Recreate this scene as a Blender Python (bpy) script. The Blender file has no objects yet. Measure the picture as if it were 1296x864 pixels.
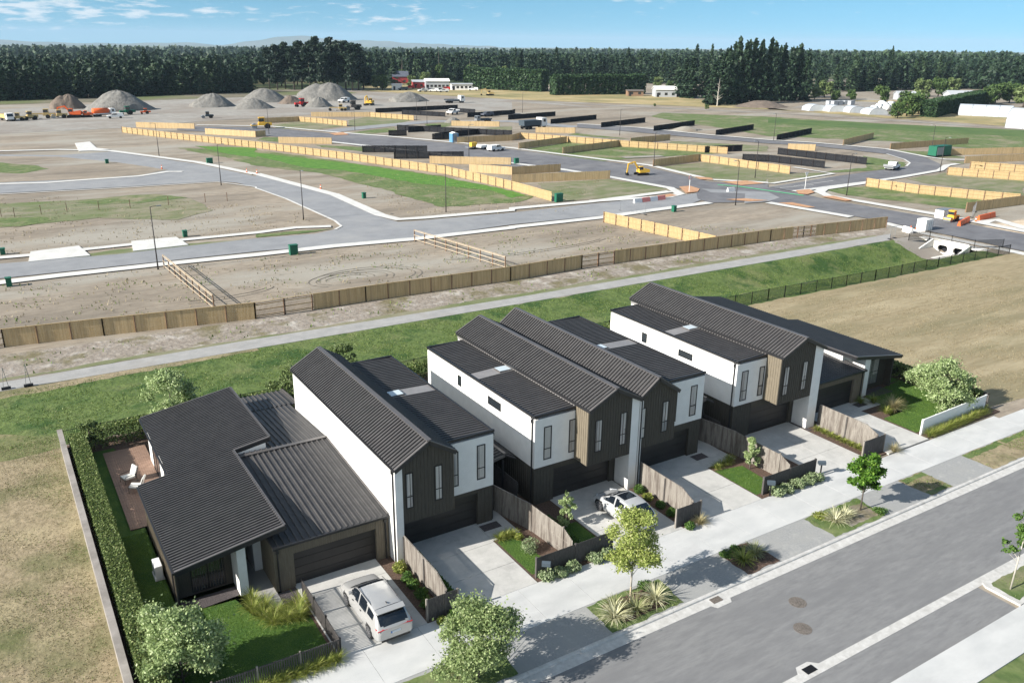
import bpy, bmesh, math, random
import numpy as np
from mathutils import Matrix, Vector
S = bpy.context.scene
C = S.collection
R = math.radians
rng = random.Random(7)

# ------------------------------------------------------------ camera, world, sun, exposure
cam_d = bpy.data.cameras.new("camera"); cam = bpy.data.objects.new("camera", cam_d); C.objects.link(cam)
cam_d.sensor_width = 36.0; cam_d.lens = 1073.34/1296*36; cam_d.clip_start = 0.5; cam_d.clip_end = 40000
_yaw, _pit, _rol = R(32.118), R(19.403), R(0.6247)
_f0 = Vector((math.sin(_yaw), math.cos(_yaw), 0)); _r0 = Vector((math.cos(_yaw), -math.sin(_yaw), 0)); _u0 = Vector((0, 0, 1))
_w = _f0*math.cos(_pit) - _u0*math.sin(_pit); _u = _u0*math.cos(_pit) + _f0*math.sin(_pit)
_r = _r0*math.cos(_rol) + _u*math.sin(_rol); _u2 = -_r0*math.sin(_rol) + _u*math.cos(_rol)
cam.matrix_world = Matrix(((_r.x, _u2.x, -_w.x, 0), (_r.y, _u2.y, -_w.y, 0), (_r.z, _u2.z, -_w.z, 28.0), (0, 0, 0, 1)))
S.camera = cam

SUN_EL = R(28.5); SUN_TO = Vector((-1, 0.08, 0)).normalized()      # horizontal direction towards the sun
world = bpy.data.worlds.new("World"); S.world = world; world.use_nodes = True
wn = world.node_tree.nodes; wl = world.node_tree.links
bg = wn["Background"]; bg.inputs[1].default_value = 0.058
sky = wn.new("ShaderNodeTexSky"); sky.sky_type = 'NISHITA'; sky.sun_disc = False
sky.sun_elevation = SUN_EL; sky.sun_rotation = math.atan2(SUN_TO.x, SUN_TO.y) % (2*math.pi)
sv = wn.new("ShaderNodeTexCoord"); sa = wn.new("ShaderNodeVectorMath"); sa.operation = 'ADD'; sa.inputs[1].default_value = (0, 0, 0.13); wl.new(sv.outputs["Generated"], sa.inputs[0]); wl.new(sa.outputs[0], sky.inputs[0]) if len(sky.inputs) else None
sky.altitude = 0; sky.air_density = 1.0; sky.dust_density = 0.25; sky.ozone_density = 3.0
# clouds: small cumulus low over the horizon, laid out by direction in the sky
tc = wn.new("ShaderNodeTexCoord"); sep = wn.new("ShaderNodeSeparateXYZ"); wl.new(tc.outputs["Generated"], sep.inputs[0])
mp = wn.new("ShaderNodeMapping"); mp.inputs["Scale"].default_value = (1, 1, 5.5); wl.new(tc.outputs["Generated"], mp.inputs[0])
nz = wn.new("ShaderNodeTexNoise"); nz.inputs["Scale"].default_value = 36; nz.inputs["Detail"].default_value = 7; nz.inputs["Roughness"].default_value = 0.55
wl.new(mp.outputs[0], nz.inputs["Vector"])
nz2 = wn.new("ShaderNodeTexNoise"); nz2.inputs["Scale"].default_value = 5; nz2.inputs["Detail"].default_value = 2; wl.new(mp.outputs[0], nz2.inputs["Vector"])
def wmath(op, a, b, clamp=False):
    n = wn.new("ShaderNodeMath"); n.operation = op; n.use_clamp = clamp
    for i, v in ((0, a), (1, b)):
        if isinstance(v, (int, float)): n.inputs[i].default_value = v
        else: wl.new(v, n.inputs[i])
    return n.outputs[0]
# more cloud towards -x (the left of the view), thinning towards +x
lft = wmath('MULTIPLY_ADD', sep.outputs[0], -0.20)
lft.node.inputs[2].default_value = 0.06
dens = wmath('ADD', wmath('MULTIPLY', nz.outputs[0], 0.75), wmath('MULTIPLY', nz2.outputs[0], 0.35))
dens = wmath('ADD', dens, lft)
lowcut = wn.new("ShaderNodeMapRange"); wl.new(sep.outputs[2], lowcut.inputs[0])
lowcut.inputs[1].default_value = 0.004; lowcut.inputs[2].default_value = 0.022
dens = wmath('ADD', dens, wmath('MULTIPLY', wmath('SUBTRACT', lowcut.outputs[0], 1.0), 0.12))
cr = wn.new("ShaderNodeMapRange"); cr.interpolation_type = 'SMOOTHSTEP'; wl.new(dens, cr.inputs[0])
cr.inputs[1].default_value = 0.555; cr.inputs[2].default_value = 0.72; cr.inputs[3].default_value = 0.0; cr.inputs[4].default_value = 0.8
mix = wn.new("ShaderNodeMix"); mix.data_type = 'RGBA'
tint = wn.new("ShaderNodeMix"); tint.data_type = 'RGBA'; tint.blend_type = 'MULTIPLY'; tint.inputs[0].default_value = 1.0
tint.inputs[7].default_value = (0.90, 1.34, 1.34, 1)
wl.new(sky.outputs[0], tint.inputs[6])
wl.new(cr.outputs[0], mix.inputs[0]); wl.new(tint.outputs[2], mix.inputs[6]); mix.inputs[7].default_value = (8.5, 9.0, 9.4, 1)
wl.new(mix.outputs[2], bg.inputs[0])

sun_d = bpy.data.lights.new("sun", 'SUN'); sun_d.energy = 5.0; sun_d.angle = R(0.5); sun_d.color = (1.0, 0.95, 0.87)
sun = bpy.data.objects.new("sun", sun_d); C.objects.link(sun)
_sd = Vector((SUN_TO.x*math.cos(SUN_EL), SUN_TO.y*math.cos(SUN_EL), math.sin(SUN_EL)))
sun.rotation_euler = _sd.to_track_quat('Z', 'Y').to_euler()
S.view_settings.view_transform = 'Standard'; S.view_settings.look = 'None'
S.view_settings.exposure = 0.88; S.view_settings.gamma = 1.0; S.view_settings.use_curve_mapping = False
S.cycles.max_bounces = 6; S.cycles.transparent_max_bounces = 8; S.cycles.volume_bounces = 0
S.cycles.volume_step_rate = 10

# ------------------------------------------------------------ materials
MATS = {}
def _new(name):
    m = bpy.data.materials.new(name); m.use_nodes = True; MATS[name] = m
    return m, m.node_tree.nodes, m.node_tree.links, m.node_tree.nodes["Principled BSDF"]
def M(name, c1, c2=None, scale=1.0, rough=0.8, bump=0.0, detail=6, spec=0.3, metal=0.0, c3=None, scale3=0.1, lo=0.35, hi=0.65,
      coords='pos', stretch=(1, 1, 1), bscale=None, c4=None, scale4=0.03, lo3=0.45, hi3=0.6, lo4=0.5, hi4=0.62):
    """two-tone noise material; c3, c4: larger patches laid over it"""
    m, n, l, b = _new(name)
    b.inputs["Roughness"].default_value = rough; b.inputs["Metallic"].default_value = metal
    b.inputs["Specular IOR Level"].default_value = spec
    if c2 is None:
        b.inputs["Base Color"].default_value = (*c1, 1); return m
    if coords == 'pos': src = n.new("ShaderNodeNewGeometry").outputs["Position"]
    else: src = n.new("ShaderNodeTexCoord").outputs["Object"]
    mpg = n.new("ShaderNodeMapping"); mpg.inputs["Scale"].default_value = stretch; l.new(src, mpg.inputs[0]); src = mpg.outputs[0]
    def layer(prev, col, sc, lo_, hi_, det=6, off=0):
        nt = n.new("ShaderNodeTexNoise"); nt.inputs["Scale"].default_value = sc; nt.inputs["Detail"].default_value = det
        nt.inputs["Roughness"].default_value = 0.65
        l.new(src, nt.inputs["Vector"])
        mr = n.new("ShaderNodeMapRange"); mr.inputs[1].default_value = lo_; mr.inputs[2].default_value = hi_; l.new(nt.outputs[0], mr.inputs[0])
        mx = n.new("ShaderNodeMix"); mx.data_type = 'RGBA'; l.new(mr.outputs[0], mx.inputs[0])
        if isinstance(prev, tuple): mx.inputs[6].default_value = (*prev, 1)
        else: l.new(prev, mx.inputs[6])
        mx.inputs[7].default_value = (*col, 1)
        return mx.outputs[2]
    out = layer(c1, c2, scale, lo, hi, detail)
    if c3: out = layer(out, c3, scale3, lo3, hi3)
    if c4: out = layer(out, c4, scale4, lo4, hi4, 5)
    l.new(out, b.inputs["Base Color"])
    if bump:
        nt = n.new("ShaderNodeTexNoise"); nt.inputs["Scale"].default_value = bscale or scale*2; nt.inputs["Detail"].default_value = 4
        l.new(src, nt.inputs["Vector"])
        bp = n.new("ShaderNodeBump"); bp.inputs["Strength"].default_value = 1.0; bp.inputs["Distance"].default_value = bump
        l.new(nt.outputs[0], bp.inputs["Height"]); l.new(bp.outputs[0], b.inputs["Normal"])
    return m
def leafmat(name, dark, light, trans=0.3, third=None):
    m, n, l, b = _new(name)
    g = n.new("ShaderNodeNewGeometry"); cr_ = n.new("ShaderNodeValToRGB"); l.new(g.outputs["Random Per Island"], cr_.inputs[0])
    e = cr_.color_ramp.elements; e[0].color = (*dark, 1); e[1].color = (*light, 1)
    if third: k = cr_.color_ramp.elements.new(0.85); k.color = (*light, 1); e[2].color = (*third, 1)
    l.new(cr_.outputs[0], b.inputs["Base Color"]); b.inputs["Roughness"].default_value = 0.55; b.inputs["Specular IOR Level"].default_value = 0.25
    t = n.new("ShaderNodeBsdfTranslucent"); l.new(cr_.outputs[0], t.inputs[0])
    ms = n.new("ShaderNodeMixShader"); ms.inputs[0].default_value = trans
    l.new(b.outputs[0], ms.inputs[1]); l.new(t.outputs[0], ms.inputs[2]); l.new(ms.outputs[0], n["Material Output"].inputs[0])
    return m

M('dirt', (.23,.19,.148), (.355,.303,.238), .9, .95, .05, detail=9, c3=(.165,.14,.11), scale3=.06, c4=(.32,.295,.25), scale4=.035, stretch=(.5,1.6,1), lo3=.42, hi3=.68)
M('far_land', (.16,.15,.075), (.24,.205,.11), .02, .95, c3=(.07,.10,.04), scale3=.004, lo3=.4, hi3=.5)
M('dry_grass', (.195,.158,.095), (.33,.268,.175), 2.2, .95, .06, detail=9, c3=(.105,.115,.045), scale3=.16, lo3=.45, hi3=.68, c4=(.34,.285,.175), scale4=.3, lo4=.50, hi4=.72, bscale=4)
M('mown_dry', (.225,.182,.105), (.33,.272,.172), 1.6, .95, .04, detail=10, c3=(.17,.155,.085), scale3=.10, lo3=.48, hi3=.70, c4=(.37,.31,.20), scale4=.22, lo4=.5, hi4=.72, stretch=(.30,1.5,1), bscale=3)
M('olive_grass', (.085,.11,.035), (.18,.18,.08), .9, .95, .08, detail=9, c3=(.24,.205,.115), scale3=.18, lo3=.5, hi3=.72)
M('swale_grass', (.066,.105,.026), (.12,.165,.048), .8, .95, .14, detail=9, c3=(.17,.175,.075), scale3=.14, lo3=.52, hi3=.75, c4=(.036,.078,.016), scale4=.25, bscale=2.0)
M('green_patch', (.07,.115,.032), (.15,.185,.07), .7, .95, .08, detail=8, c3=(.26,.22,.15), scale3=.12, lo3=.5, hi3=.68)
M('lush_patch', (.055,.155,.02), (.11,.225,.035), .6, .95, .08, detail=8)
M('weedy_lot', (.27,.235,.175), (.13,.15,.065), .35, .95, .05, detail=8, c3=(.11,.15,.05), scale3=.09, lo3=.45, hi3=.7, stretch=(.6,1,1))
M('gold_field', (.34,.26,.12), (.42,.34,.19), .08, .95, c3=(.22,.20,.09), scale3=.03)
M('gravel_ground', (.25,.235,.21), (.34,.32,.29), .3, .95, .03, c3=(.24,.21,.18), scale3=.03)
M('gravel_pile', (.15,.143,.13), (.22,.212,.195), .8, .95, .25, bscale=1.0)
M('dark_pile', (.13,.105,.085), (.19,.15,.12), .5, .95, .2)
M('lawn', (.05,.105,.016), (.10,.17,.032), 9, .95, .05, detail=8, c3=(.05,.11,.02), scale3=.8, bscale=22)
M('mulch', (.06,.038,.028), (.15,.10,.075), 11, .95, .06, bscale=18)
M('dark_pebble', (.05,.042,.045), (.12,.105,.105), 16, .9, .04)
M('concrete', (.42,.415,.395), (.52,.51,.485), 1.2, .85, .0, c3=(.35,.345,.33), c4=(.47,.46,.44), scale4=2.5, scale3=.5, detail=9, lo3=.5, hi3=.75)
M('footpath_concrete', (.45,.455,.45), (.53,.53,.52), .8, .85, .0, c3=(.40,.40,.395), scale3=.35, detail=9, lo3=.5, hi3=.75, stretch=(.5,1,1))
M('kerb_concrete', (.42,.41,.39), (.55,.54,.52), 2.5, .85, .0, c3=(.33,.32,.30), scale3=1.2, lo3=.55, hi3=.8)
M('new_concrete', (.54,.53,.50), (.63,.62,.595), .8, .85)
M('chip', (.245,.25,.25), (.325,.325,.32), 9, .95, .01, detail=9, c3=(.30,.30,.29), scale3=.7, lo3=.4, hi3=.65, c4=(.37,.365,.35), scale4=1.6, lo4=.55, hi4=.75)
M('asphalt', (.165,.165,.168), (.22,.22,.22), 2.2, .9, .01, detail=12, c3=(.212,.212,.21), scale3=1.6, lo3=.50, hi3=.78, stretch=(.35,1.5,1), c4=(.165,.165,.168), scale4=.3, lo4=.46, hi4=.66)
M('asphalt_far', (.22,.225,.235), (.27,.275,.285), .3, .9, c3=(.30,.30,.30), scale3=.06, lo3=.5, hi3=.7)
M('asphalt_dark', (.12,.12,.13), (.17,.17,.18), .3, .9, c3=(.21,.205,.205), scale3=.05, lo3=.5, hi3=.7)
M('path_grey', (.28,.277,.27), (.36,.352,.34), .7, .9, .0, c3=(.30,.285,.265), scale3=.25, lo3=.5, hi3=.7)
M('bank_dirt', (.21,.175,.145), (.31,.275,.235), 1.4, .95, .12, detail=9, c3=(.42,.39,.35), scale3=.45, lo3=.52, hi3=.66, c4=(.16,.14,.08), scale4=.2, bscale=1.8)
M('red_mulch', (.42,.22,.12), (.50,.30,.18), 2, .95)
M('paint', (.62,.62,.60)); M('green_paint', (.12,.55,.25))
M('render_white', (.71,.705,.685), (.77,.765,.745), 1.5, .8)
M('white_paint', (.78,.78,.76))
M('roof_dark', (.060,.058,.059), (.078,.075,.075), 1.2, .46, spec=.2, detail=9)
M('roof_flash', (.085,.08,.078), (.11,.10,.098), 1.5, .4, spec=.5)
M('strip_grey', (.20,.19,.19), (.25,.24,.235), 1.5, .45, spec=.5)
M('fascia', (.018,.018,.02), None, rough=.45, spec=.5)
M('clad_dark', (.056,.051,.043), (.085,.077,.063), 5, .75, coords='obj', stretch=(6,6,.4), spec=.2)
M('clad_brown', (.135,.115,.085), (.21,.18,.135), 5, .8, coords='obj', stretch=(7,7,.35), spec=.15)
M('curtain_sheen', (.40,.385,.36), (.52,.505,.475), 4, .8, coords='obj', stretch=(9,9,.3))  # cream of a half-drawn curtain, with the sky's reflection painted into the tone
M('garage_metal', (.020,.018,.018), (.032,.029,.028), .8, .4, spec=.4)
M('frame_black', (.012,.012,.013), None, rough=.4)
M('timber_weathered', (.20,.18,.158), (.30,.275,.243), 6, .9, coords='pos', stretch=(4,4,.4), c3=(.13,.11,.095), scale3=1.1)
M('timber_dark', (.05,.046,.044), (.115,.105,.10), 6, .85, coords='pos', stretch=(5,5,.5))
M('timber_new', (.37,.265,.13), (.47,.35,.185), 2.2, .85, stretch=(2,2,.2))
M('timber_paling', (.44,.31,.155), (.60,.455,.26), 3.2, .88, stretch=(3,3,.12), c3=(.31,.235,.14), scale3=.6, lo3=.5, hi3=.75)
M('timber_pale', (.42,.34,.24), (.54,.44,.32), 2.2, .85)
M('timber_brown', (.20,.125,.08), (.28,.18,.12), 3, .85)
M('mesh_black', (.010,.011,.014), (.017,.018,.022), 2, .8)
M('deck_wood', (.20,.125,.09), (.30,.20,.15), 4, .65, stretch=(.5,4,1), coords='pos')
M('black_metal', (.012,.012,.013), None, rough=.45); M('grey_metal', (.30,.31,.32), None, rough=.45, metal=.5)
M('pole_dark', (.03,.025,.025), None, rough=.5)
M('tyre', (.018,.018,.018), None, rough=.85); M('alloy', (.33,.33,.34), None, rough=.3, metal=.8)
M('car_silver', (.47,.465,.455), None, rough=.25, metal=.35, spec=.6); M('car_white', (.58,.59,.60), None, rough=.25, metal=.35, spec=.6)
for m_ in ('car_silver','car_white'): MATS[m_].node_tree.nodes["Principled BSDF"].inputs["Coat Weight"].default_value = .6
M('car_glass', (.010,.014,.02), None, rough=.05, spec=.9); M('glass_dark', (.02,.025,.03), None, rough=.04, spec=.9)
M('pane_curtain_sheen', (.20,.205,.21), (.33,.335,.335), 1.6, .12, spec=.9, coords='obj', stretch=(3,3,.3))  # opaque pale grey: sky reflection and curtains painted into the pane colour
M('skylight', (.55,.62,.66), None, rough=.12, spec=.9)
M('tail_red', (.45,.02,.03), None, rough=.2, spec=.7); M('head_lens', (.5,.52,.55), None, rough=.08, spec=.9); M('plate', (.62,.66,.72), None, rough=.5); M('plate_blue', (.03,.16,.5))
M('cushion', (.62,.61,.58), None, rough=.9); M('heat_white', (.72,.73,.74), None, rough=.4)
M('orange_paint', (.72,.13,.03), None, rough=.5); M('yellow_paint', (.70,.42,.05), None, rough=.5); M('tan_yellow', (.50,.37,.16), None, rough=.6)
M('red_paint', (.48,.03,.03), None, rough=.5); M('green_box', (.015,.12,.07), None, rough=.5); M('blue_paint', (.10,.25,.42), None, rough=.5)
M('truck_dark', (.06,.08,.10), None, rough=.6); M('rust_iron', (.10,.088,.078), (.19,.165,.145), 14, .8)
M('tunnel_white', (.42,.45,.48), (.50,.53,.56), .4, .5); M('shed_white', (.40,.42,.44), None, rough=.5); M('barn_red', (.35,.05,.05), None, rough=.7); M('roof_blue', (.10,.11,.14), None, rough=.6)
M('bark', (.07,.058,.048), (.13,.11,.09), 8, .9, coords='obj'); M('bark_pale', (.38,.35,.30), (.48,.45,.40), 8, .9, coords='obj')
leafmat('leaf_silver', (.17,.24,.09), (.42,.52,.24), .35, (.66,.72,.45))
leafmat('leaf_street', (.15,.215,.08), (.34,.42,.18), .35, (.52,.57,.32))
leafmat('leaf_yellow', (.22,.29,.06), (.42,.47,.15), .35, (.58,.58,.28))
leafmat('leaf_bright', (.035,.10,.01), (.12,.24,.03), .3, (.22,.36,.06))
leafmat('leaf_hedge', (.06,.10,.025), (.20,.26,.085), .3, (.40,.42,.19))
leafmat('leaf_box', (.03,.075,.015), (.09,.17,.03), .2)
leafmat('leaf_griselinia', (.13,.19,.08), (.30,.36,.20), .25, (.42,.46,.30))
leafmat('leaf_flax', (.14,.17,.06), (.36,.36,.19), .2, (.58,.54,.36))
leafmat('leaf_flax_pale', (.34,.34,.18), (.62,.60,.40), .2, (.75,.72,.55))
leafmat('leaf_grasses', (.12,.17,.03), (.33,.36,.08), .3, (.50,.47,.20))
leafmat('leaf_straw', (.25,.22,.10), (.48,.42,.24), .3, (.60,.53,.34))
leafmat('leaf_green', (.04,.10,.02), (.12,.20,.04), .25)
leafmat('leaf_conifer', (.014,.032,.018), (.040,.072,.036), .1)
leafmat('leaf_conifer_light', (.025,.05,.022), (.065,.105,.05), .1)
leafmat('leaf_pine', (.012,.026,.017), (.034,.058,.035), .08)
leafmat('leaf_broad', (.045,.085,.025), (.11,.17,.05), .2)
leafmat('leaf_broad_light', (.09,.13,.04), (.20,.26,.10), .2)
leafmat('leaf_shelter', (.018,.045,.018), (.05,.095,.035), .1)
leafmat('grass_blade', (.09,.15,.03), (.19,.26,.065), .3, (.30,.30,.13))
leafmat('dry_blade', (.22,.18,.10), (.36,.30,.19), .2, (.19,.17,.09))
leafmat('lawn_blade', (.07,.15,.02), (.15,.25,.045), .3, (.20,.29,.08))

# ------------------------------------------------------------ mesh helpers
class MB:
    def __init__(s): s.v = []; s.f = []
    def add(s, vs, fs):
        k = len(s.v); s.v += [tuple(v) for v in vs]; s.f += [tuple(i+k for i in f) for f in fs]; return s
    def box(s, x0, x1, y0, y1, z0, z1):
        if x0 > x1: x0, x1 = x1, x0
        if y0 > y1: y0, y1 = y1, y0
        return s.add([(x0,y0,z0),(x1,y0,z0),(x1,y1,z0),(x0,y1,z0),(x0,y0,z1),(x1,y0,z1),(x1,y1,z1),(x0,y1,z1)],
                     [(0,3,2,1),(4,5,6,7),(0,1,5,4),(1,2,6,5),(2,3,7,6),(3,0,4,7)])
    def hexa(s, p):   # 8 points: bottom 4, top 4
        return s.add(p, [(0,3,2,1),(4,5,6,7),(0,1,5,4),(1,2,6,5),(2,3,7,6),(3,0,4,7)])
    def bar(s, a, b, w, h, up=(0,0,1)):   # box beam between two points
        a, b = Vector(a), Vector(b); d = (b-a).normalized(); sd = d.cross(Vector(up))
        if sd.length < 1e-4: sd = d.cross(Vector((1,0,0)))
        sd.normalize(); u = sd.cross(d).normalized(); sd *= w/2; u *= h/2
        return s.hexa([a-sd-u, a+sd-u, b+sd-u, b-sd-u, a-sd+u, a+sd+u, b+sd+u, b-sd+u])
    def tube(s, pts, rad, n=8, cap=True):
        pts = [Vector(p) for p in pts]; k = len(s.v); m = len(pts)
        if isinstance(rad, (int, float)): rad = [rad]*m
        for i, p in enumerate(pts):
            d = (pts[min(i+1, m-1)] - pts[max(i-1, 0)]).normalized()
            a = d.cross(Vector((0, 0, 1)) if abs(d.z) < .9 else Vector((1, 0, 0))).normalized(); b = d.cross(a)
            for j in range(n):
                t = 2*math.pi*j/n; s.v.append(tuple(p + (a*math.cos(t) + b*math.sin(t))*rad[i]))
        for i in range(m-1):
            for j in range(n): s.f.append((k+i*n+j, k+i*n+(j+1) % n, k+(i+1)*n+(j+1) % n, k+(i+1)*n+j))
        if cap:
            s.f.append(tuple(k+j for j in reversed(range(n)))); s.f.append(tuple(k+(m-1)*n+j for j in range(n)))
        return s
    def prism_y(s, prof, y0, y1):   # profile in (x, z)
        n = len(prof)
        vs = [(x, y0, z) for x, z in prof] + [(x, y1, z) for x, z in prof]
        return s.add(vs, [tuple(range(n)), tuple(reversed(range(n, 2*n)))] + [(i, i+n, (i+1) % n+n, (i+1) % n) for i in range(n)])
    def prism_x(s, prof, x0, x1):   # profile in (y, z)
        n = len(prof)
        vs = [(x0, y, z) for y, z in prof] + [(x1, y, z) for y, z in prof]
        return s.add(vs, [tuple(range(n)), tuple(reversed(range(n, 2*n)))] + [(i, i+n, (i+1) % n+n, (i+1) % n) for i in range(n)])
    def prism_z(s, poly, z0, z1):
        n = len(poly)
        vs = [(x, y, z0) for x, y in poly] + [(x, y, z1) for x, y in poly]
        return s.add(vs, [tuple(reversed(range(n))), tuple(range(n, 2*n))] + [(i, (i+1) % n, (i+1) % n+n, i+n) for i in range(n)])
    def ribs(s, p0, eu, ev, lu, lv, pitch=.29, h=.085, t=.07, pan=.58, top=.96):
        """trapezoid-ribbed roof sheet with thickness: ribs run along ev, repeat along eu"""
        p0, eu, ev = Vector(p0), Vector(eu).normalized(), Vector(ev).normalized(); nn = eu.cross(ev)
        if nn.z < 0: nn = -nn
        k = max(1, round(lu/pitch)); pt = lu/k; prof = []
        for i in range(k): prof += [((i+.0)*pt, 0), ((i+pan)*pt, 0), ((i+pan+.03)*pt, h), ((i+top)*pt, h)]
        prof.append((lu, 0)); n = len(prof)
        vs = [p0 + eu*a + nn*b for a, b in prof] + [p0 + eu*a + nn*b + ev*lv for a, b in prof]
        vs += [p0 - nn*t, p0 + eu*lu - nn*t, p0 - nn*t + ev*lv, p0 + eu*lu - nn*t + ev*lv]
        fs = [(i, i+1, n+i+1, n+i) for i in range(n-1)]
        a = 2*n
        fs += [(a, a+2, a+3, a+1), tuple([a, a+1] + list(range(n-1, -1, -1))), tuple([a+3, a+2] + list(range(n, 2*n))), (0, n, a+2, a), (n-1, a+1, a+3, 2*n-1)]
        return s.add(vs, fs)
    def build(s, name, m, parent=None, smooth=False, loc=None):
        o_ = Vector(loc) if loc is not None else (parent_origin(parent) if parent else Vector((0, 0, 0)))
        me = bpy.data.meshes.new(name); me.from_pydata([(x-o_.x, y-o_.y, z-o_.z) for x, y, z in s.v], [], s.f)
        me.materials.append(MATS[m]); me.validate()
        bm = bmesh.new(); bm.from_mesh(me); bmesh.ops.recalc_face_normals(bm, faces=bm.faces); bm.to_mesh(me); bm.free()
        if smooth:
            for p in me.polygons: p.use_smooth = True
        o = bpy.data.objects.new(name, me); C.objects.link(o)
        if parent: o.parent = parent
        else: o.location = o_
        return o
def parent_origin(p):
    v = Vector((0, 0, 0))
    while p is not None: v = v + p.location; p = p.parent
    return v
def tag(o, label=None, cat=None, group=None, kind=None):
    if label: o['label'] = label
    if cat: o['category'] = cat
    if group: o['group'] = group
    if kind: o['kind'] = kind
    return o
def thing(name, label, cat, loc=(0, 0, 0), group=None):
    o = bpy.data.objects.new(name, None); C.objects.link(o); o.location = loc; o.empty_display_size = .2
    return tag(o, label, cat, group)
def kids(o): return [c for c in o.children]
def dup(root, loc, rz=0, sc=1.0, label=None, group=None):
    def cp(o, par):
        c = o.copy(); C.objects.link(c)
        if par: c.parent = par; c.matrix_parent_inverse = o.matrix_parent_inverse
        for ch in KIDS.get(o.name, []): cp(ch, c)
        return c
    r = cp(root, None); r.location = loc; r.rotation_euler = (0, 0, rz)
    r.scale = (sc, sc, sc) if isinstance(sc, (int, float)) else sc
    if label: r['label'] = label
    if group: r['group'] = group
    return r
KIDS = {}
def reg(root):
    def go(o):
        ch = [c for c in bpy.data.objects if c.parent == o]; KIDS[o.name] = ch
        for c in ch: go(c)
    go(root); return root

# terrain: a shallow drainage swale runs along y = 71.5 to the culvert at x = 123
def zg(x, y):
    if x > 124.4 or x < 20: return 0.0
    a = max(0.0, 1 - abs(y-71.6)/5.6); a = a*a*(3-2*a)
    r = min(1.0, (x-20)/85.0)
    return -1.9*a*r*r
ZC = {}
def sheet(name, poly, z, m, res=None, jit=0.0, kind='structure', label=None, drape=False, parent=None, seed=0):
    """flat (or draped) ground sheet from a polygon; jit roughens its outline"""
    if max(p[1] for p in poly) > 95 and not drape:     # far sheets: every level distinct, so that overlapping sheets never share a plane
        ZC[z] = ZC.get(z, 0)+1; z = z*3+ZC[z]*.0004
    rr = random.Random(seed+len(poly)*13+int(poly[0][0]*7)); pts = []
    n = len(poly)
    for i in range(n):
        a, b = Vector(poly[i]), Vector(poly[(i+1) % n]); L = (b-a).length
        k = max(1, int(L/(jit*2.2))) if jit else 1
        k = min(k, 120)
        nrm = Vector((-(b-a).y, (b-a).x)).normalized() if L > 0 else Vector((0, 0))
        ph = 0
        for j in range(k):
            p = a.lerp(b, j/k)
            if jit and j:
                ph = .55*ph + rr.uniform(-1, 1)*jit*.6; p = p + nrm*ph
            pts.append((p.x, p.y))
    bm = bmesh.new(); vs = [bm.verts.new((x, y, 0)) for x, y in pts]; bm.faces.new(vs)
    if drape:
        xs = [p[0] for p in pts]; ys = [p[1] for p in pts]
        def cut(c, nrm):
            bmesh.ops.bisect_plane(bm, geom=bm.verts[:]+bm.edges[:]+bm.faces[:], plane_co=c, plane_no=nrm)
        y = 65.5
        while y < 78: cut((0, y, 0), (0, 1, 0)); y += .6
        x = 20.0
        while x < 122.5: 
            if min(xs) < x < max(xs): cut((x, 0, 0), (1, 0, 0))
            x += 6 if x < 100 else 2
        cut((122.9, 0, 0), (1, 0, 0)); cut((124.38, 0, 0), (1, 0, 0)); cut((124.42, 0, 0), (1, 0, 0))
        bmesh.ops.triangulate(bm, faces=bm.faces[:])
        for v in bm.verts: v.co.z = zg(v.co.x, v.co.y)
    else: bmesh.ops.triangulate(bm, faces=bm.faces[:])
    bmesh.ops.recalc_face_normals(bm, faces=bm.faces)
    me = bpy.data.meshes.new(name); bm.to_mesh(me); bm.free()
    if len(me.polygons) and me.polygons[0].normal.z < 0: me.flip_normals()
    me.materials.append(MATS[m]); o = bpy.data.objects.new(name, me); C.objects.link(o); o.location.z = z
    if drape: 
        for p in me.polygons: p.use_smooth = True
    if kind: o['kind'] = kind
    return o
def slab(name, poly, z0, z1, m, kind='structure'):
    o = MB().prism_z(poly, z0, z1).build(name, m); o['kind'] = kind; return o

# foliage: many small leaf faces filling ellipsoid clumps
def leaf_mesh(name, m, pts, size, seed=0, aspect=1.6, up=0.35, nrm=None):
    g = np.random.default_rng(seed); n = len(pts); pts = np.asarray(pts, float)
    a = g.normal(size=(n, 3)); a /= np.linalg.norm(a, axis=1)[:, None]
    b = g.normal(size=(n, 3)) + np.array([0, 0, up]); 
    if nrm is not None: b = b*.55 + nrm
    b -= (b*a).sum(1)[:, None]*a; b /= np.linalg.norm(b, axis=1)[:, None]; c = np.cross(a, b)
    sz = size*g.uniform(.55, 1.35, n)[:, None]
    v = np.stack([pts - a*sz*aspect*.5, pts + c*sz*.5, pts + a*sz*aspect*.5, pts - c*sz*.5], 1).reshape(-1, 3)
    me = bpy.data.meshes.new(name); me.vertices.add(4*n); me.vertices.foreach_set('co', v.ravel())
    me.loops.add(4*n); me.loops.foreach_set('vertex_index', np.arange(4*n, dtype=np.int32))
    me.polygons.add(n); me.polygons.foreach_set('loop_start', np.arange(0, 4*n, 4, dtype=np.int32)); me.polygons.foreach_set('loop_total', np.full(n, 4, dtype=np.int32))
    me.materials.append(MATS[m]); me.update(calc_edges=True); return me
def blob_points(blobs, n, seed=0, shell=.55):
    g = np.random.default_rng(seed); w = np.array([b[3]*b[4]*max(b[5], .01) for b in blobs])**.67; w /= w.sum()
    idx = g.choice(len(blobs), n, p=w); B = np.array([b[:6] for b in blobs])[idx]
    d = g.normal(size=(n, 3)); d /= np.linalg.norm(d, axis=1)[:, None]
    r = (shell + (1-shell)*g.random(n)**.6)[:, None]*g.uniform(.85, 1.12, n)[:, None]
    return B[:, :3] + d*r*B[:, 3:6], d
def obj_from(me, name, parent=None, loc=None):
    o = bpy.data.objects.new(name, me); C.objects.link(o)
    if parent: o.parent = parent
    if loc: o.location = loc
    return o

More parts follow.
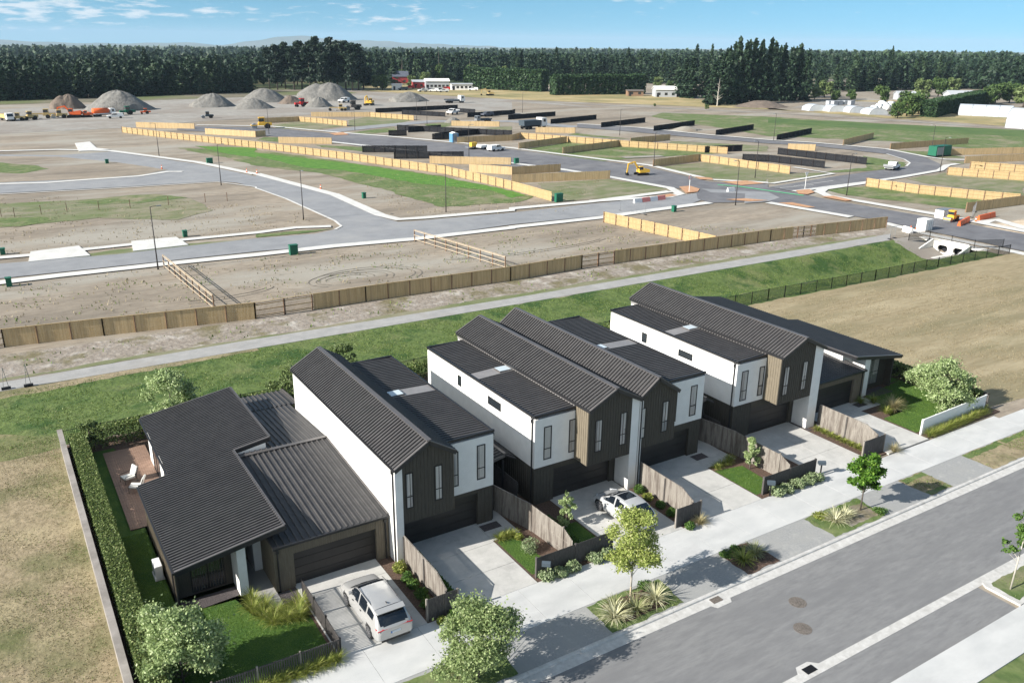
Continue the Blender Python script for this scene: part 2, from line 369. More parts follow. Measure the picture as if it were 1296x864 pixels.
M('rough_far', (.13,.11,.085), (.20,.18,.12), .05, .95, c3=(.12,.14,.055), scale3=.03)
M('belt_green', (.06,.11,.03), (.10,.15,.045), .1, .95)
# ------------------------------------------------------------ ground and paving
sheet('ground', [(-900,-200),(2200,-200),(2200,520),(-900,520)], 0, 'dirt', drape=True)
# beyond the site the plain falls away very gently towards the sea
fl = MB(); fl.add([(-9000,520,0),(9000,520,0),(18000,17000,-80),(-12000,17000,-80), (2200,-2000,0),(9000,-2000,0),(-9000,-2000,0),(-900,-2000,0),(2200,520,0),(-900,520,0)],
       [(0,1,2,3),(4,5,1,8),(6,7,9,0)])
fl = fl.build('plain', 'far_land'); fl['kind'] = 'structure'
# near ground
sheet('dry_field', [(-60,-20),(2.05,-20),(2.05,66.5),(-4,69.5),(-20,70),(-60,70)], .008, 'dry_grass', jit=.5)
sheet('dry_field', [(67.6,33.6),(75,32.9),(240,34),(240,62),(124,63.6),(107,64),(94,63.9),(75,64.6),(67.8,64.6)], .008, 'mown_dry')
sheet('swale_grass', [(-60,69.2),(-20,69.0),(-5,68.2),(2.2,64.5),(66,64.2),(75,64.2),(94,63.6),(108,63.7),(122.9,63.3),(122.9,77.6),(90,77.8),(48,77.9),(19,78.1),(-60,78.3)], .010, 'swale_grass', jit=.35, drape=True)
sheet('rough_verge', [(-60,61),(-30,63.5),(-14,62),(-5,64.5),(2.1,64.2),(2.1,66.2),(-3,69.5),(-9,73.5),(-22,76.5),(-60,77)], .013, 'olive_grass', jit=.8)
sheet('rough_verge', [(-60,76.6),(-20,77),(0,76.5),(20,77.4),(20,78.2),(-60,78.5)], .014, 'dry_grass', jit=.3)
sheet('bank', [(-60,80.4),(18,80.9),(50,80.1),(92,80.3),(118,80.4),(125,83.5),(100,86.8),(54,86.6),(22,86.9),(-60,91)], .010, 'bank_dirt', jit=.3)
sheet('bank_grass', [(-60,80.2),(18,80.7),(50,79.9),(92,80.1),(118,80.2),(118,81.3),(92,81.6),(60,81.3),(35,81.5),(15,81.3),(-60,81.1)], .014, 'weedy_lot', jit=.4)
slab('shared_path', [(-60,78.2),(-1.5,78.2),(19.9,78.0),(48.8,77.8),(90.1,77.6),(117,77.8),(121.3,80.6),(93.2,80.3),(50.3,80.1),(18.9,80.7),(-1.4,80.4),(-60,80.4)], -.05, .035, 'path_grey')
# street in front of the houses (road lowest, channel, kerb, verge and footpath a step higher)
sheet('street', [(-60,20.2),(260,20.2),(260,26.3),(-60,26.3)], .012, 'asphalt')
sheet('parking_bay', [(-60,17.6),(42.9,17.6),(42.9,19.9),(-60,19.9)], .012, 'asphalt')
slab('drainage_channel', [(-60,19.85),(260,19.85),(260,20.35),(-60,20.35)], -.05, .022, 'kerb_concrete')
slab('drainage_channel', [(-60,26.25),(29.1,26.25),(29.3,25.95),(30.3,25.95),(30.5,26.25),(260,26.25),(260,26.85),(-60,26.85)], -.05, .022, 'kerb_concrete')
kb = MB()
for i in range(-20, 90):     # kerb cast in bays with fine joints
    kb.prism_x([(26.83,0),(26.86,.10),(26.92,.13),(27.05,.13),(27.05,0)], i*3.0+.012, i*3.0+2.99)
kb = kb.build('kerb', 'kerb_concrete'); kb['kind'] = 'structure'
slab('verge', [(-60,27.04),(260,27.04),(260,29.62),(-60,29.62)], 0, .112, 'chip')
fp = MB()
x = -60.0
while x < 240:
    yb_ = 32.6 if x < 51 else (32.25 if x < 66 else 31.8)
    fp.box(x+.008, x+2.992, 29.6, yb_, 0, .128); x += 3
fp = fp.build('footpath', 'footpath_concrete'); fp['kind'] = 'structure'
slab('yard_ground', [(2.0,32.6),(67.5,32.6),(67.5,64.0),(2.0,64.0)], 0, .100, 'mulch')
slab('footpath_across', [(-60,15.55),(260,15.55),(260,17.65),(-60,17.65)], 0, .13, 'footpath_concrete')
sheet('grass_across', [(-60,-30),(260,-30),(260,15.55),(-60,15.55)], .06, 'green_patch')
slab('island_kerb', [(43.2,17.7),(50.0,17.7),(50.0,19.9),(43.4,19.9),(43.2,19.6)], 0, .12, 'kerb_concrete')
sheet('island_grass', [(43.55,17.95),(47.6,17.95),(47.6,19.6),(43.75,19.6),(43.55,19.4)], .128, 'green_patch', jit=.08)
slab('parking_bay', [(48.0,17.75),(80,17.75),(80,19.88),(48.0,19.88)], 0, .125, 'asphalt')
# planting bays and grass in the verge
for i, (p, m_) in enumerate([([(23.2,27.15),(28.0,27.15),(28.2,29.45),(23.3,29.5)], 'green_patch'),
        ([(32.8,27.15),(35.4,27.15),(35.2,29.5),(32.8,29.5)], 'mulch'), ([(40.2,27.15),(45.0,27.15),(45.3,29.5),(40.2,29.5)], 'green_patch'),
        ([(49.9,27.15),(52.3,27.15),(52.3,29.55),(49.7,29.55)], 'dry_grass'), ([(57.1,27.15),(95,27.15),(95,29.5),(57.1,29.55)], 'dry_grass'),
        ([(12.5,27.15),(17.6,27.15),(17.6,29.4),(12.5,29.4)], 'green_patch')]):
    sheet('verge_bed', p, .118, m_, jit=.12)
sheet('verge_bed', [(24.2,27.5),(27.2,27.5),(27.0,29.2),(24.0,29.2)], .122, 'mulch', jit=.12)
sheet('verge_bed', [(42.0,27.4),(44.9,27.4),(44.9,28.9),(42.6,29.1)], .122, 'bank_dirt', jit=.12)
for x0, x1, y0, y1 in ((49.9,52.3,29.0,29.5),(49.9,52.2,27.2,27.6),(57.1,80,29.0,29.5)):
    sheet('verge_edge_grass', [(x0,y0),(x1,y0),(x1,y1),(x0,y1)], .123, 'green_patch', jit=.12)
sheet('concrete_crossing', [(61.6,27.1),(61.9,27.1),(61.9,29.5),(61.6,29.5)], .124, 'dry_grass')
# driveways: poured in panels
def drive(x0, x1, y0, y1, ny=3, nx=1):
    b = MB()
    for i in range(nx):
        for j in range(ny):
            a0 = x0+(x1-x0)*i/nx; a1 = x0+(x1-x0)*(i+1)/nx; b0 = y0+(y1-y0)*j/ny; b1 = y0+(y1-y0)*(j+1)/ny
            b.box(a0+.01, a1-.01, b0+.01, b1-.01, 0, .132)
    o = b.build('driveway', 'concrete'); o['kind'] = 'structure'
drive(10.85, 15.6, 32.6, 39.45, 4); drive(17.6, 22.3, 32.6, 39.6, 3, 1); drive(22.3, 24.2, 37.4, 46, 3)
drive(27.9, 33.0, 32.6, 39.9, 3); drive(34.7, 39.85, 32.6, 39.9, 3, 2); drive(39.85, 42.6, 37.6, 42, 2)
drive(45.75, 50.75, 32.6, 40.0, 3, 2); drive(52.8, 57.6, 32.4, 40.1, 3); drive(57.6, 60.2, 38.4, 40.2, 1, 2)
sl = MB().box(8.7, 9.85, 37.9, 43.0, 0, .13).build('entry_path', 'path_grey'); sl['kind'] = 'structure'
# lawns and beds inside the lots
sheet('lawn', [(2.9,32.75),(10.7,32.75),(10.7,36.2),(9.4,36.6),(8.2,37.8),(7.8,39.6),(5.0,39.8),(5.0,61.9),(2.9,61.9)], .112, 'lawn')
sheet('lawn', [(22.45,33.4),(23.9,33.3),(23.7,37.2),(22.45,37.2)], .112, 'lawn')
sheet('lawn', [(26.3,33.3),(27.8,33.3),(27.8,36.6),(26.3,36.8)], .112, 'lawn')
sheet('lawn', [(39.95,33.2),(42.0,33.2),(42.2,36.6),(39.95,37.0)], .112, 'lawn')
sheet('lawn', [(57.8,33.6),(66.2,33.6),(66.4,41),(60.6,40.2),(59.9,38.2),(60.6,36.6),(57.9,36.5)], .112, 'lawn', jit=.05)
sheet('lawn', [(64.8,41),(66.4,41),(66.4,63),(64.8,63)], .112, 'lawn')
for x0, x1 in ((17.5,26),(27,33.5),(34,43),(44.5,64)):
    sheet('lawn', [(x0,55.8),(x1,55.8),(x1,62),(x0,62)], .113, 'lawn')
sheet('pebble_bed', [(5.4,39.7),(8.1,39.9),(8.1,40.8),(5.2,40.8)], .117, 'dark_pebble')
sheet('pebble_bed', [(9.87,37.9),(10.83,37.9),(10.83,38.95),(9.87,38.95)], .117, 'dark_pebble')
sheet('pebble_bed', [(60.9,39.7),(63.6,39.6),(63.6,41),(60.9,41)], .117, 'dark_pebble')
for x0, y0, x1, y1 in ((22.35,38.5,23.6,39.2),(39.95,38.75,41.1,39.5),(58.0,38.9,59.2,39.6),(50.8,38.0,51.2,39.8)):
    sheet('pebble_bed', [(x0,y0),(x1,y0),(x1,y1),(x0,y1)], .14, 'dark_pebble')

# ---- far field ground: roads, kerbs, grassed lots (levels 4 mm apart)
Z1, Z2, Z3, Z4 = .014, .022, .030, .038
def strip(name, pts, wd, z, m):     # a path of constant width along a polyline
    P_ = [Vector(p) for p in pts]; l_, r_ = [], []
    for i, p in enumerate(P_):
        d = (P_[min(i+1, len(P_)-1)] - P_[max(i-1, 0)]).normalized(); n_ = Vector((-d.y, d.x))*wd/2
        l_.append(tuple(p+n_)); r_.append(tuple(p-n_))
    return sheet(name, l_ + r_[::-1], z, m)
# gravel yard and stockpile area, tracks and farm fields in the distance
sheet('gravel_yard', [(4.65,308.95),(7.92,416.73),(44.49,429.76),(80.43,454.54),(128.79,456.93)] + [(200.98,471.50),(241.97,388.03)] + [(249.76,330.32),(213.80,296.12)] + [(202.52,324.68),(149.83,348.04),(92.53,330.76)] + [(63.36,326.03),(42.96,311.46)], Z1, 'gravel_ground', jit=1.5)
strip('haul_road', [(5.06,322.37),(24.94,318.60),(44.26,320.11),(95.04,339.49)] + [(150.51,353.87)], 9, Z2, 'gravel_ground')
sheet('gold_field', [(202.63,493.02),(230.61,419.69),(241.97,388.03)] + [(301.96,300.65),(314.96,281.37)] + [(324.19,223.93),(335.43,231.87),(314.96,281.37),(325.11,290.57)] + [(334.83,341.01),(341.96,375.03),(335.21,398.06),(310.87,452.28)] + [(287.46,461.09),(314.13,556.74),(262.95,573.94),(228.52,555.56)], Z2, 'gold_field', jit=1.2)
strip('farm_track', [(239.43,383.96),(262.71,331.86),(299.06,266.96)] + [(315.38,217.70),(325.80,170.16),(326.39,137.63)], 4.5, Z3, 'gravel_ground')
sheet('far_paddock', [(237.87,274.22),(255.22,286.65),(282.27,251.75)] + [(300.54,205.52),(321.78,154.18),(250.98,118.92),(249.23,145.29),(247.09,163.92),(221.09,196.32)] + [(228.67,230.80),(228.97,239.33)], Z1, 'green_patch', jit=.8)
sheet('green_belt', [(276.06,246.12),(300.54,205.52),(326.62,163.33),(301.10,150.11),(278.88,190.34),(258.28,230.01)], Z2, 'belt_green')
sheet('nursery_yard', [(325.14,263.92),(324.19,223.93),(329.26,211.25),(333.73,180.81),(382.54,208.10),(373.70,226.12),(441.34,296.81),(397.98,314.81)], Z2, 'gold_field')
sheet('nursery_yard', [(336.26,271.97),(333.51,230.51),(420.27,288.22),(397.98,314.81),(336.10,285.78)], Z3, 'gravel_ground')
sheet('rough_ground', [(-80,440),(60,448),(120,456),(190,470),(190,512),(60,492),(-80,476)], Z2, 'rough_far', jit=2.0)
sheet('brown_field', [(233.72,374.78),(255.22,286.65),(235.80,273.03),(208.88,272.11),(202.52,324.68)], Z1, 'dirt')
# grassed areas round the lots
def grass(pts, m_='weedy_lot', z=Z1, j=.6): return sheet('lot_grass', pts, z, m_, jit=j)
grass([(1.23,175.97),(14.87,173.08),(25.08,173.59),(32.74,165.75),(33.67,151.73),(26.54,145.74),(15.70,153.63),(1.50,152.49),(0.52,154.76)], 'weedy_lot')
grass([(13.91,170.16),(20.28,173.72),(27.86,173.34),(32.51,166.35),(23.54,164.23),(17.36,166.71)], 'green_patch', Z2)
grass([(0.72,160.96),(7.44,159.14),(9.43,155.21),(4.16,151.87),(0.49,153.91)], 'green_patch', Z2)
grass([(3.39,240.31),(12.38,225.92),(14.13,217.73),(7.62,212.67),(2.60,216.97)], 'green_patch')
grass([(47.29,247.34),(64.59,233.54)] + [(64.59,233.54),(76.79,200.23),(87.25,167.21),(89.73,143.56)] + [(90.51,136.86),(86.81,133.93),(82.86,132.53)] + [(75.60,134.20),(69.66,135.22),(68.84,153.77),(64.35,186.41)] + [(55.88,203.21),(53.65,220.60)], 'green_patch', Z1, .8)
grass([(62.77,227.21),(76.13,198.54),(86.58,165.94),(89.99,143.96)] + [(89.78,138.54),(85.65,137.00)] + [(86.44,146.96),(77.07,161.99),(71.32,186.26)] + [(64.93,194.71),(61.05,221.20)], 'lush_patch', Z2, .5)
grass([(52.29,250.02),(65.86,237.96),(59.94,217.36),(55.67,228.50)], 'lush_patch', Z2, .5)
grass([(8.11,126.63),(14.98,128.07),(24.07,126.94),(33.59,125.65),(32.95,123.43),(24.83,124.20),(17.04,124.86),(8.32,123.99)], 'weedy_lot', Z2, .3)
grass([(34.49,128.79),(46.07,126.83),(42.80,125.79),(33.78,126.32)], 'green_patch', Z2, .3)
# long grassed lots beyond the intersection
for p in ([(91.20,304.40),(103.64,311.61),(111.89,287.98),(97.63,279.96),(87.08,288.80)], [(120.66,308.26),(134.86,321.29),(143.29,299.62),(129.18,286.46),(111.42,284.97)], [(104.48,265.77),(124.56,276.31),(120.04,263.25),(107.09,258.96)],
          [(82.53,237.52),(97.47,221.98),(88.72,217.83),(82.36,232.23)], [(75.87,264.39),(85.02,256.73),(75.48,249.47),(71.43,257.35)], [(99.82,149.52),(116.96,147.21),(120.21,129.88),(106.28,126.80),(91.66,129.85)], [(129.21,200.75),(151.43,211.61),(169.37,208.77),(175.10,169.86),(143.50,172.08),(132.64,171.25)],
          [(170.00,231.79),(174.26,209.49),(169.34,215.12),(164.44,229.58)], [(181.66,199.58),(198.94,176.24),(187.61,165.98),(179.16,175.40),(176.12,193.41)], [(139.28,156.54),(155.44,158.58),(158.81,139.88),(145.75,128.05),(138.17,132.10)] , [(162.77,143.47),(159.59,134.05),(170.11,130.28),(144.79,126.08),(144.03,126.49)],
          [(147.78,115.03),(158.94,113.37),(165.05,92.34),(165.09,85.04),(152.70,87.26),(145.97,107.84)], [(177.23,116.13),(194.38,117.47),(198.01,101.13),(178.15,90.40),(174.57,109.53)], [(169.78,132.26),(184.71,131.98),(204.24,147.68),(202.68,139.29),(202.05,133.10),(193.15,127.55),(181.05,128.17),(171.37,129.61)],
          [(215.17,130.61),(218.02,126.95),(212.57,124.68)], [(138.70,281.96),(152.06,284.45),(152.16,275.61),(135.19,267.28)], [(150.49,259.95),(163.39,261.85),(155.81,249.68)], [(223.57,152.87),(230.19,144.28),(226.00,131.79),(219.09,135.35)]):
    grass(p, 'weedy_lot' if len(p) % 2 else 'green_patch', Z1, .5)
# road serving the left-hand lots, with its side arm
rdA = [(-3.92,127.34),(14.52,124.95),(23.46,125.40),(33.59,125.65)] + [(42.31,124.42),(46.07,125.98),(47.82,128.13),(48.77,133.07),(48.25,157.32),(46.66,171.13)] + [(45.11,179.37),(42.10,183.37),(23.26,184.81),(-3.45,188.30),(-2.92,257.57),(18.13,244.12),(30.31,246.13),(44.59,212.18),(51.05,186.41)] + [(51.95,189.56),(57.09,154.99),(56.15,132.25),(57.16,126.55),(59.70,125.89),(77.78,124.36)] + [(95.15,124.66),(115.03,123.57),(122.49,124.26),(116.34,117.85),(111.09,115.49),(89.93,114.61),(72.40,115.72)] + [(54.07,114.18),(31.18,117.29)] + [(-3.99,118.63)]
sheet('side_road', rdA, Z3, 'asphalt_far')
sheet('road_island', [(-2.94,254.05),(17.83,240.78),(28.85,223.11),(36.56,205.24),(30.20,199.74),(19.58,199.02),(-3.33,203.27)], Z4, 'dirt', jit=.3)
sheet('road_island', [(0.93,239.58),(11.60,226.33),(13.81,218.61),(7.68,213.63),(0.45,219.43)], .046, 'green_patch', jit=.5)
FPW = 1.7
for pts, w_ in (([(-2.88,262.11),(19.27,256.54),(30.56,247.91),(45.22,215.00),(51.87,189.27)] + [(52.12,190.14),(57.48,156.03),(56.92,133.21),(57.99,128.34),(62.30,127.49),(78.94,126.23)] + [(79.74,127.51),(96.40,126.32),(117.50,128.04)], 2.0),
                ([(-4.01,116.14),(6.45,116.36),(18.01,116.06),(30.59,115.21)] + [(41.91,115.01),(53.77,113.57),(71.00,113.48)] + [(71.16,113.74),(88.85,113.21),(100.32,114.06),(115.40,114.77)], 2.0),
                ([(-3.90,130.67),(4.09,129.93),(16.85,130.12),(24.64,129.60),(34.65,129.35)] + [(41.10,130.11),(46.34,128.42)], 1.6),
                ([(-3.35,201.87),(11.68,197.24),(19.45,197.87),(29.12,198.04),(35.95,202.07),(38.79,200.57)], 1.6), ([(-3.46,186.85),(23.08,183.54),(41.84,182.31),(46.93,172.09)] + [(46.52,170.65),(47.92,156.29),(48.41,132.14),(47.76,127.63),(45.97,125.70)], .45)):
    o = strip('footpath', pts, w_, .052, 'new_concrete')
for p in ([(4.35,132.03),(10.46,132.71),(11.11,125.71),(3.71,125.87)], [(17.31,132.20),(23.55,132.05),(23.96,125.83),(16.51,125.56)], [(24.51,270.43),(28.57,272.85),(28.25,255.95),(30.93,250.62),(23.34,250.62)]):
    slab('vehicle_crossing', p, 0, .175, 'new_concrete')
# dark through road, crossing street and the loop road on the right
sheet('main_road', [(60.04,311.02),(86.73,292.03),(98.19,263.30),(103.09,262.28),(120.54,218.44),(126.76,203.02)] + [(137.11,156.90),(133.92,133.74),(142.55,125.15)] + [(139.48,122.36),(139.29,115.45)] + [(138.27,106.41),(139.49,84.24),(139.99,63.66),(127.77,57.57),(127.50,64.36),(128.92,86.78),(127.38,102.04),(126.02,110.16)] + [(115.40,114.77),(116.44,119.03),(123.49,127.00),(121.24,131.01),(118.78,148.84)] + [(98.14,197.68),(89.40,242.53),(75.38,271.10),(57.23,297.21)], .034, 'asphalt_dark')
sheet('crossing_street', [(139.48,122.36),(164.30,125.68),(185.60,127.67),(195.23,128.44),(201.83,131.95),(206.99,137.06),(213.34,146.87),(211.03,169.03),(203.30,180.97)] + [(196.92,198.28),(187.99,230.38),(181.46,247.52),(189.17,258.12),(199.87,236.30),(204.36,205.90)] + [(210.33,186.57),(217.13,174.05),(222.51,153.40),(216.14,136.87),(207.46,127.34),(197.88,121.21),(176.42,117.56),(163.30,117.11),(139.88,115.95)], .040, 'asphalt_dark')
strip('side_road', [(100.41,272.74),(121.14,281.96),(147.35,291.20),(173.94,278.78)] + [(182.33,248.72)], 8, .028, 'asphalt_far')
sheet('raised_crossing', [(125.45,127.34),(134.44,117.80)] + [(131.46,112.11),(126.02,110.16),(120.74,111.15)] + [(128.87,118.67),(123.75,122.77)], .046, 'asphalt_far')
for pts, w_ in (([(66.71,311.87),(87.98,296.14),(100.52,267.69),(111.23,246.99),(122.25,221.52),(128.23,205.38)] + [(139.42,159.59),(135.94,135.82),(144.03,126.49)], 2.0),
                ([(86.50,248.68),(102.71,206.82),(106.64,193.30)] + [(116.17,164.13),(118.78,148.84),(120.35,131.21),(117.14,124.76),(113.38,123.45),(96.65,126.65)] , 2.0),
                ([(162.09,116.21),(147.99,115.20),(144.17,113.09),(141.66,109.13),(142.72,86.31),(141.92,70.83),(142.25,64.78)], 2.2), ([(125.20,109.42),(126.11,100.97),(127.10,92.48)], 2.0), ([(128.17,86.63),(126.33,77.82),(126.22,63.65),(125.33,56.36)], 1.8),
                ([(139.88,115.95),(162.57,116.57),(176.42,117.56),(196.26,120.18),(206.23,124.70),(211.64,125.17)], 1.6), ([(190.13,259.43),(200.83,237.45),(205.73,207.30)] + [(211.68,187.78),(218.48,175.16),(223.82,154.34),(217.43,137.14),(217.10,131.83),(221.15,128.85)], 1.6),
                ([(213.34,146.87),(206.99,137.06),(201.83,131.95),(195.23,128.44)], .5), ([(143.60,126.10),(143.94,125.31),(168.22,128.78),(168.44,140.50)], 1.2)):
    strip('footpath', pts, w_, .056, 'new_concrete')
strip('painted_line', [(132.10,129.55),(134.63,125.25)] + [(135.76,119.00),(137.45,111.41)], .6, .060, 'green_paint')
strip('painted_line', [(145.14,120.48),(158.87,121.37)], .2, .060, 'paint'); strip('painted_line', [(140.49,120.09),(150.20,119.54)], .2, .060, 'paint')
for p in ([(122.86,131.29),(125.77,131.17),(124.91,127.35),(121.95,124.82),(118.68,124.72)], [(135.90,140.41),(137.79,137.10),(136.11,134.78),(134.00,136.85)], [(135.61,131.91),(141.68,130.85),(142.57,126.04),(136.00,126.56)], [(141.02,116.43),(144.79,116.08),(142.47,112.92),(139.28,111.98),(138.07,113.17)],
          [(139.48,109.03),(142.33,108.25),(141.42,102.98),(139.50,103.29)], [(126.37,108.08),(129.19,107.24),(129.00,101.60),(127.38,102.04)], [(120.38,115.65),(124.58,114.60),(126.85,110.92),(122.81,111.91)], [(96.96,265.27),(102.22,266.87),(100.96,258.58),(96.48,258.79)], [(109.08,124.27),(115.24,125.53),(115.20,123.48),(110.82,122.83)]):
    sheet('bark_bed', p, .066, 'red_mulch')
sheet('gravel_patch', [(116.5,76.5),(119.0,68.0),(122.88,68.2),(122.88,77.4),(118,78)], .03, 'gravel_ground', jit=.3, drape=True)
strip('footpath', [(143.36,78.78),(147.86,78.62),(145.15,72.57),(144.58,65.94)], 2.5, .062, 'new_concrete')
sheet('road_patch', [(134.94,76.47),(135.86,67.56),(132.33,65.64),(130.53,73.80)], .064, 'asphalt_far')
strip('haul_road', [(142.94,174.60),(154.44,172.32)], 3, .05, 'gravel_ground')

# hills: low ridges, several kilometres off
def ridge(name, pts, y, m):
    vs = []; n = len(pts)
    for x_, h_ in pts: x_, h_ = x_*2.6, 28+(h_-28)*2.6; vs += [(x_, y-1500, -160), (x_, y, h_), (x_, y+1600, -160)]
    fs = []
    for i in range(n-1):
        a, b = 3*i, 3*i+3; fs += [(a, b, b+1, a+1), (a+1, b+1, b+2, a+2)]
    o = MB().add(vs, fs).build(name, m, smooth=True); o['kind'] = 'structure'
M('hill', (.08,.11,.08), (.16,.17,.12), .0016, .95, detail=9)
def ridgeline(x0, x1, n, fn): return [(x0+(x1-x0)*i/n, fn(i/n)) for i in range(n+1)]
def bump_(t, c, w): return math.exp(-((t-c)/w)**2)
ridge('hills', ridgeline(-1200, 2300, 70, lambda t: -10+26*bump_(t,.28,.10)+20*bump_(t,.42,.07)+16*bump_(t,.06,.12)+18*bump_(t,.62,.1)+3*math.sin(t*40)+2*math.sin(t*97)), 13500, 'hill')
ridge('hills', ridgeline(1150, 3300, 70, lambda t: -30+72*bump_(t,.22,.17)+52*bump_(t,.52,.20)+30*bump_(t,.80,.13)+3*math.sin(t*31)+2*math.sin(t*77)), 13000, 'hill')
# air between the viewer and the far hills
hz = MB().box(-13000, 18500, -2500, 17500, -165, 165).build('haze', 'fascia'); hz['kind'] = 'stuff'; hz['label'] = 'pale summer haze over the plain'
hm = bpy.data.materials.new('haze'); hm.use_nodes = True; hn = hm.node_tree; hn.nodes.remove(hn.nodes['Principled BSDF'])
pv = hn.nodes.new('ShaderNodeVolumePrincipled'); pv.inputs['Density'].default_value = .000055; pv.inputs['Color'].default_value = (.60, .80, 1.0, 1); pv.inputs['Anisotropy'].default_value = 0.0
hn.links.new(pv.outputs[0], hn.nodes['Material Output'].inputs['Volume']); hz.data.materials.clear(); hz.data.materials.append(hm)

# ------------------------------------------------------------ houses
def window(parent, plane, a0, a1, z0, z1, at, out, rail=.33, m='pane_curtain_sheen', mull=0, name='window', fw=.055):
    """plane 'y': window in a wall y=at facing out (-1: -y); plane 'x': wall x=at"""
    f = MB()
    def bx(p0, p1, q0, q1, d0, d1):
        if plane == 'y': f.box(p0, p1, at+out*d0, at+out*d1, q0, q1)
        else: f.box(at+out*d0, at+out*d1, p0, p1, q0, q1)
    bx(a0, a0+fw, z0, z1, -.10, .035); bx(a1-fw, a1, z0, z1, -.10, .035); bx(a0+fw, a1-fw, z0, z0+fw, -.10, .03); bx(a0+fw, a1-fw, z1-fw, z1, -.10, .03)
    if rail: zr = z0+(z1-z0)*rail; bx(a0+fw, a1-fw, zr-.03, zr+.03, -.08, .02)
    for k in range(mull): xm = a0+(a1-a0)*(k+1)/(mull+1); bx(xm-.03, xm+.03, z0+fw, z1-fw, -.07, .025)
    w = f.build(name, 'frame_black', parent)
    f = MB()
    if plane == 'y': f.box(a0+fw, a1-fw, at+out*.003, at+out*.008, z0+fw, z1-fw)
    else: f.box(at+out*.003, at+out*.008, a0+fw, a1-fw, z0+fw, z1-fw)
    f.build('pane', m, w)
    if m == 'pane_curtain_sheen':
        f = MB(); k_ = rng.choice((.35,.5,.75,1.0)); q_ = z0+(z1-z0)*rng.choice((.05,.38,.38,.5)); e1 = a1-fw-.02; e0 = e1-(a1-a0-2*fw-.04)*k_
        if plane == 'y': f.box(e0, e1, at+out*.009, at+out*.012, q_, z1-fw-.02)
        f.build('curtain_sheen', 'curtain_sheen', w)  # pale panel on the upper pane: curtain plus painted sky-lit reflection
    return w
def downpipe(parent, x, y, z0, z1, m='fascia'):
    b = MB().tube([(x, y, z0), (x, y, z1-.12), (x, y+.05, z1-.02), (x, y+.12, z1)], .045, 8)
    b.box(x-.08, x+.08, y-.06, y+.06, z1-.3, z1-.1)
    b.build('downpipe', m, parent)
def battens(b, x0, x1, y, z0, z1f, step=.21, w=.035, d=.022, out=-1):
    n = int(abs(x1-x0)/step)
    for i in range(n+1):
        x = x0+(x1-x0)*i/n
        b.box(x-w/2, x+w/2, y, y+out*d, z0, z1f(x))
def battens_x(b, x, y0, y1, z0, z1f, step=.21, w=.035, d=.022, out=-1):
    n = max(1, int(abs(y1-y0)/step))
    for i in range(n+1):
        y = y0+(y1-y0)*i/n
        b.box(x, x+out*d, y-w/2, y+w/2, z0, z1f(y))
def garage_door(parent, x0, x1, y, z1):
    b = MB()
    n = 4
    for i in range(n): b.box(x0, x1, y, y+.06, .13+(z1-.13)*i/n+.012, .13+(z1-.13)*(i+1)/n-.012)
    b.box(x0, x1, y+.03, y+.05, .13, z1)
    return b.build('garage_door', 'garage_metal', parent)
HG = 'row of new dark-roofed townhouses'
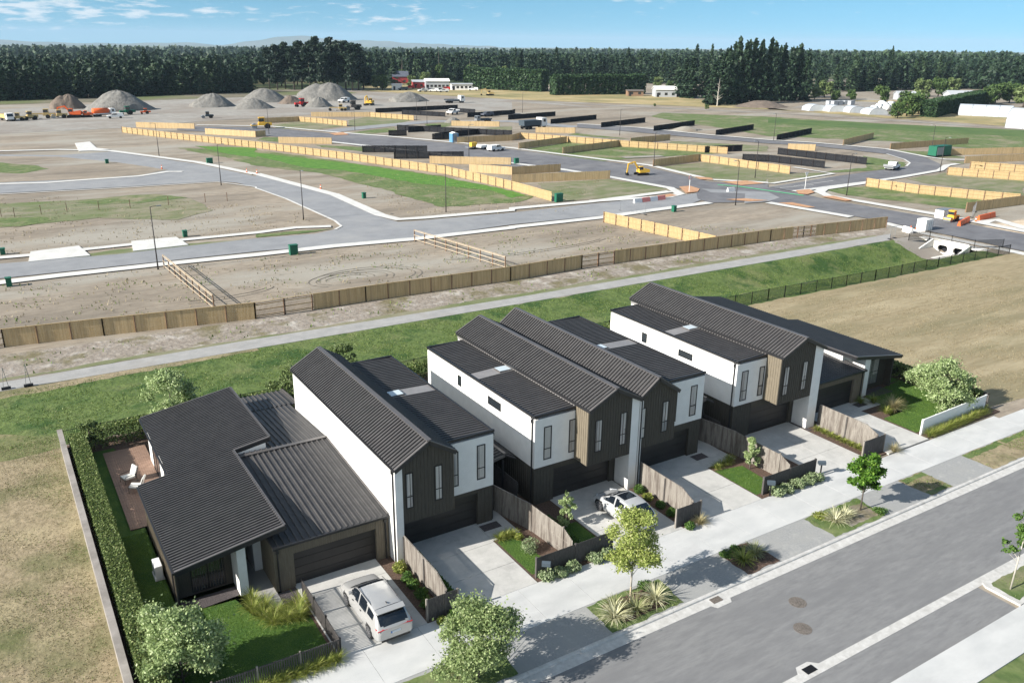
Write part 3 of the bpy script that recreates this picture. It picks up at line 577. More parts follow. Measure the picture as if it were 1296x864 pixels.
def two_storey(x0, s, yg, yb, ygb, ybb, ze, zi, zr, zf, ub, uo, doors, label, fin=.42, wins_g=(), wins_b=(), side_wins=(), show_fin=True, zlow=2.6, ur=None):
    """x = x0 + s*u.  gabled half u 0..ub, flat-roofed half ub..uo.  ze outer eave, zi inner eave, zr ridge, zf parapet"""
    X = lambda u: x0+s*u
    h = thing('townhouse', label, 'house', (X(uo/2), (yb+ybb)/2, 0), HG)
    if ur is None: ur = ub/2
    # side wall, two storeys, rendered white
    MB().prism_y([(X(0), 0), (X(fin if show_fin else .25), 0), (X(fin if show_fin else .25), ze+(zr-ze)*(fin/ur if show_fin else .25/ur)-.09), (X(0), ze-.09)], yg, yg+1.4).build('fin_wall', 'render_white', h)
    MB().prism_y([(X(0), 0), (X(.25), 0), (X(.25), ze-.02), (X(0), ze-.1)], yg+1.4, ygb).build('side_wall', 'render_white', h)
    u0 = fin if show_fin else .02
    # projecting gable, dark boards
    zt = lambda u: (ze+(zr-ze)*u/ur if u < ur else zr+(zi-zr)*(u-ur)/(ub-ur))-.10
    b = MB().prism_y([(X(u0), zlow), (X(ub), zlow), (X(ub), zt(ub)), (X(ur), zt(ur)), (X(u0), zt(u0))], yg+.03, yb+.15)
    battens(b, X(u0+.02), X(ub-.02), yg+.03, zlow, lambda x: zt(abs(x-x0)))
    b.build('gable_cladding', 'clad_dark', h)
    if s < 0 or True:
        b = MB(); b.box(X(ub)+s*.001, X(ub)+s*.02, yg+.05, yb-.012, zlow+.01, zt(ub))
        battens_x(b, X(ub)+s*.02, yg+.06, yb-.03, zlow+.01, lambda y: zt(ub), out=s)
        b.build('return_cladding', 'clad_brown', h)
    MB().prism_y([(X(.25), 2.5), (X(ub), 2.5), (X(ub), zt(ub)), (X(ur), zt(ur)), (X(.25), zt(.25))], yb+.16, ygb).build('gable_wall', 'render_white', h)
    # flat-roofed upper storey
    MB().box(X(ub)+s*.002, X(uo), yb, ybb, zlow+.02, zf-.30).build('upper_wall', 'render_white', h)
    # lower storey with the garage
    d0, d1 = doors; yl = yb+.07; b = MB()
    b.box(X(d1), X(uo)-s*.03, yl, ybb, 0, zlow+.01); battens(b, X(d1+.02), X(uo-.05), yl, .0, lambda x: zlow, step=.24)
    if d0 > u0+.05: b.box(X(.26), X(d0), yl, yl+.5, 0, zlow-.002); battens(b, X(u0 if u0 > .3 else .3), X(d0-.02), yl, 0, lambda x: zlow-.003, step=.24)
    b.box(X(d0)+s*.002, X(d1)-s*.002, yl, yl+.5, 2.32, zlow-.004); b.box(X(.26), X(uo-.05), yl+.55, ygb-.4, .05, zlow-.1)
    battens_x(b, X(uo)-s*.03, yl+.1, ybb-.1, .0, lambda y: zlow, step=.24, out=s)
    b.build('lower_cladding', 'clad_dark', h)
    garage_door(h, X(d0)+s*.004, X(d1)-s*.004, yl+.16, 2.31)
    # gable roof
    b = MB(); L = ygb-yg+.3; ys = yg-.18
    for (ua, za, ub_, zb_) in ((ur, zr, -.06, ze), (ur, zr, ub+.08, zi)):
        ev = Vector((X(ub_)-X(ua), 0, zb_-za)); b.ribs((X(ua), ys, za), (0, 1, 0), ev, L, ev.length)
    b.build('gable_roof', 'roof_dark', h)
    rf = [o for o in bpy.data.objects if o.parent == h][-1]
    b = MB(); b.bar((X(ur), ys-.01, zr+.045), (X(ur), ys+L+.01, zr+.045), .30, .05)
    for (ua, za, ub_, zb_) in ((ur, zr, -.08, ze-.01), (ur, zr, ub+.10, zi-.01)):
        for yy in (ys, ys+L-.02): b.bar((X(ua), yy+.04, za+.035), (X(ub_), yy+.04, zb_+.035), .16, .05)
    b.build('flashing', 'roof_flash', rf)
    b = MB()
    for (ua, za, ub_, zb_) in ((ur, zr, -.08, ze), (ur, zr, ub+.10, zi)):
        b.bar((X(ua), ys-.02, za-.11), (X(ub_), ys-.02, zb_-.11), .03, .24)
    b.bar((X(-.1), ys, ze-.05), (X(-.1), ys+L, ze-.05), .11, .11); b.bar((X(ub+.11), ys, zi-.06), (X(ub+.11), ys+L, zi-.06), .03, .2)
    b.build('barge_board', 'fascia', rf)
    # wall strip between the two roofs
    MB().box(X(ub)+s*.004, X(ub)+s*.05, yb+.1, ygb, zf-.2, zi-.13).build('roof_upstand', 'strip_grey', h)
    # flat roof, two ribbed fields either side of the flashed strip with the rooflight
    b = MB(); zt0 = zf-.05; zt1 = zf-.17; xa, xb = X(ub)+s*.06, X(uo)-s*.02; sy0 = 46.75 if s > 0 and x0 < 20 else 46.85; sy1 = sy0+1.15
    ev = Vector((xb-xa, 0, zt1-zt0))
    b.ribs((xa, yb+.08, zt0), (0, 1, 0), ev, sy0-yb-.08, ev.length, h=.06); b.ribs((xa, sy1, zt0), (0, 1, 0), ev, ybb-sy1-.02, ev.length, h=.06)
    fr = b.build('flat_roof', 'roof_dark', h)
    MB().hexa([(xa, sy0, zt0-.03), (xb, sy0, zt1-.03), (xb, sy1, zt1-.03), (xa, sy1, zt0-.03), (xa, sy0, zt0+.03), (xb, sy0, zt1+.03), (xb, sy1, zt1+.03), (xa, sy1, zt0+.03)]).build('roof_strip', 'strip_grey', fr)
    xs = [X(ub+.12), X(ub+1.15)]; 
    MB().box(xs[0], xs[1], sy0+.12, sy1-.12, zt0+.01, zt0+.075).build('skylight_frame', 'roof_flash', fr)
    MB().box(xs[0]+s*.06, xs[1]-s*.06, sy0+.18, sy1-.18, zt0+.07, zt0+.09).build('skylight', 'skylight', fr)
    b = MB(); b.box(X(ub), X(uo)+s*.05, yb-.04, yb+.1, zf-.14, zf); b.box(X(uo)-s*.08, X(uo)+s*.05, yb+.1, ybb+.04, zf-.2, zf-.06); b.box(X(ub), X(uo)+s*.05, ybb-.1, ybb+.05, zf-.15, zf-.03)
    b.build('parapet_cap', 'fascia', fr)
    downpipe(h, X(uo)+s*.07, yb+.22, .1, zf-.2); 
    if not show_fin: downpipe(h, X(.12), yg-.02, .1, ze-.05)
    else: downpipe(h, X(-.06), yg+.18, .1, ze-.05)
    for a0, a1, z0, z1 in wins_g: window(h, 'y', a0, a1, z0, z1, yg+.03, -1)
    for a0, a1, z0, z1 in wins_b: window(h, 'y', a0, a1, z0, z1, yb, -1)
    for a0, a1, z0, z1 in side_wins: window(h, 'x', a0, a1, z0, z1, X(uo), s, rail=0, m='glass_dark')
    # back windows and soffit
    MB().box(X(u0), X(ub)-s*.01, yg+.04, yl+.02, zlow-.03, zlow-.004).build('soffit', 'fascia', h)
    return h
two_storey(16.45, 1, 38.05, 39.36, 55.2, 54.1, 6.18, 6.42, 7.42, 6.32, 3.62, 7.02, (1.1, 5.95), 'two-storey townhouse with tall blank white side wall, beside the low house at the left end', fin=.45, ur=2.05,
    wins_g=((17.08,17.55,3.5,5.7),(18.85,19.37,3.5,5.7)), wins_b=((20.6,21.08,3.23,5.5),(22.33,22.9,3.25,5.53)))
two_storey(33.72, -1, 38.15, 39.55, 55.2, 54.3, 6.58, 6.62, 7.68, 6.38, 4.05, 7.15, (1.05, 5.6), 'two-storey townhouse with silver hatchback on its driveway, white flat-roofed half on its left', fin=.62,
    wins_g=((30.2,30.76,3.55,5.77),(32.2,32.76,3.53,5.83)), wins_b=((27.25,27.83,3.2,5.48),(29.18,29.76,3.22,5.52)), side_wins=((49.0,49.5,4.95,5.73),(43.6,45.25,5.1,5.68)), zlow=2.72)
two_storey(33.80, 1, 38.15, 39.65, 55.4, 54.6, 6.68, 6.5, 7.72, 6.45, 3.1, 7.1, (.9, 6.05), 'right half of the joined pair, two-storey townhouse with an empty shaded driveway', show_fin=False, ur=1.35,
    wins_g=((33.95,34.35,3.58,5.76),(35.72,36.3,3.62,5.83)), wins_b=((38.1,38.4,3.22,5.58),(39.65,40.25,3.3,5.6)), zlow=2.85)
two_storey(51.92, -1, 38.45, 39.85, 55.6, 54.6, 6.66, 6.68, 7.8, 6.48, 4.55, 7.6, (1.3, 5.7), 'two-storey townhouse nearest the right end, with a broad white fin beside its gable', fin=.95, ur=2.3,
    wins_g=((47.75,48.35,3.52,5.8),(49.72,50.32,3.55,5.85)), wins_b=((44.85,45.5,3.22,5.58),(46.68,47.2,3.26,5.58)), side_wins=((49.8,50.4,4.8,5.62),(44.45,46.0,4.98,5.52)), zlow=2.88)

# single-storey house at the left end
h = thing('townhouse', 'single-storey house with low dark skillion roof at the left end, behind the hedge and deck', 'house', (10.5, 46, 0), HG)
sl_ = .16; zr_ = lambda x: 3.0+(x-4.96)*sl_
b = MB(); ev = Vector((1, 0, sl_))
b.ribs((4.96, 39.25, 3.0), (0, 1, 0), ev, 10.1, (10.6-4.96)*ev.length, pitch=.25); b.ribs((6.69, 49.37, zr_(6.69)), (0, 1, 0), ev, 9.4, (12.9-6.69)*ev.length, pitch=.24)
rf = b.build('main_roof', 'roof_dark', h)
b = MB()
for (xa, ya, xb, yb_) in ((4.96,39.25,10.6,39.25),(10.6,39.25,10.6,49.35),(10.6,49.37,12.9,49.37),(12.9,49.37,12.9,58.8),(6.69,58.8,12.9,58.8)):
    b.bar((xa, ya, zr_(xa)+.03), (xb, yb_, zr_(xb)+.03), .15, .06)
b.build('flashing', 'roof_flash', rf)
b = MB()
for (xa, ya, xb, yb_) in ((4.96,39.2,10.66,39.2),(10.68,39.2,10.68,49.32),(10.6,49.31,12.9,49.31),(12.97,49.37,12.97,58.85),(6.69,58.88,12.95,58.88)):
    b.bar((xa, ya, zr_(xa)-.12), (xb, yb_, zr_(xb)-.12), .03, .25)
b.bar((4.9,39.2,2.93),(4.9,49.35,2.93),.11,.12); b.bar((6.62,49.4,zr_(6.69)-.07),(6.62,58.8,zr_(6.69)-.07),.11,.12); b.bar((4.96,49.4,2.9),(6.6,49.4,zr_(6.6)-.1),.03,.22)
b.build('fascia_board', 'fascia', rf)
b = MB().prism_y([(5.15,0),(8.6,0),(8.6,zr_(8.6)-.1),(5.15,zr_(5.15)-.1)], 41.2, 49.2)
battens(b, 5.17, 8.5, 41.2, 0, lambda x: zr_(x)-.1, step=.14); b.box(5.15,5.22,40.7,41.2,0,2.9); b.build('front_cladding', 'clad_dark', h)
b = MB().box(5.13, 5.15, 40.7, 49.2, 0, 2.88); battens_x(b, 5.13, 40.72, 49.18, 0, lambda y: 2.88, step=.14); b.build('side_cladding', 'clad_brown', h)
MB().prism_y([(6.95,0),(16.4,0),(16.4,2.5),(12.6,2.7),(12.6,zr_(12.6)-.1),(6.95,zr_(6.95)-.1)], 49.3, 58.5).build('white_wall', 'render_white', h)
MB().prism_y([(9.4,0),(10.3,0),(10.3,zr_(10.3)-.1),(9.4,zr_(9.4)-.1)], 41.6, 49.25).build('entry_wall', 'render_white', h)
MB().box(8.60, 9.4, 43.2, 49.2, 0, 3.3).build('entry_back', 'clad_dark', h)
MB().prism_y([(8.12,0),(8.58,0),(8.58,zr_(8.58)-.12),(8.12,zr_(8.12)-.12)], 39.75, 41.19).build('fin_wall', 'render_white', h)
MB().box(8.75, 9.35, 43.12, 43.19, .13, 2.4).build('front_door', 'frame_black', h)
window(h, 'y', 5.95, 7.75, .22, 2.1, 41.2, -1, rail=.5, m='glass_dark', mull=1)
window(h, 'x', 51.3, 52.9, .2, 2.4, 6.95, -1, rail=0, m='glass_dark', mull=1, name='sliding_door')
window(h, 'x', 54.5, 57.0, .2, 2.4, 6.95, -1, rail=0, m='glass_dark', mull=1, name='sliding_door')
downpipe(h, 5.07, 40.95, .1, 2.9)
# its garage wing
gz_ = lambda y: 2.85+(y-39.1)*.078
b = MB(); ev = Vector((0, 1, .078)); b.ribs((9.85, 39.05, 2.85), (1, 0, 0), ev, 16.46-9.85, 9.75, pitch=.34, h=.075, pan=.74, top=.93)
ev2 = Vector((0, 1, -.075)); b.ribs((9.9, 48.8, gz_(48.8)), (1, 0, 0), ev2, 16.42-9.9, 8.0, pitch=.34, h=.075, pan=.74, top=.93); b.ribs((13.0, 56.5, gz_(48.8)-.075*7.7), (1,0,0), ev2, 16.9-13.0, 3.6, pitch=.34, h=.075, pan=.74, top=.93)
g_ = b.build('garage_roof', 'roof_dark', h)
MB().bar((9.9, 48.8, gz_(48.8)+.08), (16.44, 48.8, gz_(48.8)+.08), .28, .05).build('ridge_cap', 'roof_flash', g_); MB().bar((16.4,39.05,2.94),(16.4,48.6,gz_(48.6)+.07),.12,.05).build('flashing', 'roof_flash', g_); MB().bar((16.95,55.3,3.22),(16.95,60.05,2.86),.1,.1).build('flashing', 'roof_flash', g_)
MB().bar((9.8,38.98,2.82),(16.44,38.98,2.82),.13,.13).build('gutter', 'fascia', g_)
b = MB(); b.box(9.85,10.9,39.1,39.5,0,2.75); b.box(15.65,16.4,39.1,39.5,0,2.75); b.box(10.9,15.65,39.102,39.5,2.18,2.75)
battens(b,9.87,10.88,39.1,0,lambda x:2.75,step=.12); battens(b,15.67,16.38,39.1,0,lambda x:2.75,step=.12); battens(b,10.95,15.6,39.102,2.18,lambda x:2.75,step=.12)
battens_x(b,9.85,39.15,43.1,0,lambda y:2.72,step=.14); b.box(9.85,9.95,39.5,43.3,0,2.74)
b.build('garage_cladding', 'clad_brown', h)
MB().box(10.35,16.38,39.5,49.2,0,2.76).build('garage_wall', 'clad_dark', h)
garage_door(h, 10.9, 15.65, 39.28, 2.17); downpipe(h, 10.03, 39.03, .1, 2.78); downpipe(h, 16.2, 39.03, .1, 2.78)

# single-storey house at the right end
h = thing('townhouse', 'single-storey house with low dark roof at the right end, beside the dry field', 'house', (58.5, 47, 0), HG)
zr6 = lambda x: 3.05+(64.75-x)*.155; ev = Vector((-1, 0, .155)); b = MB()
b.ribs((64.75, 40.15, 3.05), (0, 1, 0), ev, 11.2, (64.75-58.55)*ev.length, pitch=.26); b.ribs((63.4, 51.37, zr6(63.4)), (0, 1, 0), ev, 8.9, (63.4-56.8)*ev.length, pitch=.26)
rf = b.build('main_roof', 'roof_dark', h); b = MB()
for (xa, ya, xb, yb_) in ((64.75,40.15,58.55,40.15),(58.55,40.15,58.55,51.35),(58.55,51.37,56.8,51.37),(56.8,51.37,56.8,60.25),(63.4,60.25,56.8,60.25)):
    b.bar((xa, ya, zr6(xa)+.03), (xb, yb_, zr6(xb)+.03), .15, .06)
b.build('flashing', 'roof_flash', rf); b = MB()
for (xa, ya, xb, yb_) in ((64.75,40.1,58.5,40.1),(58.48,40.1,58.48,51.3),(56.74,51.4,56.74,60.3),(63.4,60.3,56.8,60.3)):
    b.bar((xa, ya, zr6(xa)-.12), (xb, yb_, zr6(xb)-.12), .03, .25)
b.bar((64.82,40.1,2.97),(64.82,51.4,2.97),.12,.12); b.bar((63.47,51.4,zr6(63.4)-.07),(63.47,60.3,zr6(63.4)-.07),.12,.12); b.build('fascia_board', 'fascia', rf)
b = MB().prism_y([(60.8,0),(64.45,0),(64.45,zr6(64.45)-.12),(60.8,zr6(60.8)-.12)], 41.2, 51.2); battens(b,60.85,64.4,41.2,0,lambda x:zr6(x)-.12,step=.16); battens_x(b,64.45,41.2,51.1,0,lambda y:2.95,step=.16,out=1); b.box(64.3,64.47,40.6,41.2,0,2.95)
b.build('front_cladding', 'clad_dark', h)
MB().prism_y([(58.75,0),(60.8,0),(60.8,zr6(60.8)-.13),(58.75,zr6(58.75)-.13)], 41.6, 51.2).build('white_wall', 'render_white', h)
MB().prism_y([(57.0,0),(63.2,0),(63.2,zr6(63.2)-.13),(57.0,zr6(57.0)-.13)], 51.5, 60.1).build('rear_wall', 'render_white', h)
MB().prism_y([(60.05,0),(60.75,0),(60.75,zr6(60.75)-.13),(60.05,zr6(60.05)-.13)], 40.3, 41.62).build('fin_wall', 'render_white', h)
MB().box(59.3,60.0,41.53,41.59,.13,2.4).build('front_door','frame_black',h)
window(h, 'y', 61.35, 63.3, .45, 2.75, 41.2, -1, rail=.5, m='pane_curtain_sheen', mull=1)
b = MB(); gy_ = lambda y: 2.98+(y-39.6)*.085; ev = Vector((0, 1, .085)); b.ribs((52.2,39.55,2.98),(1,0,0),ev,59.1-52.2,11.8,pitch=.33,h=.05)
g_ = b.build('garage_roof','roof_dark',h); MB().bar((52.1,39.5,2.95),(59.2,39.5,2.95),.13,.13).build('gutter','fascia',g_); MB().bar((59.13,39.5,2.95),(59.13,51.2,3.95),.05,.2).build('flashing','fascia',g_)
b = MB(); b.box(52.2,53.6,39.8,40.2,0,2.86); b.box(58.15,59.4,39.8,40.2,0,2.86); b.box(53.6,58.15,39.802,40.2,2.3,2.86)
battens(b,58.17,59.38,39.8,0,lambda x:2.86,step=.14); battens(b,52.2,53.58,39.8,0,lambda x:2.86,step=.14); battens(b,53.65,58.1,39.802,2.3,lambda x:2.86,step=.14); b.build('garage_cladding','clad_brown',h)
MB().box(52.2,59.3,40.2,50.9,0,2.88).build('garage_wall','clad_dark',h); garage_door(h,53.6,58.15,39.98,2.29); downpipe(h,59.1,39.75,.1,2.95)

cyl_ = MB().tube([(56.9,52.0,4.2),(56.9,52.0,4.75)],.09,10); cyl_.tube([(56.9,52.0,4.7),(56.9,52.0,4.85)],.16,10); cyl_.build('roof_cowl','roof_flash',rf)
# little lean-to roofs over the side entries between the townhouses
def leanto(x0, x1, y0, y1, label):
    t = thing('side_porch', label, 'porch', ((x0+x1)/2, y0, 0), 'side entry porches')
    b = MB(); ev = Vector((-(x1-x0), 0, -.35)); b.ribs((x1, y0, 3.35), (0,1,0), ev, y1-y0, ev.length, pitch=.3)
    ev = Vector((.9, 0, -.5)); b.ribs((x1, y0, 3.35), (0,1,0), ev, y1-y0, ev.length, pitch=.3); r_ = b.build('porch_roof','roof_dark',t)
    b = MB().bar((x1,y0-.02,3.42),(x1,y1,3.42),.2,.05); b.bar((x0,y0-.03,2.92),(x1,y0-.03,3.27),.04,.18); b.build('flashing','roof_flash',r_)
    for xx in (x0+.08, x1-.08): MB().box(xx-.05,xx+.05,y0+.05,y0+.15,.1,2.95).build('post','fascia',t)
leanto(23.55, 25.4, 41.2, 50.1, 'dark porch roof over the side path between the first two-storey house and the pair')
leanto(41.0, 42.9, 41.3, 44.5, 'small dark porch roof in the gap between the joined pair and the next white house')
for x_ in (25.6, 43.2):
    b = MB()
    for i in range(90): b.box(x_, x_+.03, 40.0+i*.15, 40.0+i*.15+.125, .1, 1.9)
    b.bar((x_+.05,40,1.7),(x_+.05,53.4,1.7),.04,.08)
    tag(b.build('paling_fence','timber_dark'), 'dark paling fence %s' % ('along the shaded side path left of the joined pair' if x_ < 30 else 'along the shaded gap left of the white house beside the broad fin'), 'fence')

# ------------------------------------------------------------ garden fences and walls
def paling_run(b, a, c, h0, h1, z=.1, pw=.095, gap=.008, th=.02, rnd=None):
    a, c = Vector(a), Vector(c); L = (c-a).length; d = (c-a)/L; n = max(1, int(L/(pw+gap))); nr = Vector((-d.y, d.x))
    for i in range(n):
        t0 = i/n; p = a+d*(L*t0); q = p+d*(L/n-gap); hh = (h0+(h1-h0)*min(1, t0))+rng.uniform(-.008, .008); o = nr*th
        b.hexa([(p.x,p.y,z),(q.x,q.y,z),(q.x+o.x,q.y+o.y,z),(p.x+o.x,p.y+o.y,z),(p.x,p.y,z+hh),(q.x,q.y,z+hh),(q.x+o.x,q.y+o.y,z+hh),(p.x+o.x,p.y+o.y,z+hh)])
def rails(b, a, c, hs, z=.1, off=-.04, w=.04, hh=.08):
    a, c = Vector(a), Vector(c); d = (c-a).normalized(); nr = Vector((-d.y, d.x))*off
    for h0, h1 in hs: b.bar((a.x+nr.x,a.y+nr.y,z+h0),(c.x+nr.x,c.y+nr.y,z+h1),w,hh)
def boundary(x, y_back, y_mid, y_end, y_front, x_l, x_r, label, lab2):
    """fence between two drives: tall palings, then a raking piece down to the low street return"""
    t = thing('paling_fence', label, 'fence', (x, (y_back+y_end)/2, 0), 'side fences between driveways')
    b = MB(); paling_run(b, (x, y_back), (x, y_mid), 1.8, 1.8); paling_run(b, (x, y_mid), (x, y_end+1.0), 1.8, 1.75); paling_run(b, (x, y_end+1.0), (x, y_end), 1.75, 1.35); pl_ = b.build('palings', 'timber_weathered', t)
    b = MB(); rails(b, (x, y_back), (x, y_mid), ((.3,.3),(1.0,1.0),(1.6,1.6)), off=.045); rails(b, (x, y_mid), (x, y_end), ((.3,.3),(.9,.9)), off=.045); b.build('rail', 'timber_weathered', t)
    b = MB(); b.bar((x,y_back,1.925),(x,y_end+1.0,1.925),.07,.03); b.bar((x,y_end+1.0,1.9),(x,y_end,1.48),.07,.03); b.build('cap', 'timber_weathered', t)
    for yy in (y_back, y_mid, y_end+.05): MB().box(x-.055, x+.055, yy-.05, yy+.05, .05, 1.85 if yy > y_end+.5 else 1.4).build('post', 'timber_dark', t)
    t2 = thing('street_fence', lab2, 'fence', ((x_l+x_r)/2, y_front, 0), 'low dark timber fences along the footpath')
    b = MB(); paling_run(b, (x_l, y_front), (x_r, y_front), 1.35, 1.35, gap=.012); b.build('palings', 'timber_dark', t2)
    b = MB(); rails(b, (x_l, y_front), (x_r, y_front), ((.3,.3),(1.1,1.1)), off=.05); b.build('rail', 'timber_dark', t2)
    for xx in (x_l+.04, x_r-.04): MB().box(xx-.05, xx+.05, y_front-.02, y_front+.09, .05, 1.47).build('post', 'timber_weathered', t2)
boundary(16.85, 38.0, 35.5, 32.9, 32.72, 15.6, 17.45, 'pale weathered fence right of the white SUV, raking down to the street', 'short dark fence at the footpath right of the white SUV')
boundary(34.05, 38.0, 35.6, 33.0, 32.85, 32.55, 34.62, 'pale weathered fence right of the silver hatchback, raking down to the street', 'short dark fence at the footpath right of the silver hatchback')
boundary(52.2, 38.3, 35.8, 33.1, 32.95, 50.45, 52.85, 'pale weathered fence below the broad white fin at the right, raking down to the street', 'short dark fence at the footpath below the broad white fin')
def mid_fence(x0, y0, x1, y1, xm, ym, xl, xr, yf, label, lab2):
    t = thing('paling_fence', label, 'fence', (xm, ym, 0), 'side fences between driveways')
    b = MB(); paling_run(b, (x0, y0), (xm, ym), 1.8, 1.8); paling_run(b, (xm, ym), (x1, y1+.9), 1.8, 1.7); paling_run(b, (x1, y1+.9), (x1, y1), 1.7, 1.3); b.build('palings', 'timber_weathered', t)
    b = MB(); rails(b, (x0, y0), (xm, ym), ((.3,.3),(1.0,1.0),(1.6,1.6)), off=.045); rails(b, (xm, ym), (x1, y1), ((.3,.3),(.95,.95)), off=.045); b.build('rail', 'timber_weathered', t)
    MB().bar((x0,y0,1.925),(xm,ym,1.925),.07,.03).build('cap','timber_weathered',t)
    for (xx, yy) in ((x0,y0),(xm,ym),(x1,y1+.9)): MB().box(xx-.055, xx+.055, yy-.05, yy+.05, .05, 1.9).build('post', 'timber_weathered', t)
    t2 = thing('street_fence', lab2, 'fence', ((xl+xr)/2, yf, 0), 'low dark timber fences along the footpath')
    b = MB(); paling_run(b, (xl, yf), (xr, yf), 1.3, 1.3, gap=.012); b.build('palings', 'timber_dark', t2)
    b = MB(); rails(b, (xl, yf), (xr, yf), ((.3,.3),(1.05,1.05)), off=.05); b.build('rail', 'timber_dark', t2)
    for k in range(3): xx = xl+.04+(xr-xl-.08)*k/2; MB().box(xx-.05, xx+.05, yf-.03, yf+.1, .05, 1.42).build('post', 'timber_dark', t2)
mid_fence(23.6, 42.5, 25.1, 33.3, 24.85, 37.2, 22.45, 27.8, 33.0, 'long weathered fence between the first two driveways, running back into the shade', 'longest dark street fence, right of the white SUV driveway and behind the first mailbox')
mid_fence(42.2, 42.3, 43.1, 33.3, 43.0, 38.1, 40.3, 45.4, 33.0, 'long weathered fence between the two right-hand driveways, with a silvery shrub beside it', 'dark street fence between the two right-hand driveways, behind the low grey-green shrubs')
# vertical-bar fence round the left-hand front lawn
t = thing('bar_fence', 'black picket fence round the front lawn left of the white SUV', 'fence', (10.9, 32.6, 0)); b = MB(); b2 = MB()
def bars(b, b2, a, c, h=1.0, z=.1, step=.11):
    a, c = Vector(a), Vector(c); L = (c-a).length; n = int(L/step)
    for i in range(n+1):
        p = a.lerp(c, i/n); b.box(p.x-.028, p.x+.028, p.y-.028, p.y+.028, z, z+h)
    for zz in (.15, h-.06): b2.bar((a.x,a.y,z+zz),(c.x,c.y,z+zz),.04,.05)
bars(b, b2, (3.0,32.7),(10.9,32.55), 1.05); bars(b, b2, (10.95,32.6),(10.95,38.0), 1.0)
b.build('pickets','timber_dark',t); b2.build('rail','timber_dark',t)
for p in ((3.0,32.7),(5.0,32.67),(7.0,32.63),(9.0,32.59),(10.93,32.56),(10.95,34.5),(10.95,36.2),(10.95,38.05)): MB().box(p[0]-.04,p[0]+.04,p[1]-.04,p[1]+.04,.05,1.22).build('post','timber_weathered' if p[0] < 10.9 else 'black_metal',t)
# boundary wall on the left: pale panels with a flat top
t = thing('boundary_wall', 'long pale panel wall between the hedge and the dry field on the left', 'wall', (1.9, 48, 0)); b = MB()
for i in range(16): y_ = 30.6+i*2.07; b.box(1.76, 2.0, y_+.006, y_+2.064, 0, 1.55)
b.build('wall_panel', 'render_brown' if 'render_brown' in MATS else 'timber_greywall', t) if False else None
M('wall_taupe', (.27,.245,.22), (.34,.31,.285), 1.2, .85, c3=(.22,.20,.18), scale3=.5)
b.build('wall_panel', 'wall_taupe', t); MB().box(1.70, 2.04, 30.6, 63.75, 1.552, 1.59).build('cap', 'wall_taupe', t)
# back fence along the swale, black
def pool_fence(pts, h, label, step=.115, post=2.4, z=0.0, bar=.018, name='pool_fence', grp=None, yellow=0):
    L = sum((Vector(pts[i+1])-Vector(pts[i])).length for i in range(len(pts)-1))
    t = thing(name, label, 'fence', (*pts[0], 0), grp); b = MB(); b2 = MB(); n = 0
    for i in range(len(pts)-1):
        a, c = Vector(pts[i]), Vector(pts[i+1]); l = (c-a).length; k = max(1, int(l/step))
        for j in range(k): p = a.lerp(c, j/k); b.box(p.x-bar/2,p.x+bar/2,p.y-bar/2,p.y+bar/2,z+.08,z+h)
        for zz in (.12, h-.02): b2.bar((a.x,a.y,z+zz),(c.x,c.y,z+zz),.035,.035)
        k = max(1, int(l/post))
        for j in range(k+1):
            p = a.lerp(c, j/k); MB().box(p.x-.035,p.x+.035,p.y-.035,p.y+.035,0,z+h+.06).build('post','black_metal',t)
    b.build('bars','black_metal',t); b2.build('rail','black_metal',t); return t
pool_fence([(2.0,63.6),(30,64.1),(66.5,64.1)], 1.5, 'black bar fence along the backs of the houses')
t = pool_fence([(67.6,64.6),(75.7,64.6),(94.4,63.9),(107.9,64.0),(124.4,63.5)], 1.35, 'black bar fence between the swale and the dry field on the right', bar=.022)
tl = MB()
# white plank fence at the right front
t = thing('plank_fence', 'white fence behind the yellow-green border at the right front corner', 'fence', (57.7,33.2,0)); b = MB()
a_, c_ = Vector((57.75,33.15)), Vector((66.7,33.45)); paling_run(b, a_, c_, 1.25, 1.25, gap=.006, pw=.14); b.build('palings','white_paint',t)
MB().bar((a_.x,a_.y,1.38),(c_.x,c_.y,1.38),.09,.05).build('cap','white_paint',t)
for k in range(6): p = a_.lerp(c_, k/5); MB().box(p.x-.05,p.x+.05,p.y+.02,p.y+.12,.05,1.38).build('post','white_paint',t)
# right boundary low dark fence behind hedge
b = MB(); paling_run(b, (67.35,33.6),(67.35,64.0),1.2,1.2, gap=.01, pw=.15); tag(b.build('paling_fence','timber_dark'),'dark low fence behind the hedge at the right-hand boundary','fence')

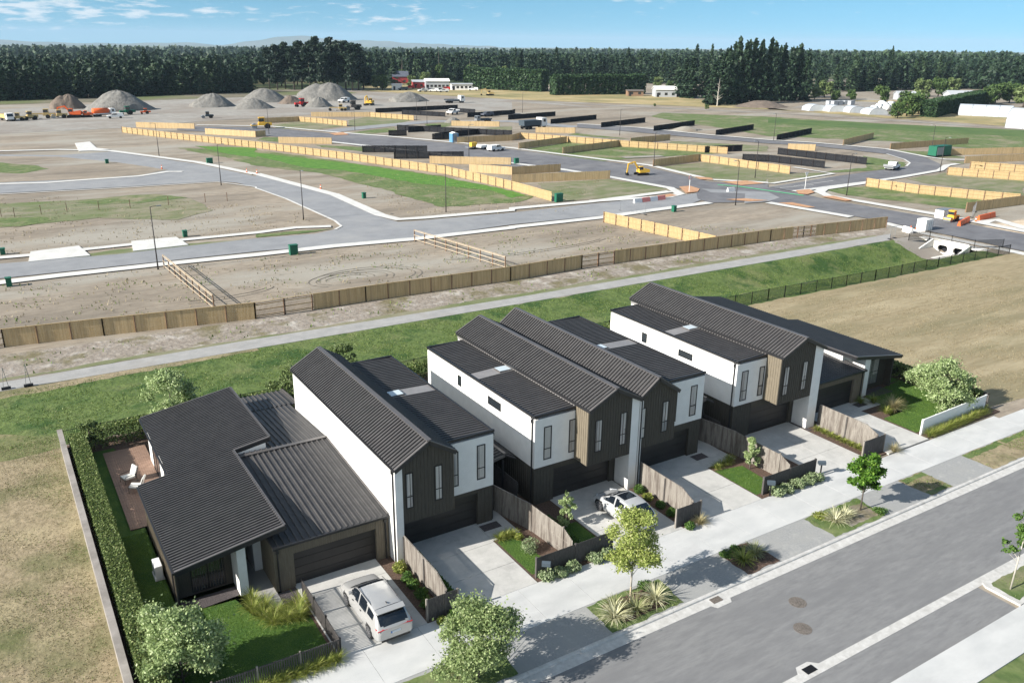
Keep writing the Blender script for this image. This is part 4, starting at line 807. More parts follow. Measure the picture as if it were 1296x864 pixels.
# ---- earth bank paling fence (long), gates of bars let into it
def long_fence(pts, h, label, gaps=(), mat='timber_paling', z=0):
    t = thing('paling_fence', label, 'fence', (*pts[0], 0)); b = MB(); br = MB(); bp = []
    for i in range(len(pts)-1):
        a, c = Vector(pts[i]), Vector(pts[i+1]); L = (c-a).length; n = int(L/.15)
        d = (c-a)/L; nr = Vector((-d.y, d.x))
        for j in range(n):
            x = a.x+(c.x-a.x)*j/n
            if any(g0 < x < g1 for g0, g1 in gaps): continue
            p = a.lerp(c, j/n); q = p+d*(L/n-.006); hh = h+rng.uniform(-.02,.02); o = nr*.02+nr*rng.uniform(-.006,.006)
            b.hexa([(p.x,p.y,z),(q.x,q.y,z),(q.x+o.x,q.y+o.y,z),(p.x+o.x,p.y+o.y,z),(p.x,p.y,z+hh),(q.x,q.y,z+hh),(q.x+o.x,q.y+o.y,z+hh),(p.x+o.x,p.y+o.y,z+hh)])
        for zz in (.3,.9,1.5): br.bar((a.x+nr.x*.05,a.y+nr.y*.05,z+zz),(c.x+nr.x*.05,c.y+nr.y*.05,z+zz),.05,.09)
        br.bar((a.x,a.y,z+h+.03),(c.x,c.y,z+h+.03),.11,.03)
        k = max(1, int(L/2.6)); bp += [a.lerp(c, j/k) for j in range(k+1)]
    b.build('palings', mat, t); br.build('rail', 'timber_new', t)
    for p in bp[:100]: MB().box(p.x-.05,p.x+.05,p.y-.07,p.y+.14,0,z+h-.02).build('post','timber_brown',t)
    return t
GP = [(-.3,.0),(22.6,29.2),(65.6,71.2),(104.4,109.5)]
long_fence([(-60,93.5),(-.6,90.4),(8,89.3),(22.5,87.2),(35.1,87.3),(54.1,86.7),(65.5,87.3),(100.2,86.4),(124.8,84.0)], 1.8, 'long brown paling fence along the top of the earth bank beside the shared path', gaps=[(-6,-.7),(22.6,28.9),(65.6,70.9),(104.6,109.3)])
for (xa, xb, ya, yb_), lb in zip(((-6,-.7,90.9,90.45),(22.6,28.9,87.2,87.3),(65.6,70.9,87.3,87.2),(104.6,109.3,86.1,85.6)),('at its left end','in the left part','in the middle','at the right part')):
    t = thing('fence_gate', 'see-through bar panel %s of the long brown paling fence' % lb, 'gate', (xa,ya,0), 'bar panels let into the paling fence'); b = MB()
    n = int((xb-xa)/.13)
    for j in range(n+1): x_ = xa+(xb-xa)*j/n; y_ = ya+(yb_-ya)*j/n; b.box(x_-.012,x_+.012,y_-.012,y_+.012,.1,1.7)
    b.build('bars','timber_brown',t); b = MB()
    for zz in (.14,1.68): b.bar((xa,ya,zz),(xb,yb_,zz),.04,.06)
    b.build('rail','timber_brown',t)
    MB().box((xa+xb)/2-.05,(xa+xb)/2+.05,(ya+yb_)/2-.05,(ya+yb_)/2+.05,0,1.75).build('post','black_metal',t)

# ------------------------------------------------------------ fences of the subdivision beyond
def far_fence(pts, style, label, h=1.8, posts=True, screens=()):
    name = {'pale': 'paling_fence', 'brown': 'paling_fence', 'black': 'mesh_fence'}[style]
    t = thing(name, label, 'fence', (*pts[0], 0), {'pale': 'pale new timber fences of the subdivision', 'brown': 'brown timber fences of the subdivision', 'black': 'black mesh-covered fences of the subdivision'}[style])
    m = {'pale': 'timber_new', 'brown': 'timber_paling', 'black': 'mesh_black'}[style]
    b = MB(); rb = MB(); pp = []
    for i in range(len(pts)-1):
        a, c = Vector(pts[i]), Vector(pts[i+1]); L = (c-a).length; d = (c-a)/L; nr = Vector((-d.y, d.x))
        if nr.dot(a) > 0: nr = -nr              # nr points towards the houses
        st = .3 if L < 60 else .45; n = max(1, int(L/st))
        for j in range(n):
            p = a.lerp(c, j/n); q = p+d*(L/n-.02); o = -nr*(.02+rng.uniform(0, .02)); hh = h+rng.uniform(-.03, .03)
            b.hexa([(p.x,p.y,.03),(q.x,q.y,.03),(q.x+o.x,q.y+o.y,.03),(p.x+o.x,p.y+o.y,.03),(p.x,p.y,hh),(q.x,q.y,hh),(q.x+o.x,q.y+o.y,hh),(p.x+o.x,p.y+o.y,hh)])
        sgn = 1 if style != 'brown' else -1
        for zz in ((.3, 1.0, 1.65) if style == 'pale' else (.4, 1.5)):
            off = nr*sgn*.06; rb.bar((a.x+off.x,a.y+off.y,zz),(c.x+off.x,c.y+off.y,zz),.05,.12)
        k = max(1, round(L/2.9)); pp += [a.lerp(c, j/k)+nr*sgn*.1 for j in range(k+1)]
    b.build('palings' if style != 'black' else 'mesh_screen', m, t); rb.build('rail', m, t)
    if posts:
        pm = 'timber_brown' if style != 'black' else 'pole_dark'; me = None
        for p in pp[:60]:
            if me is None: o = MB().box(-.06,.06,-.06,.06,0,h+.04).build('post', pm, None); me = o.data; o.parent = t
            else: o = bpy.data.objects.new('post', me); C.objects.link(o); o.parent = t
            o.location = (p.x-t.location.x, p.y-t.location.y, 0)
    for (a, c) in screens:
        s_ = MB(); a, c = Vector(a), Vector(c); d = (c-a).normalized(); nr = Vector((-d.y, d.x)); nr = -nr if nr.dot(a) > 0 else nr; a = a+nr*.16; c = c+nr*.16
        s_.bar((a.x,a.y,1.0),(c.x,c.y,1.0),.03,1.5); s_.build('green_screen','green_screen',t)
M('green_screen', (.03,.055,.03), (.05,.08,.045), 3, .8)
far_fence([(40.75,296.73),(47.18,280.40),(65.86,237.96)] + [(78.42,204.39),(89.04,170.62),(90.75,145.19)] + [(90.36,130.56)], 'pale', 'longest pale timber fence, running along the top of the bright green bank')
far_fence([(47.37,312.39),(63.09,298.81)], 'brown', 'brown fence behind the far left end of the longest pale fence')
far_fence([(62.38,280.78),(73.76,265.43)] + [(77.23,266.93)], 'brown', 'brown fence left of the parked yellow roller, behind the long pale fence')
far_fence([(87.79,309.39),(102.61,311.19)], 'brown', 'brown fence behind the first grassed corner lot')
far_fence([(102.61,311.19),(107.68,300.02),(111.47,286.56)], 'pale', 'short pale fence at the right edge of the first grassed corner lot')
far_fence([(113.49,329.03),(133.86,319.70)], 'brown', 'brown fence along the far side of the flat square lot')
far_fence([(134.00,319.64),(142.55,298.08)], 'pale', 'pale fence on the far right side of the flat square lot')
far_fence([(74.81,246.38),(87.55,237.77)], 'brown', 'brown fence just left of the broad road mouth')
far_fence([(87.89,215.82),(103.09,208.07)], 'black', 'rear of the two black fences beside the long pale fence')
far_fence([(89.77,199.81),(105.63,192.50)], 'black', 'front of the two black fences beside the long pale fence')
far_fence([(93.88,188.10),(109.94,176.55)], 'brown', 'first of three brown fences stepping down to the green bin')
far_fence([(95.24,170.82),(101.60,162.62)] + [(114.11,161.59)], 'brown', 'second of three brown fences stepping down to the green bin')
far_fence([(95.32,152.53),(117.50,147.56)], 'brown', 'third and longest of the brown fences stepping down to the green bin')
far_fence([(143.62,336.77),(185.11,342.42)], 'black', 'farthest long black fence, near the gravel heap')
far_fence([(150.16,324.93),(160.66,307.43)], 'black', 'black fence with posts just left of the white pickup')
far_fence([(175.69,324.67),(179.28,316.20)], 'black', 'short black fence right of the white pickup')
far_fence([(167.27,301.32),(191.13,306.39)] + [(194.92,310.29)], 'black', 'black fence right behind the dark blue car')
far_fence([(176.21,285.30),(202.96,292.30)], 'black', 'black fence behind the tipper truck')
far_fence([(180.70,263.00),(208.53,272.27)], 'black', 'black fence behind the pink-brown mound')
far_fence([(189.11,243.86),(217.55,253.74)], 'black', 'black fence in the middle of the loop road lots')
far_fence([(197.62,225.72),(226.24,236.23)], 'black', 'black fence next to the pale rubble strip')
far_fence([(206.60,205.49),(234.18,215.04)], 'black', 'black fence left of the tall pines')
far_fence([(213.18,185.78),(241.73,196.15)], 'black', 'rightmost of the slanting black fences')
far_fence([(220.38,166.59),(247.92,176.35)], 'brown', 'short slanting brown fence on the right')
far_fence([(224.34,153.54),(260.82,152.18)], 'brown', 'long slanting brown fence on the right behind the lamp poles')
far_fence([(121.19,266.37),(145.64,233.35)], 'black', 'long black fence behind the blue portable toilet')
far_fence([(121.01,257.74),(134.15,260.13)], 'black', 'black side fence left of the blue portable toilet')
far_fence([(119.84,236.41),(139.45,243.16)], 'black', 'black fence directly above the blue portable toilet')
far_fence([(110.90,250.40),(116.35,249.04)], 'black', 'short black fence at the left of the building lots')
far_fence([(118.45,235.25),(124.16,233.66)], 'black', 'short black fence beside the blue portable toilet')
far_fence([(120.68,223.45),(138.68,222.16)] + [(145.02,227.13)], 'brown', 'brown fence behind the white ute and trailer')
far_fence([(144.79,272.35),(158.56,262.51)], 'brown', 'brown fence below the grey gravel spill')
far_fence([(158.67,239.45),(169.41,232.08)], 'brown', 'brown fence in front of the tipper truck')
far_fence([(144.41,226.16),(158.34,195.01),(173.96,168.00)], 'pale', 'long pale fence across the middle lots behind the yellow digger')
far_fence([(128.72,202.54),(150.81,210.73)], 'brown', 'left brown fence dividing the middle lots')
far_fence([(133.81,188.54),(158.65,195.41)], 'brown', 'middle brown fence dividing the middle lots')
far_fence([(165.43,198.76),(183.58,201.72)], 'brown', 'brown fence beyond the long pale middle fence')
far_fence([(138.67,157.63),(156.84,160.40)], 'brown', 'brown fence to the right of the yellow digger')
far_fence([(156.30,159.82),(158.55,139.64)] + [(159.08,133.61)], 'pale', 'pale fence along the lot left of the give-way sign')
far_fence([(169.92,172.51),(182.25,170.74)], 'black', 'black fence closing the back of the lot left of the give-way sign')
far_fence([(166.80,155.67),(171.29,151.19),(174.36,136.24)], 'black', 'front of the two long black fences behind the give-way sign')
far_fence([(185.89,160.92),(189.64,135.80)], 'black', 'rear of the two long black fences behind the give-way sign')
far_fence([(196.40,166.65),(201.98,161.73)], 'brown', 'brown fence above the two long black fences')
far_fence([(225.50,137.72),(250.85,129.67)], 'brown', 'brown fence with green screens, farthest on the right', screens=([(229.39,136.70),(234.33,135.14)], [(244.12,132.11),(249.23,130.50)]))
far_fence([(214.75,125.23),(234.27,120.72)], 'brown', 'brown fence with one green screen on the right', screens=([(221.20,124.44),(226.55,122.96)],))
far_fence([(206.21,118.76),(213.64,104.77)], 'pale', 'upper of the pale fences at the right edge')
far_fence([(191.20,115.22),(198.01,101.13),(198.91,97.14)], 'pale', 'lower of the pale fences at the right edge')
far_fence([(159.36,113.44),(160.56,102.06),(165.22,91.25)] + [(168.16,85.97)], 'pale', 'pale fence along the grassed corner lot behind the roadworks')
far_fence([(149.74,85.39),(167.52,84.65),(173.78,84.12)], 'brown', 'brown fence right behind the roadworks')
far_fence([(86.86,110.09),(88.94,93.54),(89.62,87.15)], 'pale', 'pale fence running from the side road down to the long brown fence')
# post-and-rail frames still without palings
def post_rail(a, c, label, h=1.75):
    t = thing('post_and_rail_fence', label, 'fence', (*a, 0), 'fence frames without palings'); a, c = Vector(a), Vector(c); L = (c-a).length; k = round(L/2.6)
    for j in range(k+1): p = a.lerp(c, j/k); MB().box(p.x-.06,p.x+.06,p.y-.06,p.y+.06,0,h).build('post','timber_brown',t)
    for zz in (.35,1.0,1.65): MB().bar((a.x-.08,a.y,zz),(c.x-.08,c.y,zz),.04,.07).build('rail','timber_pale',t)
    MB().bar((a.x,a.y,h+.02),(c.x,c.y,h+.02),.11,.03).build('cap','timber_pale',t)
post_rail(*[(18.47,114.37),(19.50,92.52)], 'bare post-and-rail frame in the left lot beside the tall lamp post')
post_rail(*[(53.39,112.56),(56.47,91.81)], 'bare post-and-rail frame in the middle of the bare lots')
t = thing('wire_fence', 'line of thin stakes and wire across the bare field on the left', 'fence', [(1.97,164.10)][0]+(0,)); p_ = [(0.25,163.69),(3.96,160.87),(11.80,161.68),(21.56,160.06),(34.30,160.18),(41.82,158.89)]; b = MB()
for i in range(len(p_)-1):
    a, c = Vector(p_[i]), Vector(p_[i+1]); k = max(2, round((c-a).length/6.5))
    for j in range(k): q = a.lerp(c, j/k); MB().box(q.x-.05,q.x+.05,q.y-.05,q.y+.05,0,1.6).build('post','timber_brown',t)
    for zz in (.5,1.0,1.5): b.bar((a.x,a.y,zz),(c.x,c.y,zz),.015,.015)
b.build('wire','grey_metal',t)

# lamp posts
def lamp_proto():
    t = thing('lamp_post', 'x', 'lamp post', (0,0,0)); MB().tube([(0,0,0),(0,0,1.2),(0,0,8.1)],[.10,.085,.05],8).build('pole','pole_dark',t,smooth=True)
    MB().box(-.12,.12,-.12,.12,0,.05).build('base_plate','pole_dark',t); MB().tube([(0,0,8.0),(.25,0,8.12),(.9,0,8.15)],.035,6).build('arm','pole_dark',t); MB().box(.75,1.35,-.13,.13,8.10,8.20).build('lamp_head','grey_metal',t); return reg(t)
lp = lamp_proto(); first = True
for p, lb in (([(17.63,113.91)][0],'lamp post next to the bare timber frame at the left'), ([(44.44,136.03)][0],'lamp post at the inner corner of the left-hand roads'), ([(68.25,130.85)][0],'lamp post in front of the bright green bank'),
              ([(118.19,110.92)][0],'lamp post on the near side of the main intersection'), ([(145.87,107.89)][0],'lamp post on the green corner right of the give-way sign'), ([(39.55,231.35)][0],'lamp post before the start of the longest pale fence'),
              ([(41.65,178.32)][0],'lamp post beside the fork of the left-hand roads'), ([(79.82,272.27)][0],'lamp post beside the yellow roller'), ([(108.60,272.44)][0],'lamp post by the flat square lot'), ([(143.49,297.64)][0],'lamp post at the end of the square lot fence'),
              ([(108.22,194.26)][0],'lamp post beside the white ute and trailer'), ([(178.38,220.00)][0],'lamp post by the loop road in the middle distance'), ([(138.75,157.59)][0],'lamp post beside the yellow digger'), ([(221.26,138.94)][0],'lamp post left of the green cabinet on the right'),
              ([(194.03,118.75)][0],'lamp post on the inside of the loop road bend'), ([(147.16,133.11)][0],'lamp post in the lot left of the give-way sign'), ([(212.38,186.18)][0],'lamp post next to the rightmost slanting black fence'), ([(139.03,280.10)][0],'lamp post above the black building-lot fences'), ([(199.60,311.63)][0],'lamp post in the brown field')):
    if first: lp.location = (*p, 0); lp['label'] = lb; lp['group'] = 'dark street lamp posts'; first = False
    else: dup(lp, (*p, 0), rng.choice((0,1.6,3.1,4.7)), label=lb, group='dark street lamp posts')

# ------------------------------------------------------------ culvert, roadworks and street furniture
t = thing('culvert', 'pale concrete culvert headwall with two openings where the swale meets the road', 'culvert', (123,71.5,0)); b = MB()
# wall built as pieces round two rounded openings
ys = [68.7,69.4,71.0,71.9,73.5,74.3]
for a0, a1 in ((ys[0],ys[1]),(ys[2],ys[3]),(ys[4],ys[5])): b.box(122.95,123.25,a0,a1,-1.9,.42)
for a0, a1 in ((ys[1],ys[2]),(ys[3],ys[4])): b.box(122.952,123.248,a0,a1,-.45,.419); b.box(122.952,123.248,a0,a1,-1.9,-1.55)
for a0, a1 in ((ys[1],ys[2]),(ys[3],ys[4])):
    for yy, s_ in ((a0,1),(a1,-1)):
        b.prism_x([(yy,-.45),(yy+s_*.28,-.45),(yy,-.75)],122.954,123.246); b.prism_x([(yy,-1.45),(yy+s_*.28,-1.45),(yy,-1.15)],122.954,123.246)
b.build('headwall','new_concrete',t)
for ya in (74.3,68.45): MB().prism_y([(119.6,-1.9),(122.95,-1.9),(122.95,.30),(119.6,-.9)],ya,ya+.25).build('wing_wall','new_concrete',t)
MB().box(119.4,122.94,68.72,74.28,-2.0,-1.80).build('apron','new_concrete',t)
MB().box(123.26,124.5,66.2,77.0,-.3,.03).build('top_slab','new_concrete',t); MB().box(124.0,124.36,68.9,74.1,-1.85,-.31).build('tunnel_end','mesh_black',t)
pool_fence([(119.4,76.2),(122.9,75.0),(123.1,68.0),(127.5,66.2)], 1.25, 'black railing round the top of the culvert', bar=.03, name='railing')
def cyl(name, m, parent, x, y, z0, z1, r0, r1=None, n=16):
    return MB().tube([(x,y,z0),(x,y,z1)],[r0, r0 if r1 is None else r1],n).build(name, m, parent)
def cone_proto():
    t = thing('traffic_cone','x','traffic cone',(0,0,0)); MB().box(-.2,.2,-.2,.2,0,.04).build('base','black_metal',t); MB().tube([(0,0,.04),(0,0,.9)],[.16,.035],10).build('cone_body','orange_paint',t); MB().tube([(0,0,.45),(0,0,.62)],[.118,.09],10).build('white_band','white_paint',t); return reg(t)
cp_ = cone_proto(); first = True
for p, lb in zip([(127.74,80.48),(129.69,79.39),(125.47,80.01),(142.45,79.28)]+[(50.87,192.83),(35.65,207.14)]+[(57.42,163.69),(52.31,190.04)], ('orange cone beside the white tank at the roadworks','orange cone right of the white tank at the roadworks','orange cone nearest the culvert gravel','orange cone at the right end of the roadworks','orange cone on the footpath of the left road, by the kerb edge','orange cone at the fork of the left roads','orange cone on the long curved footpath','orange cone at the start of the long curved footpath')):
    if first: cp_.location = (*p,0); cp_['label'] = lb; cp_['group'] = 'orange traffic cones'; first = False
    else: dup(cp_, (*p,0), rng.random()*3, 1.15, label=lb, group='orange traffic cones')
def barrier(p, rz, m1, m2, n, lb):
    t = thing('water_barrier', lb, 'barrier', (0,0,0), 'plastic road barriers')
    for i in range(n):
        MB().prism_x([(-.3,0),(.3,0),(.25,.25),(.1,.9),(-.1,.9),(-.25,.25)], i*2.0-n, i*2.0-n+1.9).build('segment', m1 if i % 2 else m2, t)
    t.location = (*p,0); t.rotation_euler = (0,0,rz)
barrier([(106.55,121.49)][0], 0.05, 'barrier_red', 'barrier_red', 3, 'faded red road barriers closing the side road near the intersection') if 'barrier_red' in MATS else None
M('barrier_red', (.72,.25,.22), None, rough=.6); M('barrier_white', (.75,.74,.73), None, rough=.6)
barrier([(106.55,121.49)][0], 0.05, 'barrier_red', 'barrier_white', 4, 'red and white road barriers closing the side road near the intersection')
barrier([(128.46,122.12)][0], 0.0, 'barrier_red', 'barrier_white', 1, 'single red and white barrier in the middle of the intersection')
barrier([(139.34,79.49)][0], .3, 'orange_paint', 'orange_paint', 3, 'orange barriers right of the yellow roller at the roadworks')
barrier([(147.39,80.27)][0], .1, 'orange_paint', 'orange_paint', 3, 'orange barriers on the far footpath at the roadworks')
barrier([(124.76,80.06)][0], 1.3, 'barrier_red', 'barrier_white', 1, 'red and white barrier at the end of the shared path')
t = thing('water_tank','white caged water tank standing among the roadworks','tank',(*[(128.54,79.68)][0],0)); x_, y_ = [(128.54,79.68)][0]
MB().box(x_-.9,x_+.9,y_-.8,y_+.8,.15,1.9).build('tank_body','white_paint',t); b = MB()
for i in range(5): b.bar((x_-.92+i*.46,y_-.84,.1),(x_-.92+i*.46,y_-.84,1.95),.04,.04)
b.build('cage','grey_metal',t); MB().box(x_-.95,x_+.95,y_-.85,y_+.85,0,.14).build('pallet','timber_pale',t)
t = thing('equipment_box','white equipment box on the far footpath at the roadworks','box',(*[(141.10,84.35)][0],0)); x_, y_ = [(141.10,84.35)][0]
MB().box(x_-1.3,x_+1.3,y_-.8,y_+.8,.1,1.5).build('box_body','white_paint',t); MB().box(x_-1.35,x_+1.35,y_-.85,y_+.85,1.5,1.58).build('lid','grey_metal',t)
def mesh_panel(a, c, lb, h=1.9):
    t = thing('temporary_fence', lb, 'fence', (*a,0), 'temporary mesh fence panels'); b = MB(); a, c = Vector(a), Vector(c)
    for zz in (.15,h): b.bar((a.x,a.y,zz),(c.x,c.y,zz),.04,.04)
    for p in (a,c): b.bar((p.x,p.y,.1),(p.x,p.y,h),.04,.04)
    b.build('frame','grey_metal',t); b = MB(); n = int((c-a).length/.25)
    for j in range(1,n): p = a.lerp(c,j/n); b.bar((p.x,p.y,.15),(p.x,p.y,h),.008,.008)
    for j in range(1,8): b.bar((a.x,a.y,j*h/8),(c.x,c.y,j*h/8),.008,.008)
    b.build('mesh','grey_metal',t)
    for p in (a,c): MB().box(p.x-.12,p.x+.12,p.y-.3,p.y+.3,0,.12).build('foot','black_metal',t)
mesh_panel(*[(95.72,116.80),(97.24,111.79)], 'mesh panel standing in the side road before the red and white barriers')
mesh_panel(*[(117.53,78.15),(118.97,78.31)], 'mesh panel at the end of the shared path')
mesh_panel(*[(145.94,82.07),(151.60,84.80)], 'mesh panel in front of the brown fence behind the roadworks')
for (x_,y_),lb in (((-1.0,78.45),'left of the two temporary fence stands on the path at the left edge'),((.65,78.25),'right of the two temporary fence stands on the path at the left edge')):
    t = thing('fence_stand', lb, 'fence stand', (x_,y_,0), 'temporary fence stands'); MB().box(x_-.35,x_+.35,y_-.15,y_+.15,.03,.22).build('foot','mesh_black',t)
    b = MB().tube([(x_-.2,y_,.2),(x_,y_,2.0)],.025,6).tube([(x_+.2,y_,.2),(x_,y_,2.0)],.025,6).tube([(x_-.1,y_,1.1),(x_+.1,y_,1.1)],.02,6); b.build('frame','grey_metal',t)
def sign(p, kind, lb, rz=0):
    t = thing('road_sign', lb, 'road sign', (*p,0)); x_, y_ = p; cyl('post','white_paint' if kind != 'stake' else 'timber_pale',t,x_,y_,0,2.9,.05)
    if kind == 'tri': MB().prism_y([(x_-.6,3.6),(x_+.6,3.6),(x_,2.6)],y_-.07,y_-.03).build('plate','white_paint',t)
    else:
        b = MB(); b.tube([(x_,y_-.08,3.0),(x_,y_-.05,3.0)],.42,20); b.build('plate','barrier_red',t); MB().tube([(x_,y_-.095,3.0),(x_,y_-.083,3.0)],.3,20).build('face','white_paint',t)
sign([(144.32,116.90)][0],'tri','white triangular give-way sign seen from behind on the red-brown island'); sign([(120.40,125.66)][0],'round','round red and white sign on the left red-brown island')
def bin_(p, lb, m='green_box', h=1.3, w=.55):
    x_, y_ = p; t = thing('service_pillar', lb, 'service pillar', (x_,y_,0), 'green service pillars on the lots'); MB().box(x_-w,x_+w,y_-.35,y_+.35,0,h).build('cabinet',m,t); MB().box(x_-w-.05,x_+w+.05,y_-.4,y_+.4,h,h+.1).build('lid','green_box',t)
bin_([(35.28,113.35)][0],'green service pillar beside the footpath of the left lots'); bin_([(91.29,129.57)][0],'green service pillar at the end of the longest pale fence',h=1.5,w=.75); bin_([(112.26,177.73)][0],'green service pillar beside the main road')
bin_([(24.83,132.11)][0],'small service pillar by the right white crossing slab',h=.9,w=.3); bin_([(0.95,114.29)][0],'small service pillar by the kerb at the left edge',h=1.0,w=.3); bin_([(1.08,132.68)][0],'small service pillar at the left edge beyond the road',h=.8,w=.3)
bin_([(47.43,212.26)][0],'twin service pillar by the left curved footpath',h=1.2,w=.7); bin_([(26.30,222.47)][0],'small service pillar on the road island',h=1.0,w=.35); bin_([(61.07,150.35)][0],'small service pillar left of the bright green bank',h=1.0,w=.3); bin_([(103.64,111.60)][0],'small service pillar beyond the pale side fence',h=1.0,w=.3)
t = thing('generator_cabinet','green site cabinet with open white side by the loop road','cabinet',(*[(222.59,137.31)][0],0)); x_,y_ = [(222.59,137.31)][0]
MB().box(x_-3.4,x_+3.4,y_-1.2,y_+1.2,.4,2.9).build('cabinet_body','green_box',t); MB().box(x_-3.0,x_-.4,y_-1.26,y_-1.2,.6,2.6).build('panel','grey_metal',t); MB().box(x_-3.6,x_+3.6,y_-1.3,y_+1.3,0,.4).build('skid','black_metal',t)
t = thing('portable_toilet','blue portable toilet beside the black lot fences','toilet',(*[(120.73,225.74)][0],0)); x_,y_ = [(120.73,225.74)][0]
MB().box(x_-1.0,x_+1.0,y_-1,y_+1,.1,2.7).build('cabin','blue_paint',t); MB().prism_y([(x_-1.05,2.7),(x_+1.05,2.7),(x_,3.05)],y_-1.05,y_+1.05).build('roof','white_paint',t); MB().box(x_-.6,x_+.6,y_-1.05,y_-1.0,.2,2.4).build('door','grey_metal',t)
# drains and covers in the street
def grate(x, y, lb, m):
    t = thing('drain_grate', lb, 'drain grate', (x,y,0), 'street drain grates'); b = MB(); b.box(x-.33,x+.33,y-.2,y-.16,.0,.045); b.box(x-.33,x+.33,y+.16,y+.2,.0,.045); b.box(x-.33,x-.29,y-.16,y+.16,.0,.045); b.box(x+.29,x+.33,y-.16,y+.16,0,.045); b.build('frame',m,t)
    b = MB()
    for i in range(9): b.box(x-.28+i*.068,x-.245+i*.068,y-.16,y+.16,.0,.042)
    b.box(x-.28,x+.28,y-.015,y+.015,.0,.040); b.build('bars',m,t); MB().box(x-.29,x+.29,y-.16,y+.16,.023,.026).build('pit','black_metal',t)
grate(29.7,26.5,'rusty drain grate in the kerb channel below the yellow-green street tree','rust_iron'); grate(29.65,20.28,'black drain grate in the channel across the street','black_metal')
sheet('drain_apron', [(28.9,20.35),(29.2,20.72),(30.0,20.72),(30.4,20.35)], .018, 'kerb_concrete')
for (x_,y_),lb in (((33.3,24.1),'farther of the two round manhole covers in the street'),((31.8,22.5),'nearer of the two round manhole covers in the street')):
    t = thing('manhole_cover', lb, 'manhole cover', (x_,y_,0), 'manhole covers'); MB().tube([(x_,y_,.0),(x_,y_,.020)],.47,28).build('collar','rust_iron',t); MB().tube([(x_,y_,.0),(x_,y_,.028)],.31,28).build('lid','rust_iron',t)
    b = MB()
    for i in range(5): b.box(x_-.2,x_+.2,y_-.17+i*.085-.012,y_-.17+i*.085+.012,.02,.034)
    b.build('tread','rust_iron',t)
def mailbox(x, y, rz, lb):
    t = thing('mailbox', lb, 'mailbox', (0,0,0), 'dark mailboxes on posts'); MB().box(-.04,.04,-.04,.04,.1,1.05).build('post','black_metal',t); MB().prism_y([(-.16,1.02),(.16,1.02),(.16,1.2),(.0,1.3),(-.16,1.22)],-.24,.24).build('box','truck_dark',t); MB().box(-.12,.12,-.246,-.24,1.12,1.16).build('slot','black_metal',t)
    t.location = (x,y,0); t.rotation_euler = (0,0,rz)
mailbox(22.85,32.62,.9,'dark mailbox before the longest dark street fence'); mailbox(40.55,32.6,.9,'dark mailbox at the left end of the right-hand dark street fence'); mailbox(45.7,32.75,1.0,'dark mailbox at the right end of the right-hand dark street fence')
# deck, garden chairs and heat pump beside the left-hand house
t = thing('timber_deck','red-brown timber deck between the hedge and the left-hand house','deck',(5.6,55.3,0)); b = MB(); n = 20
for i in range(n): b.box(4.2+i*.14,4.2+i*.14+.132,49.5,61.2,.17,.20)
b.build('boards','deck_wood',t); MB().box(4.22,6.98,49.52,61.18,.05,.168).build('bearers','timber_dark',t)
def chair():
    t = thing('garden_chair','x','chair',(0,0,0)); f = MB()
    for sx in (-.36,.36): f.tube([(sx,-.38,0),(sx,-.36,.55),(sx,.36,.58),(sx,.44,.0)],.018,6)
    f.tube([(-.36,-.36,.3),(.36,-.36,.3)],.018,6); f.tube([(-.36,.38,.3),(.36,.38,.3)],.018,6); f.tube([(-.34,.34,.35),(-.34,.58,.98)],.018,6); f.tube([(.34,.34,.35),(.34,.58,.98)],.018,6); f.build('frame','black_metal',t,smooth=True)
    b = MB().hexa([(-.32,-.38,.32),(.32,-.38,.32),(.32,.34,.27),(-.32,.34,.27),(-.32,-.38,.46),(.32,-.38,.46),(.32,.34,.41),(-.32,.34,.41)]); s_ = b.build('seat_cushion','cushion',t); b = MB().hexa([(-.32,.26,.40),(.32,.26,.40),(.32,.38,.36),(-.32,.38,.36),(-.32,.50,1.02),(.32,.50,1.02),(.32,.62,.98),(-.32,.62,.98)]); k_ = b.build('back_cushion','cushion',t)
    for o in (s_, k_):
        mo = o.modifiers.new('b','BEVEL'); mo.width = .04; mo.segments = 3
    return reg(t)
c1 = chair(); c1.location = (5.1,55.9,.2); c1.rotation_euler = (0,0,-1.25); c1['label'] = 'white-cushioned garden chair farther back on the deck'; c1['group'] = 'garden chairs on the deck'
dup(c1,(5.35,54.35,.2),-2.0,label='white-cushioned garden chair nearer the front of the deck',group='garden chairs on the deck')
t = thing('heat_pump','white heat pump unit against the side of the left-hand house','heat pump',(4.75,43.9,0)); b = MB().box(4.55,4.95,43.45,44.4,.18,.98); o = b.build('casing','heat_white',t); mo = o.modifiers.new('b','BEVEL'); mo.width = .03; mo.segments = 2
MB().tube([(4.54,43.85,.58),(4.55,43.85,.58)],.29,24).build('fan_grille','grey_metal',t); MB().box(4.5,5.0,43.4,44.45,.1,.17).build('base_pad','kerb_concrete',t)

